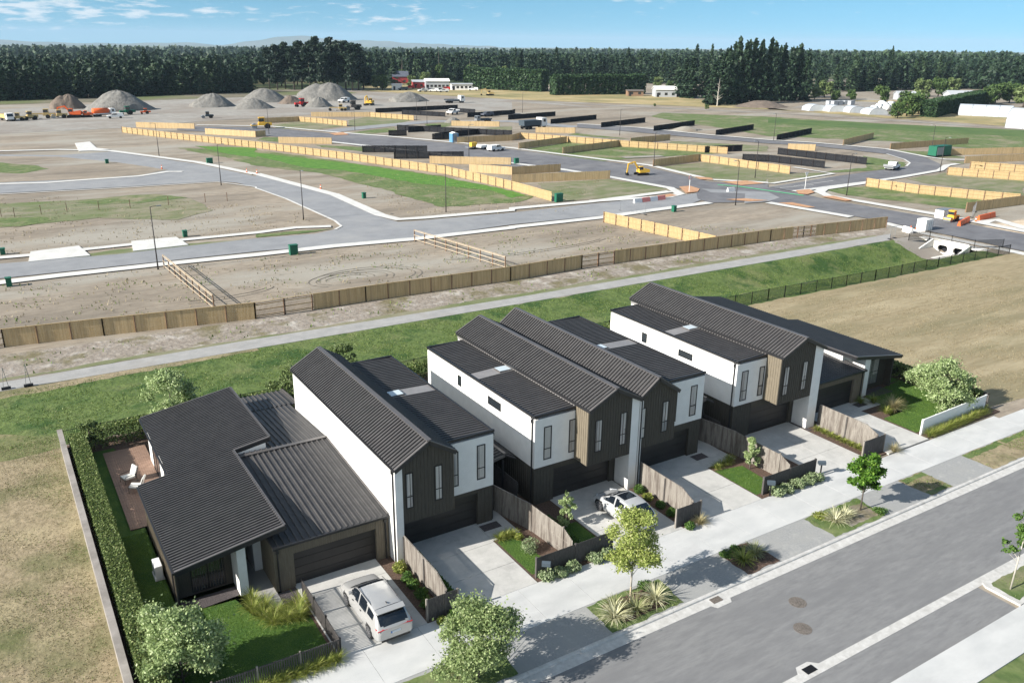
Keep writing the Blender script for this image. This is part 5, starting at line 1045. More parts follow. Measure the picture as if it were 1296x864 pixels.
# ------------------------------------------------------------ cars
def lerp_tab(tab, x):
    xs = [t[0] for t in tab]
    return [float(np.interp(x, xs, [t[i] for t in tab])) for i in range(1, len(tab[0]))]
def car(label, paint, L, W, stations, wb, front_x, belt_rise, wr_, roof_glass, rails):
    """nose at +y, built round the origin. stations: y, z_bottom, z_belt, z_top, w_belt, w_top (half widths)"""
    t = thing('parked_car', label, 'car', (0,0,0), 'cars parked on the driveways')
    ny = 120; ys_ = [ -L/2 + L*i/ny for i in range(ny+1)]
    def sm(i, c):   # smoothed station values
        y = ys_[i]; acc = [0]*5; w_ = 0
        for d in (-.12,-.06,0,.06,.12):
            v = lerp_tab(stations, max(-L/2, min(L/2, y+d))); acc = [a+b_ for a, b_ in zip(acc, v)]; w_ += 1
        return [a/w_ for a in acc]
    fy, ry = front_x, front_x-wb; rad = .375; ring = []
    prof = [(0.0,.0),(.35,.0),(.85,.0),(.97,.06),(1.0,.20),(1.005,.42),(1.0,.62),(.985,.80),(.965,.92),(.945,1.0)]   # lower body: (width, z) fractions
    for i in range(ny+1):
        zb, zbelt, ztop, wbelt, wtop = sm(i, 0); r = []
        endf = min(1.0, min(ys_[i]+L/2, L/2-ys_[i])/.35); ef = math.sqrt(max(0, 1-(1-endf)**2)); W2 = W/2*(.80+.20*ef)
        for a, c in prof: r.append((a*W2*(wbelt if c > .9 else 1), zb+(zbelt-zb)*c))
        for k in range(1, 7):
            u = k/6; r.append((W2*(wbelt*.945+(wtop-wbelt*.945)*(u**1.15)), zbelt+(ztop-.05-zbelt)*u))
        for u, dz in ((.90,.022),(.72,.036),(.45,.046),(.2,.05),(0,.05)): r.append((W2*wtop*u, ztop-.05+dz))
        ring.append(r)
    nr = len(ring[0]); V = []; idx = {}
    for i in range(ny+1):
        for j in range(nr): V.append((ring[i][j][0], ys_[i], ring[i][j][1]))
    body, glass, arch = [], [], []
    parts = {k: MB() for k in ('body','windscreen','rear_window','side_window','side_window2','roof_glass','arch')}
    for i in range(ny):
        for j in range(nr-1):
            q = [V[i*nr+j], V[(i+1)*nr+j], V[(i+1)*nr+j+1], V[i*nr+j+1]]; cy = sum(p[1] for p in q)/4; cz = sum(p[2] for p in q)/4; cx = sum(p[0] for p in q)/4
            zb, zbelt, ztop, wbelt, wtop = sm(i, 0); key = 'body'
            slope = abs(ring[min(i+1,ny)][-1][1]-ring[i][-1][1])/(L/ny)
            if j < len(prof)-2 and cz < .74 and any((cy-c_)**2+(cz-.36)**2 < .445**2 for c_ in (fy, ry)) and j > 2: key = 'arch'
            elif ztop-zbelt > .30 and cz > zbelt+.045 and cz < ztop-.095 and j >= len(prof)-1 and j < nr-5 and GL[0] < cy < GL[1] and not any(abs(cy-p) < .05 for p in PIL): key = 'side_window'
            elif j >= nr-5 and slope > .20 and cz > BELTMIN and cy > 0 and cx < W/2*.88*wtop: key = 'windscreen'
            elif j >= nr-5 and slope > .20 and cz > BELTMIN and cy < 0 and cx < W/2*.85*wtop: key = 'rear_window'
            elif roof_glass and j >= nr-4 and roof_glass[0] < cy < roof_glass[1]: key = 'roof_glass'
            if key in ('windscreen','rear_window') and cz > ztop+9: key = 'body'
            parts[key].add(q, [(0,1,2,3)]); parts['side_window2' if key == 'side_window' else key].add([(-p[0],p[1],p[2]) for p in q], [(3,2,1,0)])
    cap = MB()
    for i in (0, ny):
        p = [V[i*nr+j] for j in range(nr)]; pm = [(-a,b_,c) for a,b_,c in reversed(p)]; cap.add(p+pm, [tuple(range(2*nr))])
    parts['body'].add(cap.v, cap.f)
    def weld(o):
        bm = bmesh.new(); bm.from_mesh(o.data); bmesh.ops.remove_doubles(bm, verts=bm.verts, dist=.0005); bmesh.ops.recalc_face_normals(bm, faces=bm.faces); bm.to_mesh(o.data); bm.free()
        for p in o.data.polygons: p.use_smooth = len(p.vertices) < 5
    for k, m_ in (('body',paint),('windscreen','car_glass'),('rear_window','car_glass'),('roof_glass','car_glass'),('arch','mesh_black')):
        if parts[k].v: o = parts[k].build(k if k != 'arch' else 'wheel_arch', m_, t); weld(o)
    for k in ('side_window','side_window2'): o = parts[k].build('side_window', 'car_glass', t); weld(o)
    for s_ in (-1, 1):
        for c_ in (fy, ry):
            xw = s_*(W/2-.105); w_ = thing('wheel', None, None, (0,0,0)); w_.parent = t; w_.location = (xw, c_, .375); w_.scale = (1.08,1.06,1.06)
            MB().tube([(-.12,0,0),(-.1,0,0),(.1,0,0),(.12,0,0)],[.33,.355,.355,.33],28).build('tyre','tyre',None).parent = w_
            rim = MB().tube([(s_*.10,0,0),(s_*.126,0,0)],[.27,.255],24)
            r_ = rim.build('rim_back','mesh_black',None); r_.parent = w_
            sp = MB()
            for k in range(10): a = 2*math.pi*k/10; sp.bar((s_*.13,math.cos(a)*.03,math.sin(a)*.03),(s_*.125,math.cos(a)*.25,math.sin(a)*.25),.045,.018,up=(1,0,0))
            for k in range(24): a = 2*math.pi*k/24; a2 = 2*math.pi*(k+1)/24; sp.bar((s_*.125,math.cos(a)*.26,math.sin(a)*.26),(s_*.125,math.cos(a2)*.26,math.sin(a2)*.26),.03,.03,up=(1,0,0))
            r_ = sp.build('rim','alloy',None); r_.parent = w_
        zz = BELTMIN+.12; MB().add([], []) 
        b = MB().hexa([(s_*(W/2-.10),MIR-.10,zz-.05),(s_*(W/2+.10),MIR-.09,zz-.04),(s_*(W/2+.11),MIR+.06,zz-.02),(s_*(W/2-.10),MIR+.08,zz-.02),(s_*(W/2-.10),MIR-.09,zz+.09),(s_*(W/2+.09),MIR-.08,zz+.09),(s_*(W/2+.09),MIR+.04,zz+.08),(s_*(W/2-.10),MIR+.06,zz+.06)]); b.build('wing_mirror',paint,t)
        if rails: MB().tube([(s_*W/2*.70,-1.2,RZ-.04),(s_*W/2*.72,-.9,RZ+.02),(s_*W/2*.74,.3,RZ+.03),(s_*W/2*.73,.75,RZ-.03)],.016,6).build('roof_rail','fascia',t,smooth=True)
        for y_ in (-.15,.85): MB().box(s_*(W/2+.0)-.012,s_*(W/2+.0)+.012,y_-.35,y_-.2,BELTMIN-.13,BELTMIN-.10).build('door_handle','fascia',t)
        lamp = MB().hexa([(s_*.55,L/2-.20,.70),(s_*.88*W/2,L/2-.42,.72),(s_*.88*W/2,L/2-.34,.72),(s_*.55,L/2-.02,.70),(s_*.55,L/2-.24,.80),(s_*.88*W/2,L/2-.46,.83),(s_*.88*W/2,L/2-.37,.83),(s_*.55,L/2-.05,.80)]); lamp.build('headlight','head_lens',t)
    return t
# large white-grey SUV
GL = (-1.75, 1.02); PIL = (-.02, -1.02); BELTMIN = 1.06; MIR = .88; RZ = 1.66
ST1 = [(-2.5,.42,.80,.86,.90,.88),(-2.44,.30,.98,1.02,.94,.86),(-2.30,.26,1.04,1.13,.96,.82),(-2.12,.25,1.08,1.30,.965,.80),(-1.72,.24,1.09,1.58,.97,.77),(-1.3,.24,1.08,1.655,.98,.765),(-.3,.24,1.06,1.69,.98,.765),(.45,.24,1.04,1.645,.98,.76),(.75,.24,1.03,1.53,.98,.77),(1.35,.24,1.00,1.12,.97,.85),(1.55,.24,.97,1.045,.965,.86),(2.2,.26,.86,.92,.94,.84),(2.42,.30,.76,.82,.90,.82),(2.5,.40,.66,.70,.85,.80)]
suv = car('white-silver SUV parked nose-in before the left-hand double garage', 'car_silver', 5.0, 2.0, ST1, 2.99, 1.53, 0, 0, None, True)
# its tail: full-width light strip, plate, bumper, spoiler
sx = MB().box(-.92,.92,-2.475,-2.44,.90,.955); sx.build('tail_light_strip','tail_red',suv)
for s_ in (-1,1): MB().hexa([(s_*.62,-2.49,.85),(s_*.95,-2.30,.85),(s_*.95,-2.24,.85),(s_*.62,-2.43,.85),(s_*.62,-2.47,.98),(s_*.95,-2.28,.98),(s_*.95,-2.20,.98),(s_*.62,-2.40,.98)]).build('tail_light','tail_red',suv)
pl = MB().box(-.26,.26,-2.512,-2.502,.66,.77).build('number_plate','plate',suv); MB().box(-.26,-.2,-2.516,-2.512,.66,.77).build('plate_band','plate_blue',pl)
MB().box(-.75,.75,-2.50,-2.42,.27,.40).build('lower_bumper','fascia',suv); MB().hexa([(-.74,-2.06,1.585),(.74,-2.06,1.585),(.76,-1.7,1.60),(-.76,-1.7,1.60),(-.72,-2.06,1.615),(.72,-2.06,1.615),(.76,-1.7,1.655),(-.76,-1.7,1.655)]).build('spoiler','car_silver',suv)
MB().hexa([(-.015,-1.5,1.66),(.015,-1.5,1.66),(.015,-1.3,1.66),(-.015,-1.3,1.66),(-.006,-1.5,1.73),(.006,-1.5,1.73),(.006,-1.42,1.71),(-.006,-1.42,1.71)]).build('aerial','fascia',suv)
MB().box(-.45,.45,2.46,2.52,.38,.66).build('grille','mesh_black',suv)
suv.location = (13.62,34.58,.132)
# smaller silver hatchback
GL = (-1.45, 1.12); PIL = (.02, -.86); BELTMIN = .98; MIR = .95; RZ = 1.52
ST2 = [(-2.2,.40,.74,.80,.88,.86),(-2.15,.30,.92,.98,.92,.84),(-2.0,.25,.99,1.10,.95,.80),(-1.85,.22,1.02,1.24,.96,.78),(-1.4,.20,1.02,1.47,.97,.75),(-.8,.20,.99,1.56,.98,.745),(0,.20,.96,1.57,.98,.745),(.45,.20,.94,1.50,.98,.75),(1.25,.22,.89,1.03,.97,.84),(1.5,.24,.86,.93,.96,.86),(1.95,.28,.78,.83,.93,.84),(2.15,.32,.68,.72,.88,.80),(2.2,.40,.60,.64,.85,.78)]
hb = car('silver hatchback with a dark glass roof panel, parked nose-in behind the yellow-green street tree', 'car_white', 4.4, 1.82, ST2, 2.68, 1.38, 0, 0, (-.55,.25), False)
MB().box(-.26,.26,-2.212,-2.203,.60,.71).build('number_plate','plate',hb)
for s_ in (-1,1): MB().hexa([(s_*.5,-2.21,.80),(s_*.88,-2.02,.80),(s_*.88,-1.96,.80),(s_*.5,-2.15,.80),(s_*.5,-2.19,.92),(s_*.88,-2.00,.92),(s_*.88,-1.92,.92),(s_*.5,-2.12,.92)]).build('tail_light','tail_red',hb)
MB().box(-.65,.65,-2.21,-2.14,.24,.36).build('lower_bumper','fascia',hb); MB().box(-.4,.4,2.17,2.215,.34,.58).build('grille','mesh_black',hb)
hb.location = (30.72,35.55,.132)

# ------------------------------------------------------------ machines and vehicles on the building site
def wheels(t, pts, r, w, axis='x'):
    me = None
    for x, y in pts:
        if me is None:
            o = MB().tube([(-w/2,0,0),(w/2,0,0)],r,14).build('wheel','tyre',None); me = o.data
        else: o = bpy.data.objects.new('wheel', me); C.objects.link(o)
        o.parent = t; o.location = (x, y, r)
def place(t, p, rz, sc=1.0): t.location = (p[0], p[1], 0); t.rotation_euler = (0,0,rz); t.scale = (sc,)*3
def pickup(p, rz, paint, lb, tray='open', sc=1.0):     # nose at +y
    t = thing('pickup_truck', lb, 'pickup', (0,0,0)); b = MB()
    b.prism_x([(-2.6,.55),(2.4,.55),(2.6,.75),(2.55,1.0),(1.5,1.12),(-2.6,1.12)],-.92,.92); b.build('body',paint,t)
    MB().prism_x([(-.75,1.12),(1.45,1.12),(.75,1.75),(-.55,1.78)],-.82,.82).build('cab',paint,t)
    b = MB().prism_x([(-.6,1.2),(1.15,1.2),(.68,1.66),(-.48,1.68)],-.835,.835).build('side_window','glass_dark',t)
    MB().hexa([(-.72,1.40,1.2),(.72,1.40,1.2),(.72,.82,1.70),(-.72,.82,1.70),(-.72,1.43,1.2),(.72,1.43,1.2),(.72,.85,1.72),(-.72,.85,1.72)]).build('windscreen','glass_dark',t)
    if tray == 'open': MB().box(-.75,.75,-2.5,-.85,1.05,1.125).build('tray','truck_dark',t)
    elif tray == 'canopy': MB().prism_x([(-2.55,1.12),(-.75,1.12),(-.75,1.75),(-2.45,1.72)],-.82,.82).build('canopy',paint,t)
    else: MB().box(-1.05,1.05,-3.2,-.85,.95,1.1).box(-1.05,1.05,-3.2,-3.14,1.1,1.45).build('flat_deck','grey_metal',t)
    wheels(t, [(-.8,1.7),(.8,1.7),(-.8,-1.6),(.8,-1.6)], .4,.26); place(t,p,rz,sc); return t
def truck(p, rz, cabm, bodym, lb, style='tipper', sc=1.0):
    t = thing('truck', lb, 'truck', (0,0,0)); o = MB().prism_x([(1.9,.7),(3.9,.7),(3.9,1.7),(3.6,2.9),(1.9,2.95)],-1.2,1.2).build('cab',cabm,t)
    MB().hexa([(-1.05,3.86,1.75),(1.05,3.86,1.75),(1.05,3.6,2.75),(-1.05,3.6,2.75),(-1.05,3.92,1.75),(1.05,3.92,1.75),(1.05,3.66,2.76),(-1.05,3.66,2.76)]).build('windscreen','glass_dark',t); MB().box(-1.22,1.22,2.5,3.3,1.8,2.6).build('side_window','glass_dark',t)
    MB().box(-.5,.5,-4.2,3.6,.6,.95).build('chassis','black_metal',t)
    if style == 'tipper': MB().hexa([(-1.15,-4.3,1.0),(1.15,-4.3,1.0),(1.15,1.6,1.0),(-1.15,1.6,1.0),(-1.25,-4.5,2.4),(1.25,-4.5,2.4),(1.25,1.7,2.4),(-1.25,1.7,2.4)]).build('tipper_body',bodym,t)
    elif style == 'tank':
        MB().tube([(0,-4.3,2.0),(0,-4.1,2.0),(0,1.4,2.0),(0,1.6,2.0)],[.7,1.15,1.15,.7],18).build('tank',bodym,t,smooth=True); MB().box(-1.17,1.17,-4.4,1.6,.95,1.25).build('deck','white_paint',t)
    else: MB().box(-1.2,1.2,-4.4,1.6,1.0,1.15).box(-1.2,-1.14,-4.4,1.6,1.15,1.6).box(1.14,1.2,-4.4,1.6,1.15,1.6).build('flat_deck',bodym,t)
    wheels(t,[(-1.0,2.9),(1.0,2.9),(-1.0,-2.0),(1.0,-2.0),(-1.0,-3.3),(1.0,-3.3)],.52,.34); place(t,p,rz,sc); return t
def excavator(p, rz, m, lb, sc=1.0, up=1.0):
    t = thing('excavator', lb, 'excavator', (0,0,0))
    for s_ in (-1,1): MB().prism_x([(-2.0,.2),(-1.7,0),(1.7,0),(2.0,.2),(2.0,.65),(1.7,.85),(-1.7,.85),(-2.0,.65)],s_*.95,s_*1.45).build('track','black_metal',t)
    MB().box(-.9,.9,-1.2,1.2,.5,.95).build('undercarriage','black_metal',t); MB().prism_x([(-2.2,1.0),(1.2,1.0),(1.2,1.7),(-1.2,2.1),(-2.2,1.9)],-1.3,1.3).build('upper_body',m,t)
    c_ = MB().prism_x([(.0,1.7),(1.5,1.7),(1.3,2.9),(.1,2.95)],-1.28,-.35).build('cab',m,t); MB().box(-1.3,-.33,.2,1.42,1.9,2.75).build('cab_window','glass_dark',t)
    k = up; MB().bar((.15,1.0,1.7),(.15,2.6,1.7+2.6*k),.35,.5).build('lower_boom',m,t); MB().bar((.15,2.5,1.6+2.6*k),(.15,4.6,1.4+2.3*k),.32,.42).build('boom',m,t); MB().bar((.15,4.6,1.5+2.4*k),(.15,5.0,.9),.28,.36).build('arm',m,t)
    MB().prism_x([(4.5,.3),(5.2,.2),(5.3,.95),(4.8,1.1)],-.45,.75).build('bucket','black_metal',t); place(t,p,rz,sc); return t
def loader(p, rz, m, lb, sc=1.0, kind='loader'):
    t = thing(kind, lb, kind.replace('_',' '), (0,0,0)); MB().prism_x([(-2.8,.9),(.8,.9),(.8,1.6),(-.6,1.75),(-2.8,1.7)],-.95,.95).build('body',m,t); MB().box(-.75,.75,-.9,.6,1.7,3.0).build('cab',m,t); MB().box(-.77,.77,-.75,.62,1.95,2.8).build('cab_window','glass_dark',t); MB().box(-.85,.85,-1.0,.7,3.0,3.1).build('cab_roof',m,t)
    if kind == 'loader':
        for s_ in (-1,1): MB().bar((s_*.6,.4,1.4),(s_*.6,2.7,.7),.18,.3).build('lift_arm',m,t)
        MB().prism_x([(2.5,.15),(3.5,.1),(2.7,.95),(2.5,1.3)],-1.25,1.25).build('bucket','grey_metal',t); wheels(t,[(-.95,1.3),(.95,1.3),(-.95,-1.7),(.95,-1.7)],.72,.5)
    elif kind == 'roller': MB().tube([(-.95,1.9,.75),(.95,1.9,.75)],.75,20).build('drum','grey_metal',t); MB().box(-1.1,1.1,1.0,2.8,.9,1.1).build('yoke',m,t); wheels(t,[(-.85,-1.6),(.85,-1.6)],.75,.45)
    elif kind == 'grader': MB().bar((0,.6,1.5),(0,5.0,1.6),.35,.4).build('beam',m,t); MB().bar((-1.7,2.2,.45),(1.7,2.8,.45),.08,.6).build('blade','grey_metal',t); wheels(t,[(-.95,4.8),(.95,4.8),(-.95,-.6),(.95,-.6),(-.95,-2.1),(.95,-2.1)],.65,.4)
    else: MB().box(-.55,.55,.5,2.6,.95,1.6).build('bonnet',m,t); wheels(t,[(-.9,-.9),(.9,-.9)],.85,.5); wheels(t,[(-.75,1.9),(.75,1.9)],.5,.3)
    place(t,p,rz,sc); return t
q = lambda l: l[0]
truck(q([(12.03,357.00)]), 3.4, 'white_paint','tan_yellow','dump truck with white cab at the left end of the parked machines','tipper',.95)
for (p, lb, k_, rz, sc) in ((q([(15.14,355.56)]),'tan loader right of the white-cabbed dump truck','loader',1.4,.9),(q([(18.97,357.34)]),'tan loader in the middle of the parked machines','loader',1.8,1.0),(q([(24.70,362.03)]),'largest tan grader among the parked machines','grader',1.4,1.1),(q([(28.75,360.17)]),'tan roller left of the orange excavator','roller',1.6,1.0)):
    loader(p, rz, 'tan_yellow', lb, sc, k_)
excavator(q([(34.00,361.55)]), 1.3,'orange_paint','big orange excavator with raised arm before the gravel heap',1.15,.75); excavator(q([(38.14,361.57)]), 1.8,'orange_paint','lower orange excavator just right of the big orange one',.85,.45)
truck(q([(44.39,362.64)]), -1.3,'white_paint','orange_paint','white truck with an orange tank before the largest left gravel heap','tank',1.0); pickup(q([(46.65,351.91)]), 1.5,'white_paint','white pickup parked in front of the orange tank truck','canopy',1.1)
loader(q([(53.03,366.82)]), 1.7,'green_box','green tractor right of the orange tank truck',1.05,'tractor'); loader(q([(59.83,367.93)]), 1.5,'orange_paint','small orange tractor alone on the gravel right of the green tractor',.7,'tractor')
loader(q([(76.45,338.17)]), 1.5,'truck_dark','small dark roller alone on the gravel yard',.8,'roller'); loader(q([(82.89,290.81)]), 1.4,'yellow_paint','yellow roller at the left beside the lamp post',1.2,'roller')
loader(q([(127.26,380.70)]), 1.6,'red_paint','red tractor between the gravel heaps',1.2,'tractor'); pickup(q([(154.69,400.13)]), 2.2,'white_paint','white pickup at the foot of the tall gravel heap','canopy',1.35); excavator(q([(158.47,378.11)]), 2.4,'yellow_paint','yellow excavator right of the tall gravel heap',1.1,.9)
loader(q([(140.77,354.48)]), 1.5,'rust_iron','dark red roller on the haul road',1.3,'roller'); loader(q([(134.48,352.46)]), 1.3,'tan_yellow','small tan grader on the haul road',.9,'grader')
truck(q([(202.49,376.91)]), -1.6,'white_paint','grey_metal','white flatbed truck crossing the far yard','flat',1.2); pickup(q([(168.78,316.50)]), 2.2,'white_paint','white pickup between the far black fences','flat',1.3); pickup(q([(176.75,302.15)]), 1.8,'roof_blue','dark blue car before the far black fence','canopy',1.1)
truck(q([(162.68,281.28)]), 1.6,'grey_metal','truck_dark','grey delivery truck on the far side road','flat',.8); truck(q([(165.57,251.15)]), -1.45,'white_paint','truck_dark','tipper truck with white cab on the side road in the middle','tipper',1.25)
excavator(q([(248.80,422.06)]), 1.3,'tan_yellow','distant tan excavator beside the white huts',1.0,.8)
excavator(q([(127.19,148.40)]), 1.35,'yellow_paint','yellow digger standing on the main road',.72,1.0)
pickup(q([(120.94,201.93)]), -1.35,'white_paint','white ute towing a trailer on the main road','canopy',1.0); pickup(q([(187.26,126.79)]), -1.25,'white_paint','white flat-deck ute on the loop road','flat',1.1)
t = thing('trailer','trailer loaded with a small yellow machine behind the white ute','trailer',(0,0,0)); MB().box(-1,1,-2.2,2.2,.6,.75).build('deck','grey_metal',t); wheels(t,[(-1,-.3),(1,-.3),(-1,.6),(1,.6)],.35,.25); MB().box(-.5,.5,-1,1,.8,1.9).build('load','yellow_paint',t); MB().bar((0,2.2,.65),(0,3.6,.6),.1,.1).build('drawbar','grey_metal',t); place(t,q([(117.64,208.67)]),-1.35)
t = thing('trailer','small trailer behind the grey frames beside the loaded trailer','trailer',(0,0,0)); MB().box(-1,1,-1.6,1.6,.6,.8).build('deck','grey_metal',t); wheels(t,[(-1,0),(1,0)],.35,.25); MB().box(-.96,.96,-1.5,1.5,.8,1.3).build('load','white_paint',t); place(t,q([(119.52,206.69)]),-1.35)
# dig spoil and material stacks at the roadworks
loader(q([(139.33,81.78)]), 1.7,'yellow_paint','yellow roller standing at the roadworks',.62,'roller')

# stockpiles
def heap(c, rx, ry, h, m, lb, peaks=1, seed=0):
    g = np.random.default_rng(seed); b = MB(); nr, na = 22, 56; vs = []; ph = g.random(8)*6.28
    pk = [(g.uniform(-.45,.45), g.uniform(-.2,.2), g.uniform(.7,.95)) for _ in range(peaks-1)]+[(0,0,1)]
    for i in range(nr+1):
        for j in range(na):
            r = i/nr; a = 2*math.pi*j/na; rr_ = r*(1+.10*math.sin(3*a+ph[0])+.06*math.sin(7*a+ph[1])+.04*math.sin(13*a+ph[2])); x, y = rr_*math.cos(a), rr_*math.sin(a)
            z = max(max(0, hh*(1-math.hypot((x-px_)*1.0,(y-py_))*1.06)) for px_, py_, hh in pk); z = z if z < .62 else .62+.28*(1-math.exp(-(z-.62)*2.6))
            z += .03*math.sin(9*a+ph[3]+5*r)*r*(1-r)*4*.6+g.uniform(-.012,.012)*(1 if 0 < r < 1 else 0)
            vs.append((c[0]+x*rx, c[1]+y*ry, max(-.05, z*h*1.15 if i < nr else -.05)))
    fs = [(i*na+j, i*na+(j+1) % na, (i+1)*na+(j+1) % na, (i+1)*na+j) for i in range(nr) for j in range(na)]
    o = b.add(vs, fs).build('gravel_heap', m, smooth=True, loc=(c[0],c[1],0)); tag(o, lb, 'gravel heap', 'stockpiles in the gravel yard')
def mid(a, c): return ((a[0]+c[0])/2, (a[1]+c[1])/2+ (Vector(c)-Vector(a)).length*.25)
def heap_px(pp, h, m, lb, peaks=1, seed=0): a, c = pp; L = (Vector(c)-Vector(a)).length; heap(mid(a,c), L/2*1.03, L/2*.75, h, m, lb, peaks, seed)
heap_px([(41.18,393.91),(67.12,382.39)],8.6,'gravel_pile','largest grey gravel heap on the left, behind the parked machines',2,1); heap_px([(84.89,399.09),(101.71,387.90)],6.2,'gravel_pile','double-peaked grey heap left of the pine clump',2,2)
heap_px([(97.27,379.78),(104.94,373.96)][:1]+[(114.79,373.32)],4.6,'gravel_pile','low grey heap in front of the pine clump, left one',1,3); heap_px([(118.46,427.65),(127.06,402.93)],6.8,'gravel_pile','grey heap before the left pines, second from the tall heap',1,4)
heap_px([(141.27,418.16),(168.96,406.63)],9.2,'gravel_pile','tallest grey heap, before the right end of the pine clump',2,5); heap_px([(127.89,377.80),(140.64,372.25)],4.8,'gravel_pile','small grey heap in front of the tallest heap',1,6)
heap_px([(124.59,403.97),(134.46,396.89)],4.0,'dark_pile','dark low heap behind the red tractor',2,7); heap_px([(178.14,396.45),(197.75,388.24)],5.0,'gravel_pile','long rough grey heap near the white buildings',3,8)
heap_px([(31.81,409.78),(42.77,401.37)],6.5,'dark_pile','dark earth heap left of the largest gravel heap',2,9); heap_px([(313.00,291.68),(340.89,285.11)],3.2,'dark_pile','dark mulch heap at the foot of the right pines',2,10)
heap_px([(148.67,284.25),(154.45,279.76)],2.2,'gravel_pile','pale gravel spill between the far lots',1,11); heap_px([(206.48,225.25),(215.34,217.15)],1.4,'dirt','low dirt mound between the slanting black fences',3,12)

# ------------------------------------------------------------ far buildings
def shed(p, lx, ly, hw, hr, rz, wallm, roofm, name, cat, lb, wins=0):
    t = thing(name, lb, cat, (0,0,0)); MB().box(-lx/2,lx/2,-ly/2,ly/2,0,hw).build('wall',wallm,t)
    b = MB().hexa([(-lx/2-.4,-ly/2-.5,hw-.1),(lx/2+.4,-ly/2-.5,hw-.1),(lx/2+.4,0,hr),(-lx/2-.4,0,hr),(-lx/2-.4,-ly/2-.5,hw+.15),(lx/2+.4,-ly/2-.5,hw+.15),(lx/2+.4,0,hr+.25),(-lx/2-.4,0,hr+.25)])
    b.hexa([(-lx/2-.4,.02,hr),(lx/2+.4,.02,hr),(lx/2+.4,ly/2+.5,hw-.1),(-lx/2-.4,ly/2+.5,hw-.1),(-lx/2-.4,.02,hr+.25),(lx/2+.4,.02,hr+.25),(lx/2+.4,ly/2+.5,hw+.15),(-lx/2-.4,ly/2+.5,hw+.15)]); b.build('roof',roofm,t)
    b = MB().prism_x([(-ly/2,hw),(ly/2,hw),(0,hr)],-lx/2+.01,lx/2-.01); b.build('gable',wallm,t)
    for i in range(wins): x_ = -lx/2+lx*(i+.5)/wins; MB().box(x_-.8,x_+.8,-ly/2-.05,-ly/2-.01,1.0,2.4).build('window','glass_dark',t)
    MB().box(-lx/2+.8,-lx/2+2.0,-ly/2-.06,-ly/2-.01,0,2.2).build('door','mesh_black',t); t.location = (*p,0); t.rotation_euler = (0,0,rz)
shed(q([(264.28,573.50)]),11,7,4.5,8,-.35,'barn_red','roof_blue','barn','barn','dark red barn with a blue-grey roof before the distant trees',2); shed(q([(256.64,502.11)]),15,9,4.5,5.8,-.35,'shed_white','white_paint','long_shed','shed','long pale-roofed shed behind the parked cars',6)
shed(q([(249.34,509.92)]),11,7,3.8,4.8,-.35,'barn_red','shed_white','workshop','shed','red and white workshop left of the long pale shed',3); shed(q([(262.43,480.05)]),13,4,3.4,3.8,-.35,'white_paint','shed_white','site_office','cabin','row of white site cabins at the right of the yard',5)
shed(q([(225.22,493.91)]),6,3,3.2,3.4,-.35,'white_paint','white_paint','container','container','white container left of the red trucks'); shed(q([(336.52,377.21)]),12,9,4,5.6,-.5,'shed_white','white_paint','farm_shed','shed','white farm shed left of the dark conifers',3)
shed(q([(325.27,389.66)]),9,6,2.8,3.2,-.5,'timber_brown','rust_iron','hut','hut','brown hut at the end of the dark shelterbelt',2); M('roof_tin', (.42,.44,.46), None, rough=.5)
shed(q([(466.77,282.64)]),13,9,3.6,5.4,-.6,'shed_white','roof_tin','farm_shed','shed','grey-roofed shed behind the clipped hedge on the right',2); shed(q([(448.55,302.98)]),10,7,3,4.4,-.6,'shed_white','roof_tin','farm_shed','shed','low grey shed between the round trees on the right',2)
pcs = [(230.51,468.89),(235.33,471.54),(236.49,466.61),(241.16,469.32),(240.03,460.83),(238.70,503.60),(251.13,479.48),(264.92,469.57),(226.93,488.54)]; cm = ['white_paint','roof_blue','white_paint','grey_metal','white_paint','red_paint','red_paint','white_paint','truck_dark']
cl = ['white pickup, leftmost of the row by the long shed','dark pickup second in the row by the long shed','white pickup in the middle of the row by the long shed','grey pickup fourth in the row by the long shed','white pickup at the right of the row by the long shed','red vehicle by the red and white workshop','red vehicle at the right end of the long shed','white pickup right of the white site cabins','dark vehicle beside the white container']
for i, p in enumerate(pcs): pickup(p, rng.uniform(-.5,.3)+1.4, cm[i], cl[i], 'canopy', 1.15)
def tunnel(a, c, r, h, lb, name='tunnel_house', dome=False):
    t = thing(name, lb, 'greenhouse' if not dome else 'covered mound', (*a,0)); a, c = Vector(a), Vector(c); d = (c-a).normalized(); nr = Vector((-d.y,d.x)); prof = [(math.cos(math.pi*k/14)*r, (math.sin(math.pi*k/14))**.75*h) for k in range(15)]
    b = MB(); n = len(prof); vs = []
    for P_ in (a, c): vs += [(P_.x+nr.x*u, P_.y+nr.y*u, z) for u, z in prof]
    b.add(vs, [(i,i+1,n+i+1,n+i) for i in range(n-1)]+[tuple(range(n)),tuple(range(2*n-1,n-1,-1))]); b.build('cover','tunnel_white',t)
    L = (c-a).length; k = max(1,int(L/5)); rb = MB()
    for j in range(k+1):
        p = a.lerp(c,j/k); rb.tube([(p.x+nr.x*u*1.01,p.y+nr.y*u*1.01,z*1.01+.02) for u, z in prof],.06,4,cap=False)
    rb.build('hoops','grey_metal',t)
tunnel(*[(372.77,224.16),(382.43,205.89)],6,4.6,'long white plastic tunnel house behind the dry paddock'); tunnel(*[(333.12,179.35),(337.57,162.04)],7,7,'tall white tunnel house at the right edge')
for i, (p, lb) in enumerate(zip([(330.04,263.01),(333.81,255.05),(337.57,247.24),(336.20,236.07)],('first white arched cover from the left in the nursery','second white arched cover from the left in the nursery','third white arched cover from the left in the nursery','fourth white arched cover, beside the wrapped bales'))):
    tunnel((p[0]-.3,p[1]+2),(p[0]+2.6,p[1]+9),4.3,2.8,lb,'cloche')
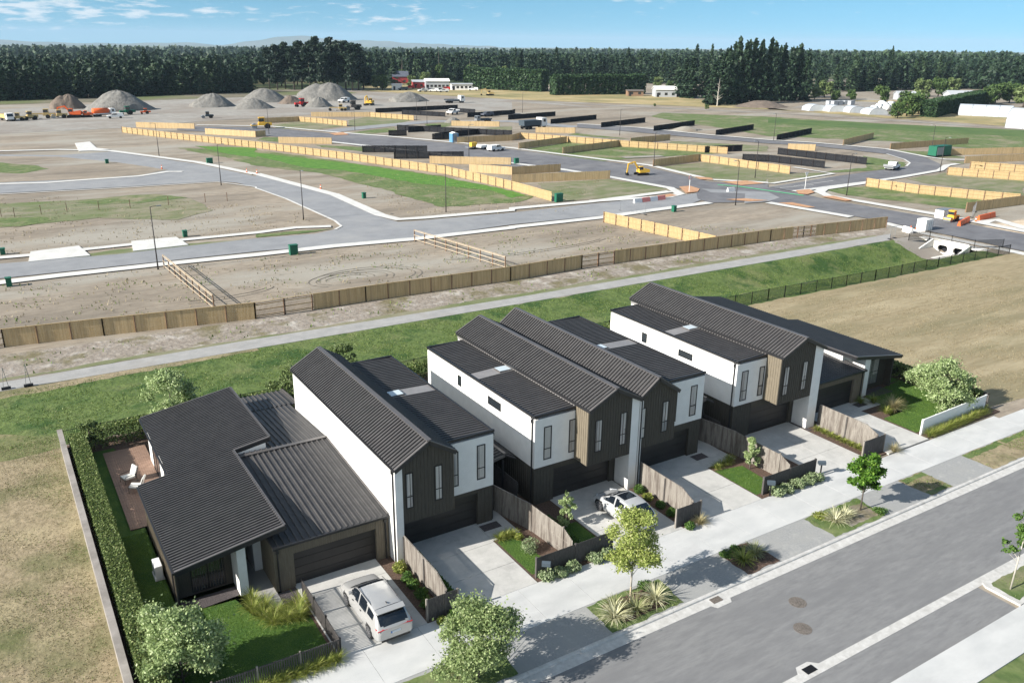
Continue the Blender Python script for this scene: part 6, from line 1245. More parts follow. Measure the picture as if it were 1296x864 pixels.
for i, p in enumerate([(348.54,249.70),(361.77,256.72),(373.91,262.25),(360.84,251.87),(382.90,265.39),(382.38,269.96)]):
    o = MB().tube([(p[0]-1.6,p[1],1.5),(p[0]-1.3,p[1],1.5),(p[0]+1.3,p[1],1.5),(p[0]+1.6,p[1],1.5)],[1.0,1.5,1.5,1.0],14).build('wrapped_bale','white_paint',smooth=True); tag(o,'white plastic-wrapped bale in the stack beside the clipped hedge','bale','wrapped bales')
for i, p in enumerate([(369.30,290.59),(370.49,288.54),(374.20,288.49),(378.43,288.22),(380.10,285.96)]):
    b = MB().box(p[0]-1.6,p[0]+1.6,p[1]-1,p[1]+1,0,2.0).box(p[0]-1.7,p[0]+1.7,p[1]-1.1,p[1]+1.1,2.0,2.1); tag(b.build('storage_bin','shed_white'),'pale storage bin in the row at the back of the nursery yard','bin','storage bins in the nursery yard')

# ------------------------------------------------------------ vegetation
def conifer(name, seed, H=20, Rr=3.6, n=1300, leaf=.95, mat_='leaf_conifer', base=.06, ragged=.35):
    g = np.random.default_rng(seed); P_ = []; nb = 95
    for k in range(nb):
        t = (k+g.random())/nb; t = base+(1-base)*t; ang = g.random()*6.28; L = Rr*(1-t)**.85*(1-ragged+ragged*2*g.random())*(1 if t > base+.05 else .8)+.25
        m_ = max(4, int(n/nb*(.45+1.1*(1-t)))); s_ = g.random(m_)**.55; dr = -.10-.12*g.random()
        P_.append(np.stack([np.cos(ang)*L*s_+g.normal(size=m_)*.28, np.sin(ang)*L*s_+g.normal(size=m_)*.28, t*H+dr*L*s_*1.3+g.normal(size=m_)*.35+.12*L*s_], 1))
    P_.append(np.stack([g.normal(size=30)*.12, g.normal(size=30)*.12, H*(.84+.22*g.random(30))], 1))
    return leaf_mesh(name, mat_, np.concatenate(P_), leaf, seed, 1.5, .6)
def pine(name, seed, H=28, Rr=5.2, n=2000, bare=.30, leaf=1.0, mat_='leaf_pine'):
    g = np.random.default_rng(seed); bl = []
    for k in range(26):
        t = bare+(1-bare)*(k+g.random()*.8)/26; r = Rr*(.55+.5*math.sin(min(1, (t-bare)/(1-bare)*1.15+.12)*math.pi))*(.55+.6*g.random()); a = g.random()*6.28
        bl.append((math.cos(a)*r*.55, math.sin(a)*r*.55, t*H, 1.5+r*.28, 1.5+r*.28, 1.0+.5*g.random()))
    bl.append((0,0,H*.95,1.6,1.6,1.8)); p, _ = blob_points(bl, n, seed, .35); return leaf_mesh(name, mat_, p, leaf, seed, 1.3, .6)
def broad(name, seed, H=9, Rr=4, n=1800, leaf=.6, mat_='leaf_broad', low=.12):
    g = np.random.default_rng(seed); bl = []
    for k in range(20):
        a = g.random()*6.28; t = g.random(); z = low+.1+(1-low-.2)*t; r = Rr*math.sqrt(max(.05, 1-((z-.5)/.52)**2))*.62*g.uniform(.6,1.05)
        bl.append((math.cos(a)*r, math.sin(a)*r, z*H, Rr*.36*g.uniform(.7,1.2), Rr*.36*g.uniform(.7,1.2), H*.15*g.uniform(.7,1.2)))
    p, d = blob_points(bl, n, seed, .6); p[:,2] = np.maximum(p[:,2], .1); return leaf_mesh(name, mat_, p, leaf, seed, 1.4, .5, d*.5)
trunk_me = {}
def trunk_mesh(key, H, r, m='bark'):
    if key not in trunk_me:
        b = MB().tube([(0,0,-.2),(0,0,H*.3),(.1,.05,H*.7),(0,0,H)],[r,r*.8,r*.5,r*.12],7); o = b.build('trunk', m, None, smooth=True); trunk_me[key] = o.data; bpy.data.objects.remove(o)
    return trunk_me[key]
def plant_tree(name, crown_me, trunk_key, x, y, rz, sc, lb, cat, group, z=0):
    t = thing(name, lb, cat, (x,y,z), group); t.rotation_euler = (0,0,rz); t.scale = (sc[0],sc[0],sc[1])
    o = bpy.data.objects.new('trunk', trunk_me[trunk_key]); C.objects.link(o); o.parent = t
    o = bpy.data.objects.new('crown', crown_me); C.objects.link(o); o.parent = t; return t
trunk_mesh('con', 17, .32); trunk_mesh('pine', 26, .42); trunk_mesh('broad', 5, .28)
CON = [conifer('conifer_crown', 10+i, 20, 3.3+.4*(i % 3), 1250, .95, 'leaf_conifer' if i % 3 else 'leaf_conifer_light', .03, .3+.1*(i % 2)) for i in range(6)]
RND = [broad('round_crown', 30+i, 18, 4.6, 1500, 1.1, 'leaf_conifer_light' if i else 'leaf_conifer', .05) for i in range(3)]
PIN = [pine('pine_crown', 50+i, 27, 4.6+.5*(i % 2), 2300, (.30,.18,.36,.24)[i], 1.0) for i in range(4)]
BRD = [broad('broadleaf_crown', 70+i, 9, 4.3, 1700, .62, ('leaf_broad','leaf_broad_light','leaf_broad','leaf_broad_light')[i]) for i in range(4)]
def row(pts, step, meshes, key, name, lb, cat, group, h=(.9,1.15), w=(.9,1.15), jit=1.5, seed=1):
    r_ = random.Random(seed); n_ = 0
    for i in range(len(pts)-1):
        a, c = Vector(pts[i]), Vector(pts[i+1]); L = (c-a).length; k = max(1, int(L/step))
        for j in range(k):
            p = a.lerp(c, (j+.5)/k); md = (1.26 if r_.random() < .14 else 1)*(.93+.16*math.sin(p.x*.055+seed)+.10*math.sin(p.x*.21+seed*2)); plant_tree(name, r_.choice(meshes), key, p.x+r_.uniform(-jit,jit), p.y+r_.uniform(-jit,jit), r_.random()*6.28, (r_.uniform(*w), r_.uniform(*h)*md), lb, cat, group); n_ += 1
    return n_
def off(pts, dx, dy): return [(x+dx, y+dy) for x, y in pts]
L1 = [(-70,468),(14,474),(60,482),(112,494),(140,502)]
row(L1, 4.6, CON, 'con', 'conifer', 'dark conifer in the front row of the left-hand shelter wood', 'tree', 'front row of conifers left of the pine clump', (.55,.84), (.95,1.2), 1.0, 1)
row(off(L1,3,14), 6.5, CON+RND, 'con', 'conifer', 'taller tree rising behind the front row of the left-hand shelter wood', 'tree', 'second row of trees left of the pine clump', (.62,1.05), (1.0,1.35), 3, 2)
row(off(L1,0,40), 11, CON+RND, 'con', 'conifer', 'rounded or pointed tree top farthest back in the left-hand shelter wood', 'tree', 'third row of trees left of the pine clump', (.65,1.0), (1.1,1.6), 6, 3)
# pine clump left of centre
pc = [(157.68,528.51),(160.01,520.55),(167.72,529.64),(168.44,515.08),(175.60,521.90),(175.60,507.76),(180.82,510.46),(181.64,500.92),(191.56,516.01),(190.68,502.12),(196.62,504.57),(197.21,495.05),(202.10,497.84),(209.98,509.22),(176.56,565.30),(188.46,569.50),(199.26,565.74),(213.30,566.62),(219.91,558.56)]
for i, p in enumerate(pc): plant_tree('pine_tree', PIN[i % 4], 'pine', p[0], p[1], rng.random()*6.28, (rng.uniform(.95,1.25), (.86,.92,.98,.90,1.0,.98,1.10,.98,1.08,1.0,1.02,.98,.95,.80,.9,.95,1.0,.98,.94)[i]), 'tall dark pine with a bare lower trunk in the clump behind the gravel heaps', 'tree', 'tall pines of the centre-left clump')
# wood across the middle
M1 = [(226.05,547.91),(260.32,574.83),(296.98,585.63),(333.63,591.28),(372.43,597.55)]
row(M1, 7.5, CON[:2]+BRD+RND, 'con', 'conifer', 'dark green tree at the front of the wood behind the barn and sheds', 'tree', 'front trees of the middle wood', (.62,1.0), (1.0,1.6), 4, 4)
row(off(M1,8,30), 9, CON+RND, 'con', 'conifer', 'taller tree at the back of the wood behind the barn and sheds', 'tree', 'rear trees of the middle wood', (.62,1.05), (1.0,1.4), 6, 5)
M2 = [(341.33,547.60),(384.07,533.23),(437.21,515.37),(453.68,489.95),(484.91,472.74)]
row(M2, 7.5, CON, 'con', 'conifer', 'dark conifer in the even wood behind the long shelterbelt', 'tree', 'front conifers of the right-centre wood', (.78,1.05), (1.0,1.3), 2.5, 6)
row(off(M2,10,22), 9, CON, 'con', 'conifer', 'taller conifer at the skyline behind the long shelterbelt', 'tree', 'rear conifers of the right-centre wood', (.82,1.15), (1.0,1.3), 4, 7)
M3 = [(470.74,392.10),(492.00,371.53),(554.19,374.02),(612.35,366.51),(642.96,327.28)]
row(M3, 7.0, CON, 'con', 'conifer', 'dark conifer in the long wood behind the nursery', 'tree', 'front conifers of the right-hand wood', (.72,1.0), (1.0,1.3), 3, 8)
row(off(M3,14,16), 8.5, CON, 'con', 'conifer', 'taller conifer on the skyline of the wood behind the nursery', 'tree', 'rear conifers of the right-hand wood', (.85,1.25), (1.0,1.35), 4, 9)
# tall conifer group right of centre
tallp = [(310.63,312.73),(321.66,320.22),(323.60,316.29),(332.41,318.81),(333.53,315.18),(339.73,315.71),(343.65,314.05),(350.00,314.58),(343.00,337.62),(350.88,339.62),(359.49,337.85),(368.50,337.75)] + [(365.26,324.90),(372.61,325.33),(374.09,321.23),(381.01,321.85),(382.45,317.75),(391.80,345.17),(400.73,341.55)]
tallh = (.95,1.15,1.3,1.52,1.42,1.5,1.45,1.5,1.25,1.42,1.45,1.45,1.42,1.40,1.32,1.38,1.25,1.35,1.3)
for i, p in enumerate(tallp): plant_tree('conifer', CON[(1,2,4,5)[i % 4]], 'con', p[0], p[1], rng.random()*6.28, (rng.uniform(1.1,1.45), tallh[i]), 'very tall dark conifer in the group right of centre', 'tree', 'tall dark conifers right of centre')
for p, h_, lb in zip([(340.89,365.77),(340.80,360.15),(344.14,374.16),(348.25,357.12)], (1.15,1.2,.8,1.0), ('left','middle','shortest','right')): plant_tree('conifer', CON[1], 'con', p[0], p[1], 1.0, (1.35,h_*.85), 'broad dark conifer, %s of those beside the white farm shed' % lb, 'tree', 'broad conifers by the white farm shed')
t = thing('dead_tree','bare grey dead tree at the edge of the tall dark conifers','tree',(*[(308.69,307.69)][0],0)); x_,y_ = [(308.69,307.69)][0]; b = MB().tube([(x_,y_,0),(x_,y_,6),(x_+.4,y_,13)],[.3,.2,.04],6)
for k in range(26): a = rng.random()*6.28; z0 = rng.uniform(2,11); l = rng.uniform(1.5,3.6)*(1-z0/16); b.tube([(x_,y_,z0),(x_+math.cos(a)*l,y_+math.sin(a)*l,z0+l*.7)],[.07,.015],4)
b.build('trunk','bark_pale',t)
bl_ = [((419.4,334.0),1.05,1,'pale green loose tree left of the dark round tree'),((398.3,323.7),.75,3,'grey-green bushy tree beside the tall conifers'),((399.3,310.7),.62,2,'low olive tree in front of the nursery yard, left'),((410.8,309.5),.65,2,'low dark tree in front of the nursery yard, right'),((411.9,291.8),1.0,0,'broad round dark green tree above the white covers'),((485.7,317.4),1.15,1,'tall light green tree behind the clipped hedge, left'),((496.1,313.2),1.25,0,'tall olive tree behind the clipped hedge, middle'),((537.2,330.1),1.1,1,'bright green tree behind the clipped hedge, right'),
       ((465.4,260.8),1.2,0,'dark green mass of tree behind the tunnel house'),((478.1,260.4),1.2,2,'dark tree behind the right end of the tunnel house'),((448.3,236.9),1.3,1,'browner tree at the right edge'),((327.0,222.7),.75,2,'reddish-olive bush at the near end of the clipped hedge'),((340.1,227.5),1.15,0,'dark bushy tree forming the near end of the clipped hedge'),((355.2,232.1),1.05,2,'dark bushy tree second at the near end of the clipped hedge'),
       ((219.7,510.6),.9,1,'rounded green tree left of the barn'),((217.1,497.0),1.0,0,'dark rounded tree just left of the barn'),((250.5,525.4),.8,1,'light green tree between barn and shed'),((268.6,541.6),.95,3,'pale olive tree behind the sheds'),((334.9,549.8),1.3,1,'light green tree above the left shelterbelt'),((346.9,545.7),1.2,3,'pale green tree above the end of the left shelterbelt'),((401.4,457.5),.8,3,'brownish low tree between shelterbelt and farm shed'),((383.7,424.9),.7,2,'olive low tree behind the white farm shed'),
       ((278.2,318.0),.16,2,'tiny dark bush at the edge of the golden field'),((287.8,293.3),.25,1,'small green bush beside the farm track'),((333.6,591.3),1.4,0,'dark broad tree right of the site cabins'),((449.9,256.0),1.0,0,'narrow dark tree at the far end of the clipped hedge')]
for p, s_, k, lb in bl_: plant_tree('broadleaf_tree', BRD[k], 'broad', p[0], p[1], rng.random()*6.28, (s_*1.15, s_), lb, 'tree', None)
# clipped shelterbelts
def hedge(a, c, w, h, leaf, dens, mat_, lb, name='hedge', z=.1, seed=3, wob=.08, stems=False):
    a, c = Vector(a), Vector(c); L = (c-a).length; d = (c-a)/L; nr = Vector((-d.y,d.x)); g = np.random.default_rng(seed)
    area = [L*h, L*h, L*w*2.6, w*h, w*h]; n = int(sum(area)*dens); k = g.choice(5, n, p=np.array(area)/sum(area)); u, v = g.random(n), g.random(n); dp = g.random(n)**2*min(w,h)*.22
    loc = np.zeros((n,3)); nn = np.zeros((n,3)); hv = h*(1+wob*.35*np.sin(u*L*.9+seed)+wob*.4*np.sin(u*L*.37))
    for s_, sg in ((0,-1),(1,1)):
        m_ = k == s_; loc[m_] = np.stack([u[m_]*L, sg*(w/2-dp[m_]+.03*w*np.sin(u[m_]*L*2.3)), v[m_]*hv[m_]],1); nn[m_] = (0,sg,.15)
    m_ = k == 2; loc[m_] = np.stack([u[m_]*L, (v[m_]-.5)*w, hv[m_]-dp[m_]*.8+.02*h*g.normal(size=m_.sum())],1); nn[m_] = (0,0,1)
    for s_, xx in ((3,0),(4,L)):
        m_ = k == s_; loc[m_] = np.stack([np.full(m_.sum(), xx)+(dp[m_] if xx == 0 else -dp[m_]), (u[m_]-.5)*w, v[m_]*h],1); nn[m_] = (-1 if xx == 0 else 1,0,0)
    W_ = lambda q_: np.stack([q_[:,0]*d.x+q_[:,1]*nr.x, q_[:,0]*d.y+q_[:,1]*nr.y, q_[:,2]],1)
    loc += g.normal(size=loc.shape)*leaf*.25; me = leaf_mesh('foliage', mat_, W_(loc), leaf, seed, 1.4, .3, W_(nn)*.6)
    t = thing(name, lb, 'hedge', (a.x,a.y,z)); obj_from(me,'foliage',t)
    if stems:
        b = MB(); k = max(2,int(L/max(1.0,w))); 
        for i in range(k+1): p = a.lerp(c,i/k); b.tube([(p.x,p.y,z-.1),(p.x,p.y,z+h*.8)],[w*.05+.02,w*.02+.01],5)
        b.build('stems','bark',t)
    return t
hedge(*[(285.09,413.68),(344.24,405.22)],7,10.5,.8,9,'leaf_shelter','long dark clipped shelterbelt behind the golden field','shelterbelt',0,5,.04); hedge(*([(275.73,495.14)]+[(300.44,444.49)]),9,12,.9,7,'leaf_shelter','shorter dark shelterbelt left of the long one','shelterbelt',0,6,.06)
hedge(*[(343.73,220.31),(458.49,263.72)],6,6.5,.55,11,'leaf_shelter','clipped dark hedge running back from the nursery on the right','hedge',0,7,.04)
# distant woodland read as one mass
g_ = np.random.default_rng(11); pts_ = []
def wood(n, fx, hh, clump=70, leaf_=0):
    for _ in range(n):
        x_, y_ = fx(); H_ = hh*g_.uniform(.75,1.25); t_ = g_.random(clump)**.8; a_ = g_.random(clump)*6.28; r_ = (4.2*(1-t_)**.6)*g_.uniform(.7,1.0,clump); pts_.append(np.stack([x_+np.cos(a_)*r_, y_+np.sin(a_)*r_, .2*H_+t_*H_*.8-max(0,(y_-520)*.0047)],1))
wood(900, lambda: (g_.uniform(-160,230), g_.uniform(535,760)), 14)
wood(700, lambda: (g_.uniform(-150,700), g_.uniform(700,1300)), 15)
wood(900, lambda: (lambda v: (v, 640+(v-230)*-.35+g_.uniform(0,160)))(g_.uniform(215,560)), 16)
wood(800, lambda: (lambda v: (v, g_.uniform(-200,120)+560-(v-560)*.5))(g_.uniform(560,1100)), 18)
o = obj_from(leaf_mesh('distant_wood','leaf_conifer',np.concatenate(pts_),2.1,5,1.3,.8),'distant_wood'); tag(o,'dark woodland stretching back behind the nearer trees',kind='stuff')
pts_ = []; wood(1500, lambda: (g_.uniform(-500,2200), g_.uniform(1300,2600)), 17, 26); wood(700, lambda: (g_.uniform(900,2200), g_.uniform(500,1300)), 19, 36)
o = obj_from(leaf_mesh('distant_wood','leaf_conifer_light',np.concatenate(pts_),4.5,6,1.6,.9),'distant_wood'); tag(o,'hazy far woodland near the horizon',kind='stuff')

# garden and street trees
def garden_tree(x, y, H, r, z0, n, leaf, mat_, lb, bark='bark', tr=.045, nb=26, flat=1.0, seed=1, name='garden_tree', lean=(0,0), shell=.35):
    g = np.random.default_rng(seed); bl = []; t = thing(name, lb, 'tree', (x,y,.1)); b = MB(); top = (x+lean[0]*H, y+lean[1]*H)
    b.tube([(x,y,.0),(x+lean[0]*z0,y+lean[1]*z0,.1+z0),(top[0],top[1],.1+H*.88)],[tr*1.2,tr,tr*.25],8); tk = b.build('trunk',bark,t,smooth=True); lim = MB()
    for k in range(nb):
        a = k*2.4+g.random(); tt = g.random()**.85; z = z0+(H-z0)*(.06+.86*tt); rad = r*math.sqrt(max(.04,1-((tt-.38)/.66)**2))*g.uniform(.25,.95)
        cx, cy = x+lean[0]*z+math.cos(a)*rad, y+lean[1]*z+math.sin(a)*rad; s_ = r*g.uniform(.13,.33); bl.append((cx-x,cy-y,z,s_*g.uniform(.8,1.5),s_*g.uniform(.8,1.5),s_*.6*flat)); lim.tube([(x+lean[0]*z*.7,y+lean[1]*z*.7,.1+max(z0*.8,z-rad*.8)),(cx,cy,.1+z)],[tr*.45,tr*.12],5,cap=False)
    lim.build('limbs',bark,t); p, d = blob_points(bl,n,seed,shell); p += g.normal(size=p.shape)*r*.055*np.abs(g.normal(size=(len(p),1))); p[:,2] = np.maximum(p[:,2],.05); obj_from(leaf_mesh('crown',mat_,p,leaf,seed,1.7,.4,d*.6),'crown',t); return t
garden_tree(4.1,34.6,4.3,2.0,.35,24000,.085,'leaf_silver','spreading silver-green tree in the front corner of the left-hand garden',seed=3,nb=40)
garden_tree(15.9,27.9,4.0,2.1,.4,22000,.08,'leaf_street','green street tree at the bottom edge, nearest the viewer',seed=4,name='street_tree',nb=34)
garden_tree(25.9,29.05,5.3,1.6,1.55,13000,.075,'leaf_yellow','yellow-green street tree between the white SUV and the silver hatchback','bark_pale',seed=5,name='street_tree',nb=36)
garden_tree(44.2,28.4,4.15,1.05,1.15,7500,.12,'leaf_bright','small dense bright green street tree right of centre',seed=6,name='street_tree',nb=26,flat=1.3,shell=.2)
garden_tree(44.1,18.75,4.9,.95,2.0,1600,.11,'leaf_green','thin young street tree across the road at the right edge','bark_pale',seed=7,name='street_tree',nb=20,lean=(.10,.02),tr=.04)
garden_tree(63.6,35.5,4.1,2.5,.4,20000,.10,'leaf_silver','wide silver-green tree on the lawn behind the white fence',seed=8,nb=40)
garden_tree(9.3,62.4,5.3,2.1,.7,9000,.12,'leaf_silver','silver-green tree rising behind the left-hand house by the swale',seed=9,nb=30)
garden_tree(3.6,61.9,2.6,.8,.3,3000,.11,'leaf_broad_light','light green small tree in the back corner of the hedge',seed=10)
garden_tree(17.9,60.6,4.3,1.6,.5,4500,.12,'leaf_broad_light','light green tree behind the gap between the left house and its two-storey neighbour',seed=11)
garden_tree(22.8,62.2,4.9,1.5,.5,3500,.12,'leaf_broad_light','light green tree top showing behind the first two-storey house',seed=12)
garden_tree(44.4,60.3,3.4,1.6,.3,4500,.12,'leaf_broad_light','light green bush behind the gap beside the joined pair',seed=13)
garden_tree(26.9,36.4,2.4,.5,.15,3600,.085,'leaf_silver','upright silvery shrub left of the silver hatchback',seed=14,name='upright_shrub',nb=22,flat=1.6)
garden_tree(42.3,36.0,2.4,.55,.15,3600,.085,'leaf_silver','upright silvery shrub on the small lawn between the right-hand driveways',seed=15,name='upright_shrub',nb=22,flat=1.6)
for x_,y_ in ((25.5,28.6),(26.2,29.4)): tag(MB().box(x_-.03,x_+.03,y_-.03,y_+.03,.1,1.1).build('tree_stake','timber_brown' if x_ > 26 else 'timber_pale'),'%s timber stake beside the yellow-green street tree' % ('dark' if x_ > 26 else 'pale'),'stake')
# hedges
hedge((2.85,31.5),(2.85,62.6),1.05,1.5,.075,380,'leaf_hedge','long clipped hedge inside the pale wall on the left',seed=21,wob=.04); hedge((3.4,62.85),(20,63.1),1.0,1.45,.11,130,'leaf_hedge','hedge along the back fence behind the left-hand house',seed=22)
hedge((20,63.1),(64,63.3),1.0,1.35,.14,70,'leaf_hedge','hedge along the back fence behind the two-storey houses',seed=23); hedge((66.75,34.0),(66.75,62.5),.95,1.35,.12,90,'leaf_hedge','hedge along the right-hand boundary beside the dry field',seed=24)
hedge((17.4,33.4),(17.4,37.9),.55,.62,.075,330,'leaf_box','low bright green hedge beside the first shaded driveway',seed=25,wob=.03); hedge((25.95,33.5),(25.95,37.4),.6,.6,.075,300,'leaf_box','low green hedge behind the longest dark street fence',seed=26)
def shrub(x, y, r, h, mat_, lb, n=900, leaf=.07, seed=None, grp=None, name='shrub', z=.1):
    seed = seed or int(x*91+y*37); g = np.random.default_rng(seed); bl = [(g.uniform(-.45,.45)*r,g.uniform(-.45,.45)*r,h*g.uniform(.35,.6),r*.62,r*.62,h*.45) for _ in range(6)]+[(0,0,h*.45,r*.8,r*.8,h*.5)]
    p, d = blob_points(bl,n,seed,.6); p[:,2] = np.maximum(p[:,2],.02); o = obj_from(leaf_mesh(name,mat_,p,leaf,seed,1.5,.4,d*.8),name,None,(x,y,z)); return tag(o,lb,'shrub',grp)
def strap(x, y, n, L, w, mat_, lb, up=.8, seed=None, grp=None, name='flax_plant', cat='plant', z=.1, droop=.9):
    seed = seed or int(x*57+y*83); g = np.random.default_rng(seed); b = MB()
    for i in range(n):
        a = g.random()*6.28; l = L*g.uniform(.6,1.1); el = up*g.uniform(.55,1.35); ca, sa = math.cos(a), math.sin(a); r0 = g.random()*.12*L; pts = []; ww = w*g.uniform(.7,1.2)
        rad, zz, e = r0, 0.0, min(1.5,el)
        for k in range(5):
            pts.append((rad, max(.02,zz), ww*(1-.18*k-.10*(k == 4)))); rad += math.cos(e)*l/4; zz += math.sin(e)*l/4; e -= droop*.35*g.uniform(.5,1.3)
        vs = []
        for rr_, z_, w_ in pts: vs += [(rr_*ca-sa*w_/2,rr_*sa+ca*w_/2,z_),(rr_*ca+sa*w_/2,rr_*sa-ca*w_/2,z_)]
        b.add(vs,[(2*k,2*k+1,2*k+3,2*k+2) for k in range(4)])
    me = bpy.data.meshes.new(name); me.from_pydata(b.v,[],b.f); me.materials.append(MATS[mat_]); o = obj_from(me,name,None,(x,y,z)); return tag(o,lb,cat,grp)
for x_,y_,l_,m_,lb in ((24.0,28.0,1.15,'leaf_flax_pale','large striped flax left of the yellow-green street tree'),(25.35,27.9,1.1,'leaf_flax','striped flax below the trunk of the yellow-green street tree'),(26.8,28.1,1.15,'leaf_flax_pale','striped flax right of the yellow-green street tree'),(24.5,28.7,.8,'leaf_flax','smaller flax behind the large ones by the yellow-green tree'),
        (33.5,28.2,.95,'leaf_grasses','dark green flax, left of two in the bed beyond the concrete strip'),(34.6,28.4,.9,'leaf_flax','pale-edged flax, right of two in the bed beyond the concrete strip'),(41.6,28.3,1.05,'leaf_flax_pale','very pale spiky flax left of the small bright street tree'),(42.5,28.3,.95,'leaf_flax_pale','very pale spiky flax nearer the small bright street tree'),(15.2,28.6,.8,'leaf_flax','flax at the foot of the bottom-edge street tree')):
    strap(x_,y_,130,l_*1.02,.065,m_,lb,1.0)
shrub(27.1,29.1,.5,.4,'leaf_green','bright green mound at the right end of the first planted bay',1200,.06); shrub(33.1,29.2,.5,.25,'leaf_green','flat green mound at the back of the second planted bay',700,.06); shrub(34.0,29.3,.45,.22,'leaf_box','low dark green mound in the second planted bay',600,.06)
shrub(41.4,29.2,.6,.22,'leaf_grasses','low grassy mound at the back of the third planted bay',700,.07); shrub(43.3,29.0,.5,.25,'leaf_green','low green mound beside the small bright street tree',600,.07); shrub(45.0,27.6,.5,.3,'leaf_green','green tuft at the right end of the third planted bay',600,.07)
# beds by the driveways
for i,(x_,y_,r_,m_,lb) in enumerate(((16.3,37.5,.45,'leaf_grasses','lime shrub at the foot of the tall white wall'),(16.3,36.5,.42,'leaf_box','first dark ball shrub beside the white SUV'),(16.25,35.7,.42,'leaf_green','second ball shrub beside the white SUV'),(16.25,34.8,.42,'leaf_box','third ball shrub beside the white SUV'),(16.2,33.9,.4,'leaf_green','fourth ball shrub beside the white SUV'),(16.1,33.2,.33,'leaf_box','fifth and nearest ball shrub beside the white SUV'),
        (16.9,32.35,.36,'leaf_green','round green shrub before the short fence right of the SUV'),(16.2,32.35,.28,'leaf_grasses','small lime shrub before the short fence right of the SUV'),(23.6,35.4,.65,'leaf_griselinia','rounded pale shrub on the small lawn of the first shaded driveway'),(23.7,36.8,.3,'leaf_grasses','lime tuft behind the rounded pale shrub'),
        (33.3,32.45,.38,'leaf_green','green ball shrub before the short fence right of the hatchback'),(33.5,37.4,.42,'leaf_green','shrub at the foot of the white fin behind the hatchback'),(33.4,36.4,.38,'leaf_grasses','lime shrub behind the silver hatchback'),(33.4,35.2,.4,'leaf_box','dark shrub right of the hatchback, upper'),(33.4,34.1,.4,'leaf_green','dark shrub right of the hatchback, lower'))):
    shrub(x_,y_,r_,r_*1.25,m_,lb,950,.065)
for i,(x_,g_l) in enumerate(((22.9,'first'),(23.7,'second'),(24.6,'third'),(26.2,'fourth'),(27.0,'fifth'))): shrub(x_,32.55,.5,.55,'leaf_griselinia','%s grey-green leafy shrub from the left below the longest dark street fence' % g_l,900,.10)
for i,(x_,g_l) in enumerate(((41.2,'first'),(42.0,'second'),(43.1,'third'),(44.0,'fourth'),(44.8,'fifth'))): shrub(x_,32.5,.55,.62,'leaf_griselinia','%s grey-green leafy shrub from the left below the right-hand dark street fence' % g_l,900,.10)
GL_ = 'lime tussocks in the garden beds'
def tus(x, y, l_, lb, grp=GL_, m_='leaf_grasses', n=150, up=1.15): strap(x,y,int(n*1.2),l_*1.25,.032,m_,lb,up,grp=grp,name='grass_tussock',cat='grass plant')
for x_,y_ in ((8.5,38.8),(8.3,38.1),(8.9,38.0),(8.6,37.3),(9.2,37.1),(8.9,36.6),(9.6,36.5),(10.2,36.8),(10.5,37.3),(10.1,36.3)): tus(x_,y_,.75,'lime-green tussock in the curved bed before the left-hand house entrance')
for k in range(8): tus(7.0+k*.52,32.3,.6,'lime-green tussock along the footpath below the black picket fence')
for x_,y_ in ((22.7,37.3),(23.2,37.35),(23.6,37.2)): tus(x_,y_,.5,'short lime tussock at the top of the first small lawn')
for x_,y_ in ((40.3,37.2),(40.9,37.3),(41.5,37.3),(42.0,37.6)): tus(x_,y_,.5,'short lime tussock at the top of the lawn between the right-hand driveways')
for k in range(8): tus(51.5,33.5+k*.6,.42,'low lime tussock in the strip below the broad white fin')
for k in range(20): tus(58.0+k*.42,32.65+.02*k,.62,'yellow-green tussock in the border below the white fence',n=120)
tus(59.0,37.1,.7,'green tussock left of the straw-coloured one on the right-hand lawn',None); tus(60.1,37.3,1.1,'large straw-coloured tussock on the right-hand lawn',None,'leaf_straw',260); tus(58.9,39.4,.7,'green tussock beside the right-hand entrance fin',None); tus(59.9,38.9,.7,'green tussock under the right-hand window',None)
tus(53.4,32.45,.7,'straw-coloured tussock at the footpath below the broad white fin',None,'leaf_straw',160); tus(34.2,32.45,.65,'straw-coloured tussock before the short fence right of the hatchback',None,'leaf_straw',150)
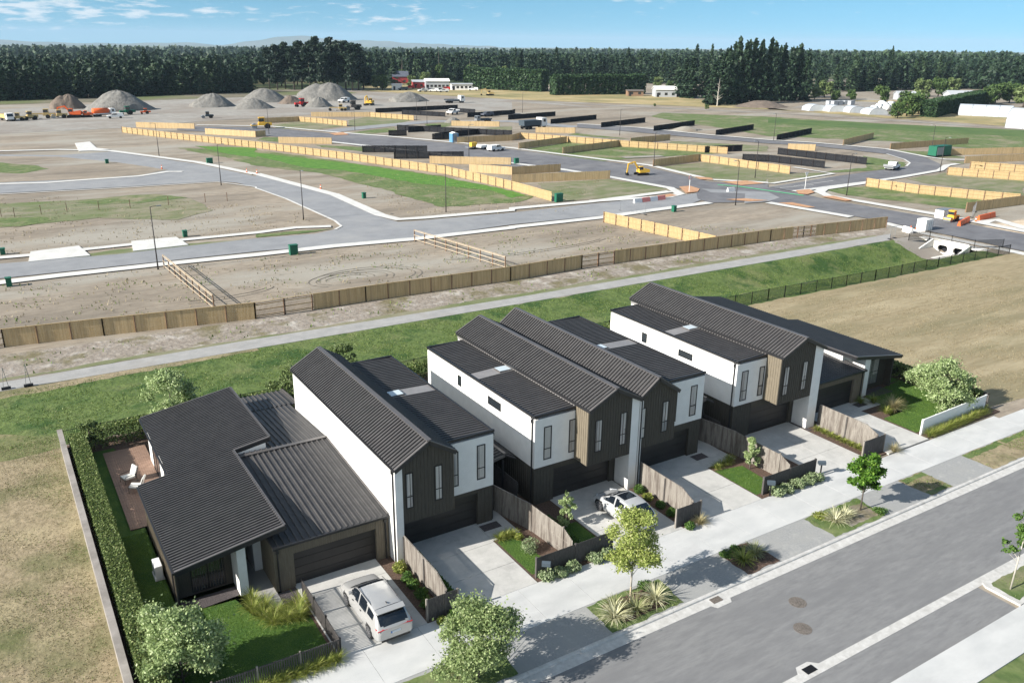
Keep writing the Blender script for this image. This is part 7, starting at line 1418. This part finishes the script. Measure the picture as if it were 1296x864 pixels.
# short grass standing on the near fields, swale and lawns
def inside(poly, p):
    n = len(poly); r_ = np.zeros(len(p), bool); j = n-1
    for i in range(n):
        a, c = poly[i], poly[j]; m_ = ((a[1] > p[:,1]) != (c[1] > p[:,1])) & (p[:,0] < (c[0]-a[0])*(p[:,1]-a[1])/((c[1]-a[1]) or 1e-9)+a[0]); r_ ^= m_; j = i
    return r_
def turf(name, polys, dens, hgt, wd, mat_, lb, seed, z=.0, patchy=0.0, follow=False):
    g = np.random.default_rng(seed); V_ = []
    for poly in polys:
        xs = [p[0] for p in poly]; ys = [p[1] for p in poly]; n = int((max(xs)-min(xs))*(max(ys)-min(ys))*dens); p = np.stack([g.uniform(min(xs),max(xs),n), g.uniform(min(ys),max(ys),n)],1); p = p[inside(poly,p)]
        if patchy:
            f_ = np.sin(p[:,0]*.7+1.3*np.sin(p[:,1]*.33))+np.sin(p[:,1]*.9+1.7*np.sin(p[:,0]*.41))+.7*np.sin(p[:,0]*2.3+p[:,1]*1.9); p = p[f_+g.normal(size=len(p))*.8 > patchy]
        V_.append(p)
    p = np.concatenate(V_); n = len(p); zz = np.array([zg(a, b_) for a, b_ in p]) if follow else np.zeros(n); a = g.random(n)*6.28; h_ = hgt*g.uniform(.5,1.4,n); ln = g.uniform(0,.8,n); w_ = wd*g.uniform(.6,1.4,n)
    base = np.stack([p[:,0],p[:,1],z+zz],1); sd = np.stack([-np.sin(a)*w_,np.cos(a)*w_,np.zeros(n)],1); tip = base+np.stack([np.cos(a)*ln*h_,np.sin(a)*ln*h_,h_],1)
    v = np.stack([base-sd,base+sd,tip],1).reshape(-1,3); me = bpy.data.meshes.new(name); me.vertices.add(3*n); me.vertices.foreach_set('co',v.ravel()); me.loops.add(3*n); me.loops.foreach_set('vertex_index',np.arange(3*n,dtype=np.int32)); me.polygons.add(n); me.polygons.foreach_set('loop_start',np.arange(0,3*n,3,dtype=np.int32)); me.polygons.foreach_set('loop_total',np.full(n,3,dtype=np.int32)); me.materials.append(MATS[mat_]); me.update(calc_edges=True)
    tag(obj_from(me,name),lb,kind='stuff')
turf('dry_grass_blades',[[(-12,28),(1.6,28),(1.6,66),(-16,68)]],90,.06,.022,'dry_blade','dry yellow-brown grass left of the pale wall',1,.01,-.6)
turf('green_grass_blades',[[(-12,28),(1.6,28),(1.6,66),(-16,68)]],40,.07,.022,'grass_blade','scattered green grass in the dry field left of the pale wall',2,.01,1.1)
turf('dry_grass_blades',[[(68,34),(110,34),(110,62.5),(68,63.5)]],22,.08,.035,'dry_blade','dry yellow-brown grass right of the houses',3,.01,-.6)
turf('swale_grass_blades',[[(-22,69.5),(2,65),(66,65),(94,64.5),(118,64.5),(118,77),(48,77.2),(-22,77.6)]],40,.09,.035,'grass_blade','rough green grass in the swale behind the houses',4,.01,-.4,True)
turf('lawn_blades',[[(2.9,32.75),(10.7,32.75),(10.7,36.0),(8.2,37.8),(7.8,39.6),(5.0,39.8),(5.0,49),(2.9,49)],[(57.9,33.6),(66.2,33.6),(66.4,41),(60.6,40.2),(59.9,38.2),(60.6,36.6),(57.9,36.5)],[(22.45,33.4),(23.9,33.3),(23.7,37.2),(22.45,37.2)],[(26.3,33.3),(27.8,33.3),(27.8,36.6),(26.3,36.8)],[(39.95,33.2),(42.0,33.2),(42.2,36.6),(39.95,37.0)]],550,.045,.013,'lawn_blade','mown lawn grass in the front gardens',5,.11)
turf('verge_grass_blades',[[(23.3,27.2),(28,27.2),(28.2,29.4),(23.3,29.4)],[(40.2,27.2),(45,27.2),(45.2,29.4),(40.2,29.4)],[(49.9,27.2),(52.3,27.2),(52.3,29.5),(49.8,29.5)],[(57.2,27.2),(80,27.2),(80,29.4),(57.2,29.4)],[(43.6,18),(47.6,18),(47.6,19.5),(43.7,19.5)],[(12.5,27.2),(17.5,27.2),(17.5,29.3),(12.5,29.3)]],200,.07,.018,'grass_blade','rough grass in the street verge beds',6,.12,.2)
turf('weed_tufts',[[(-20,92),(50,88.5),(122,86),(86,108),(60,112),(20,114),(-20,116)],[(-10,130),(45,128),(46,150),(10,180),(-10,185)],[(60,132),(84,118),(120,150),(70,180)]],2.2,.22,.07,'dry_blade','sparse dry weeds on the bare lots',8,.0,.5)
turf('weed_tufts',[[(-20,92),(50,88.5),(122,86),(86,108),(60,112),(20,114),(-20,116)],[(0,81),(118,81),(118,84.5),(0,87)]],1.2,.22,.09,'grass_blade','sparse green weeds on the bare lots and earth bank',9,.02,.8)
# tyre marks turned into the bare lots
M('track_dirt', (.13,.115,.095), (.22,.195,.16), .8, .95)
for cx, cy, rx, ry, a0, a1 in ((37.5,97.5,5.5,3.4,-.5,3.9),(39.5,97.2,7.2,4.6,-.8,2.6),(36.9,97.8,3.6,2.2,-.3,3.3),(66,101,14,3.2,3.3,6.0),(20,99,8,2.8,4.4,6.2)):
    for d_ in (0, .9): strip('tyre_track', [(cx+(rx-d_)*math.cos(a0+(a1-a0)*k/26), cy+(ry-d_)*math.sin(a0+(a1-a0)*k/26)) for k in range(27)], .14, .010, 'track_dirt')
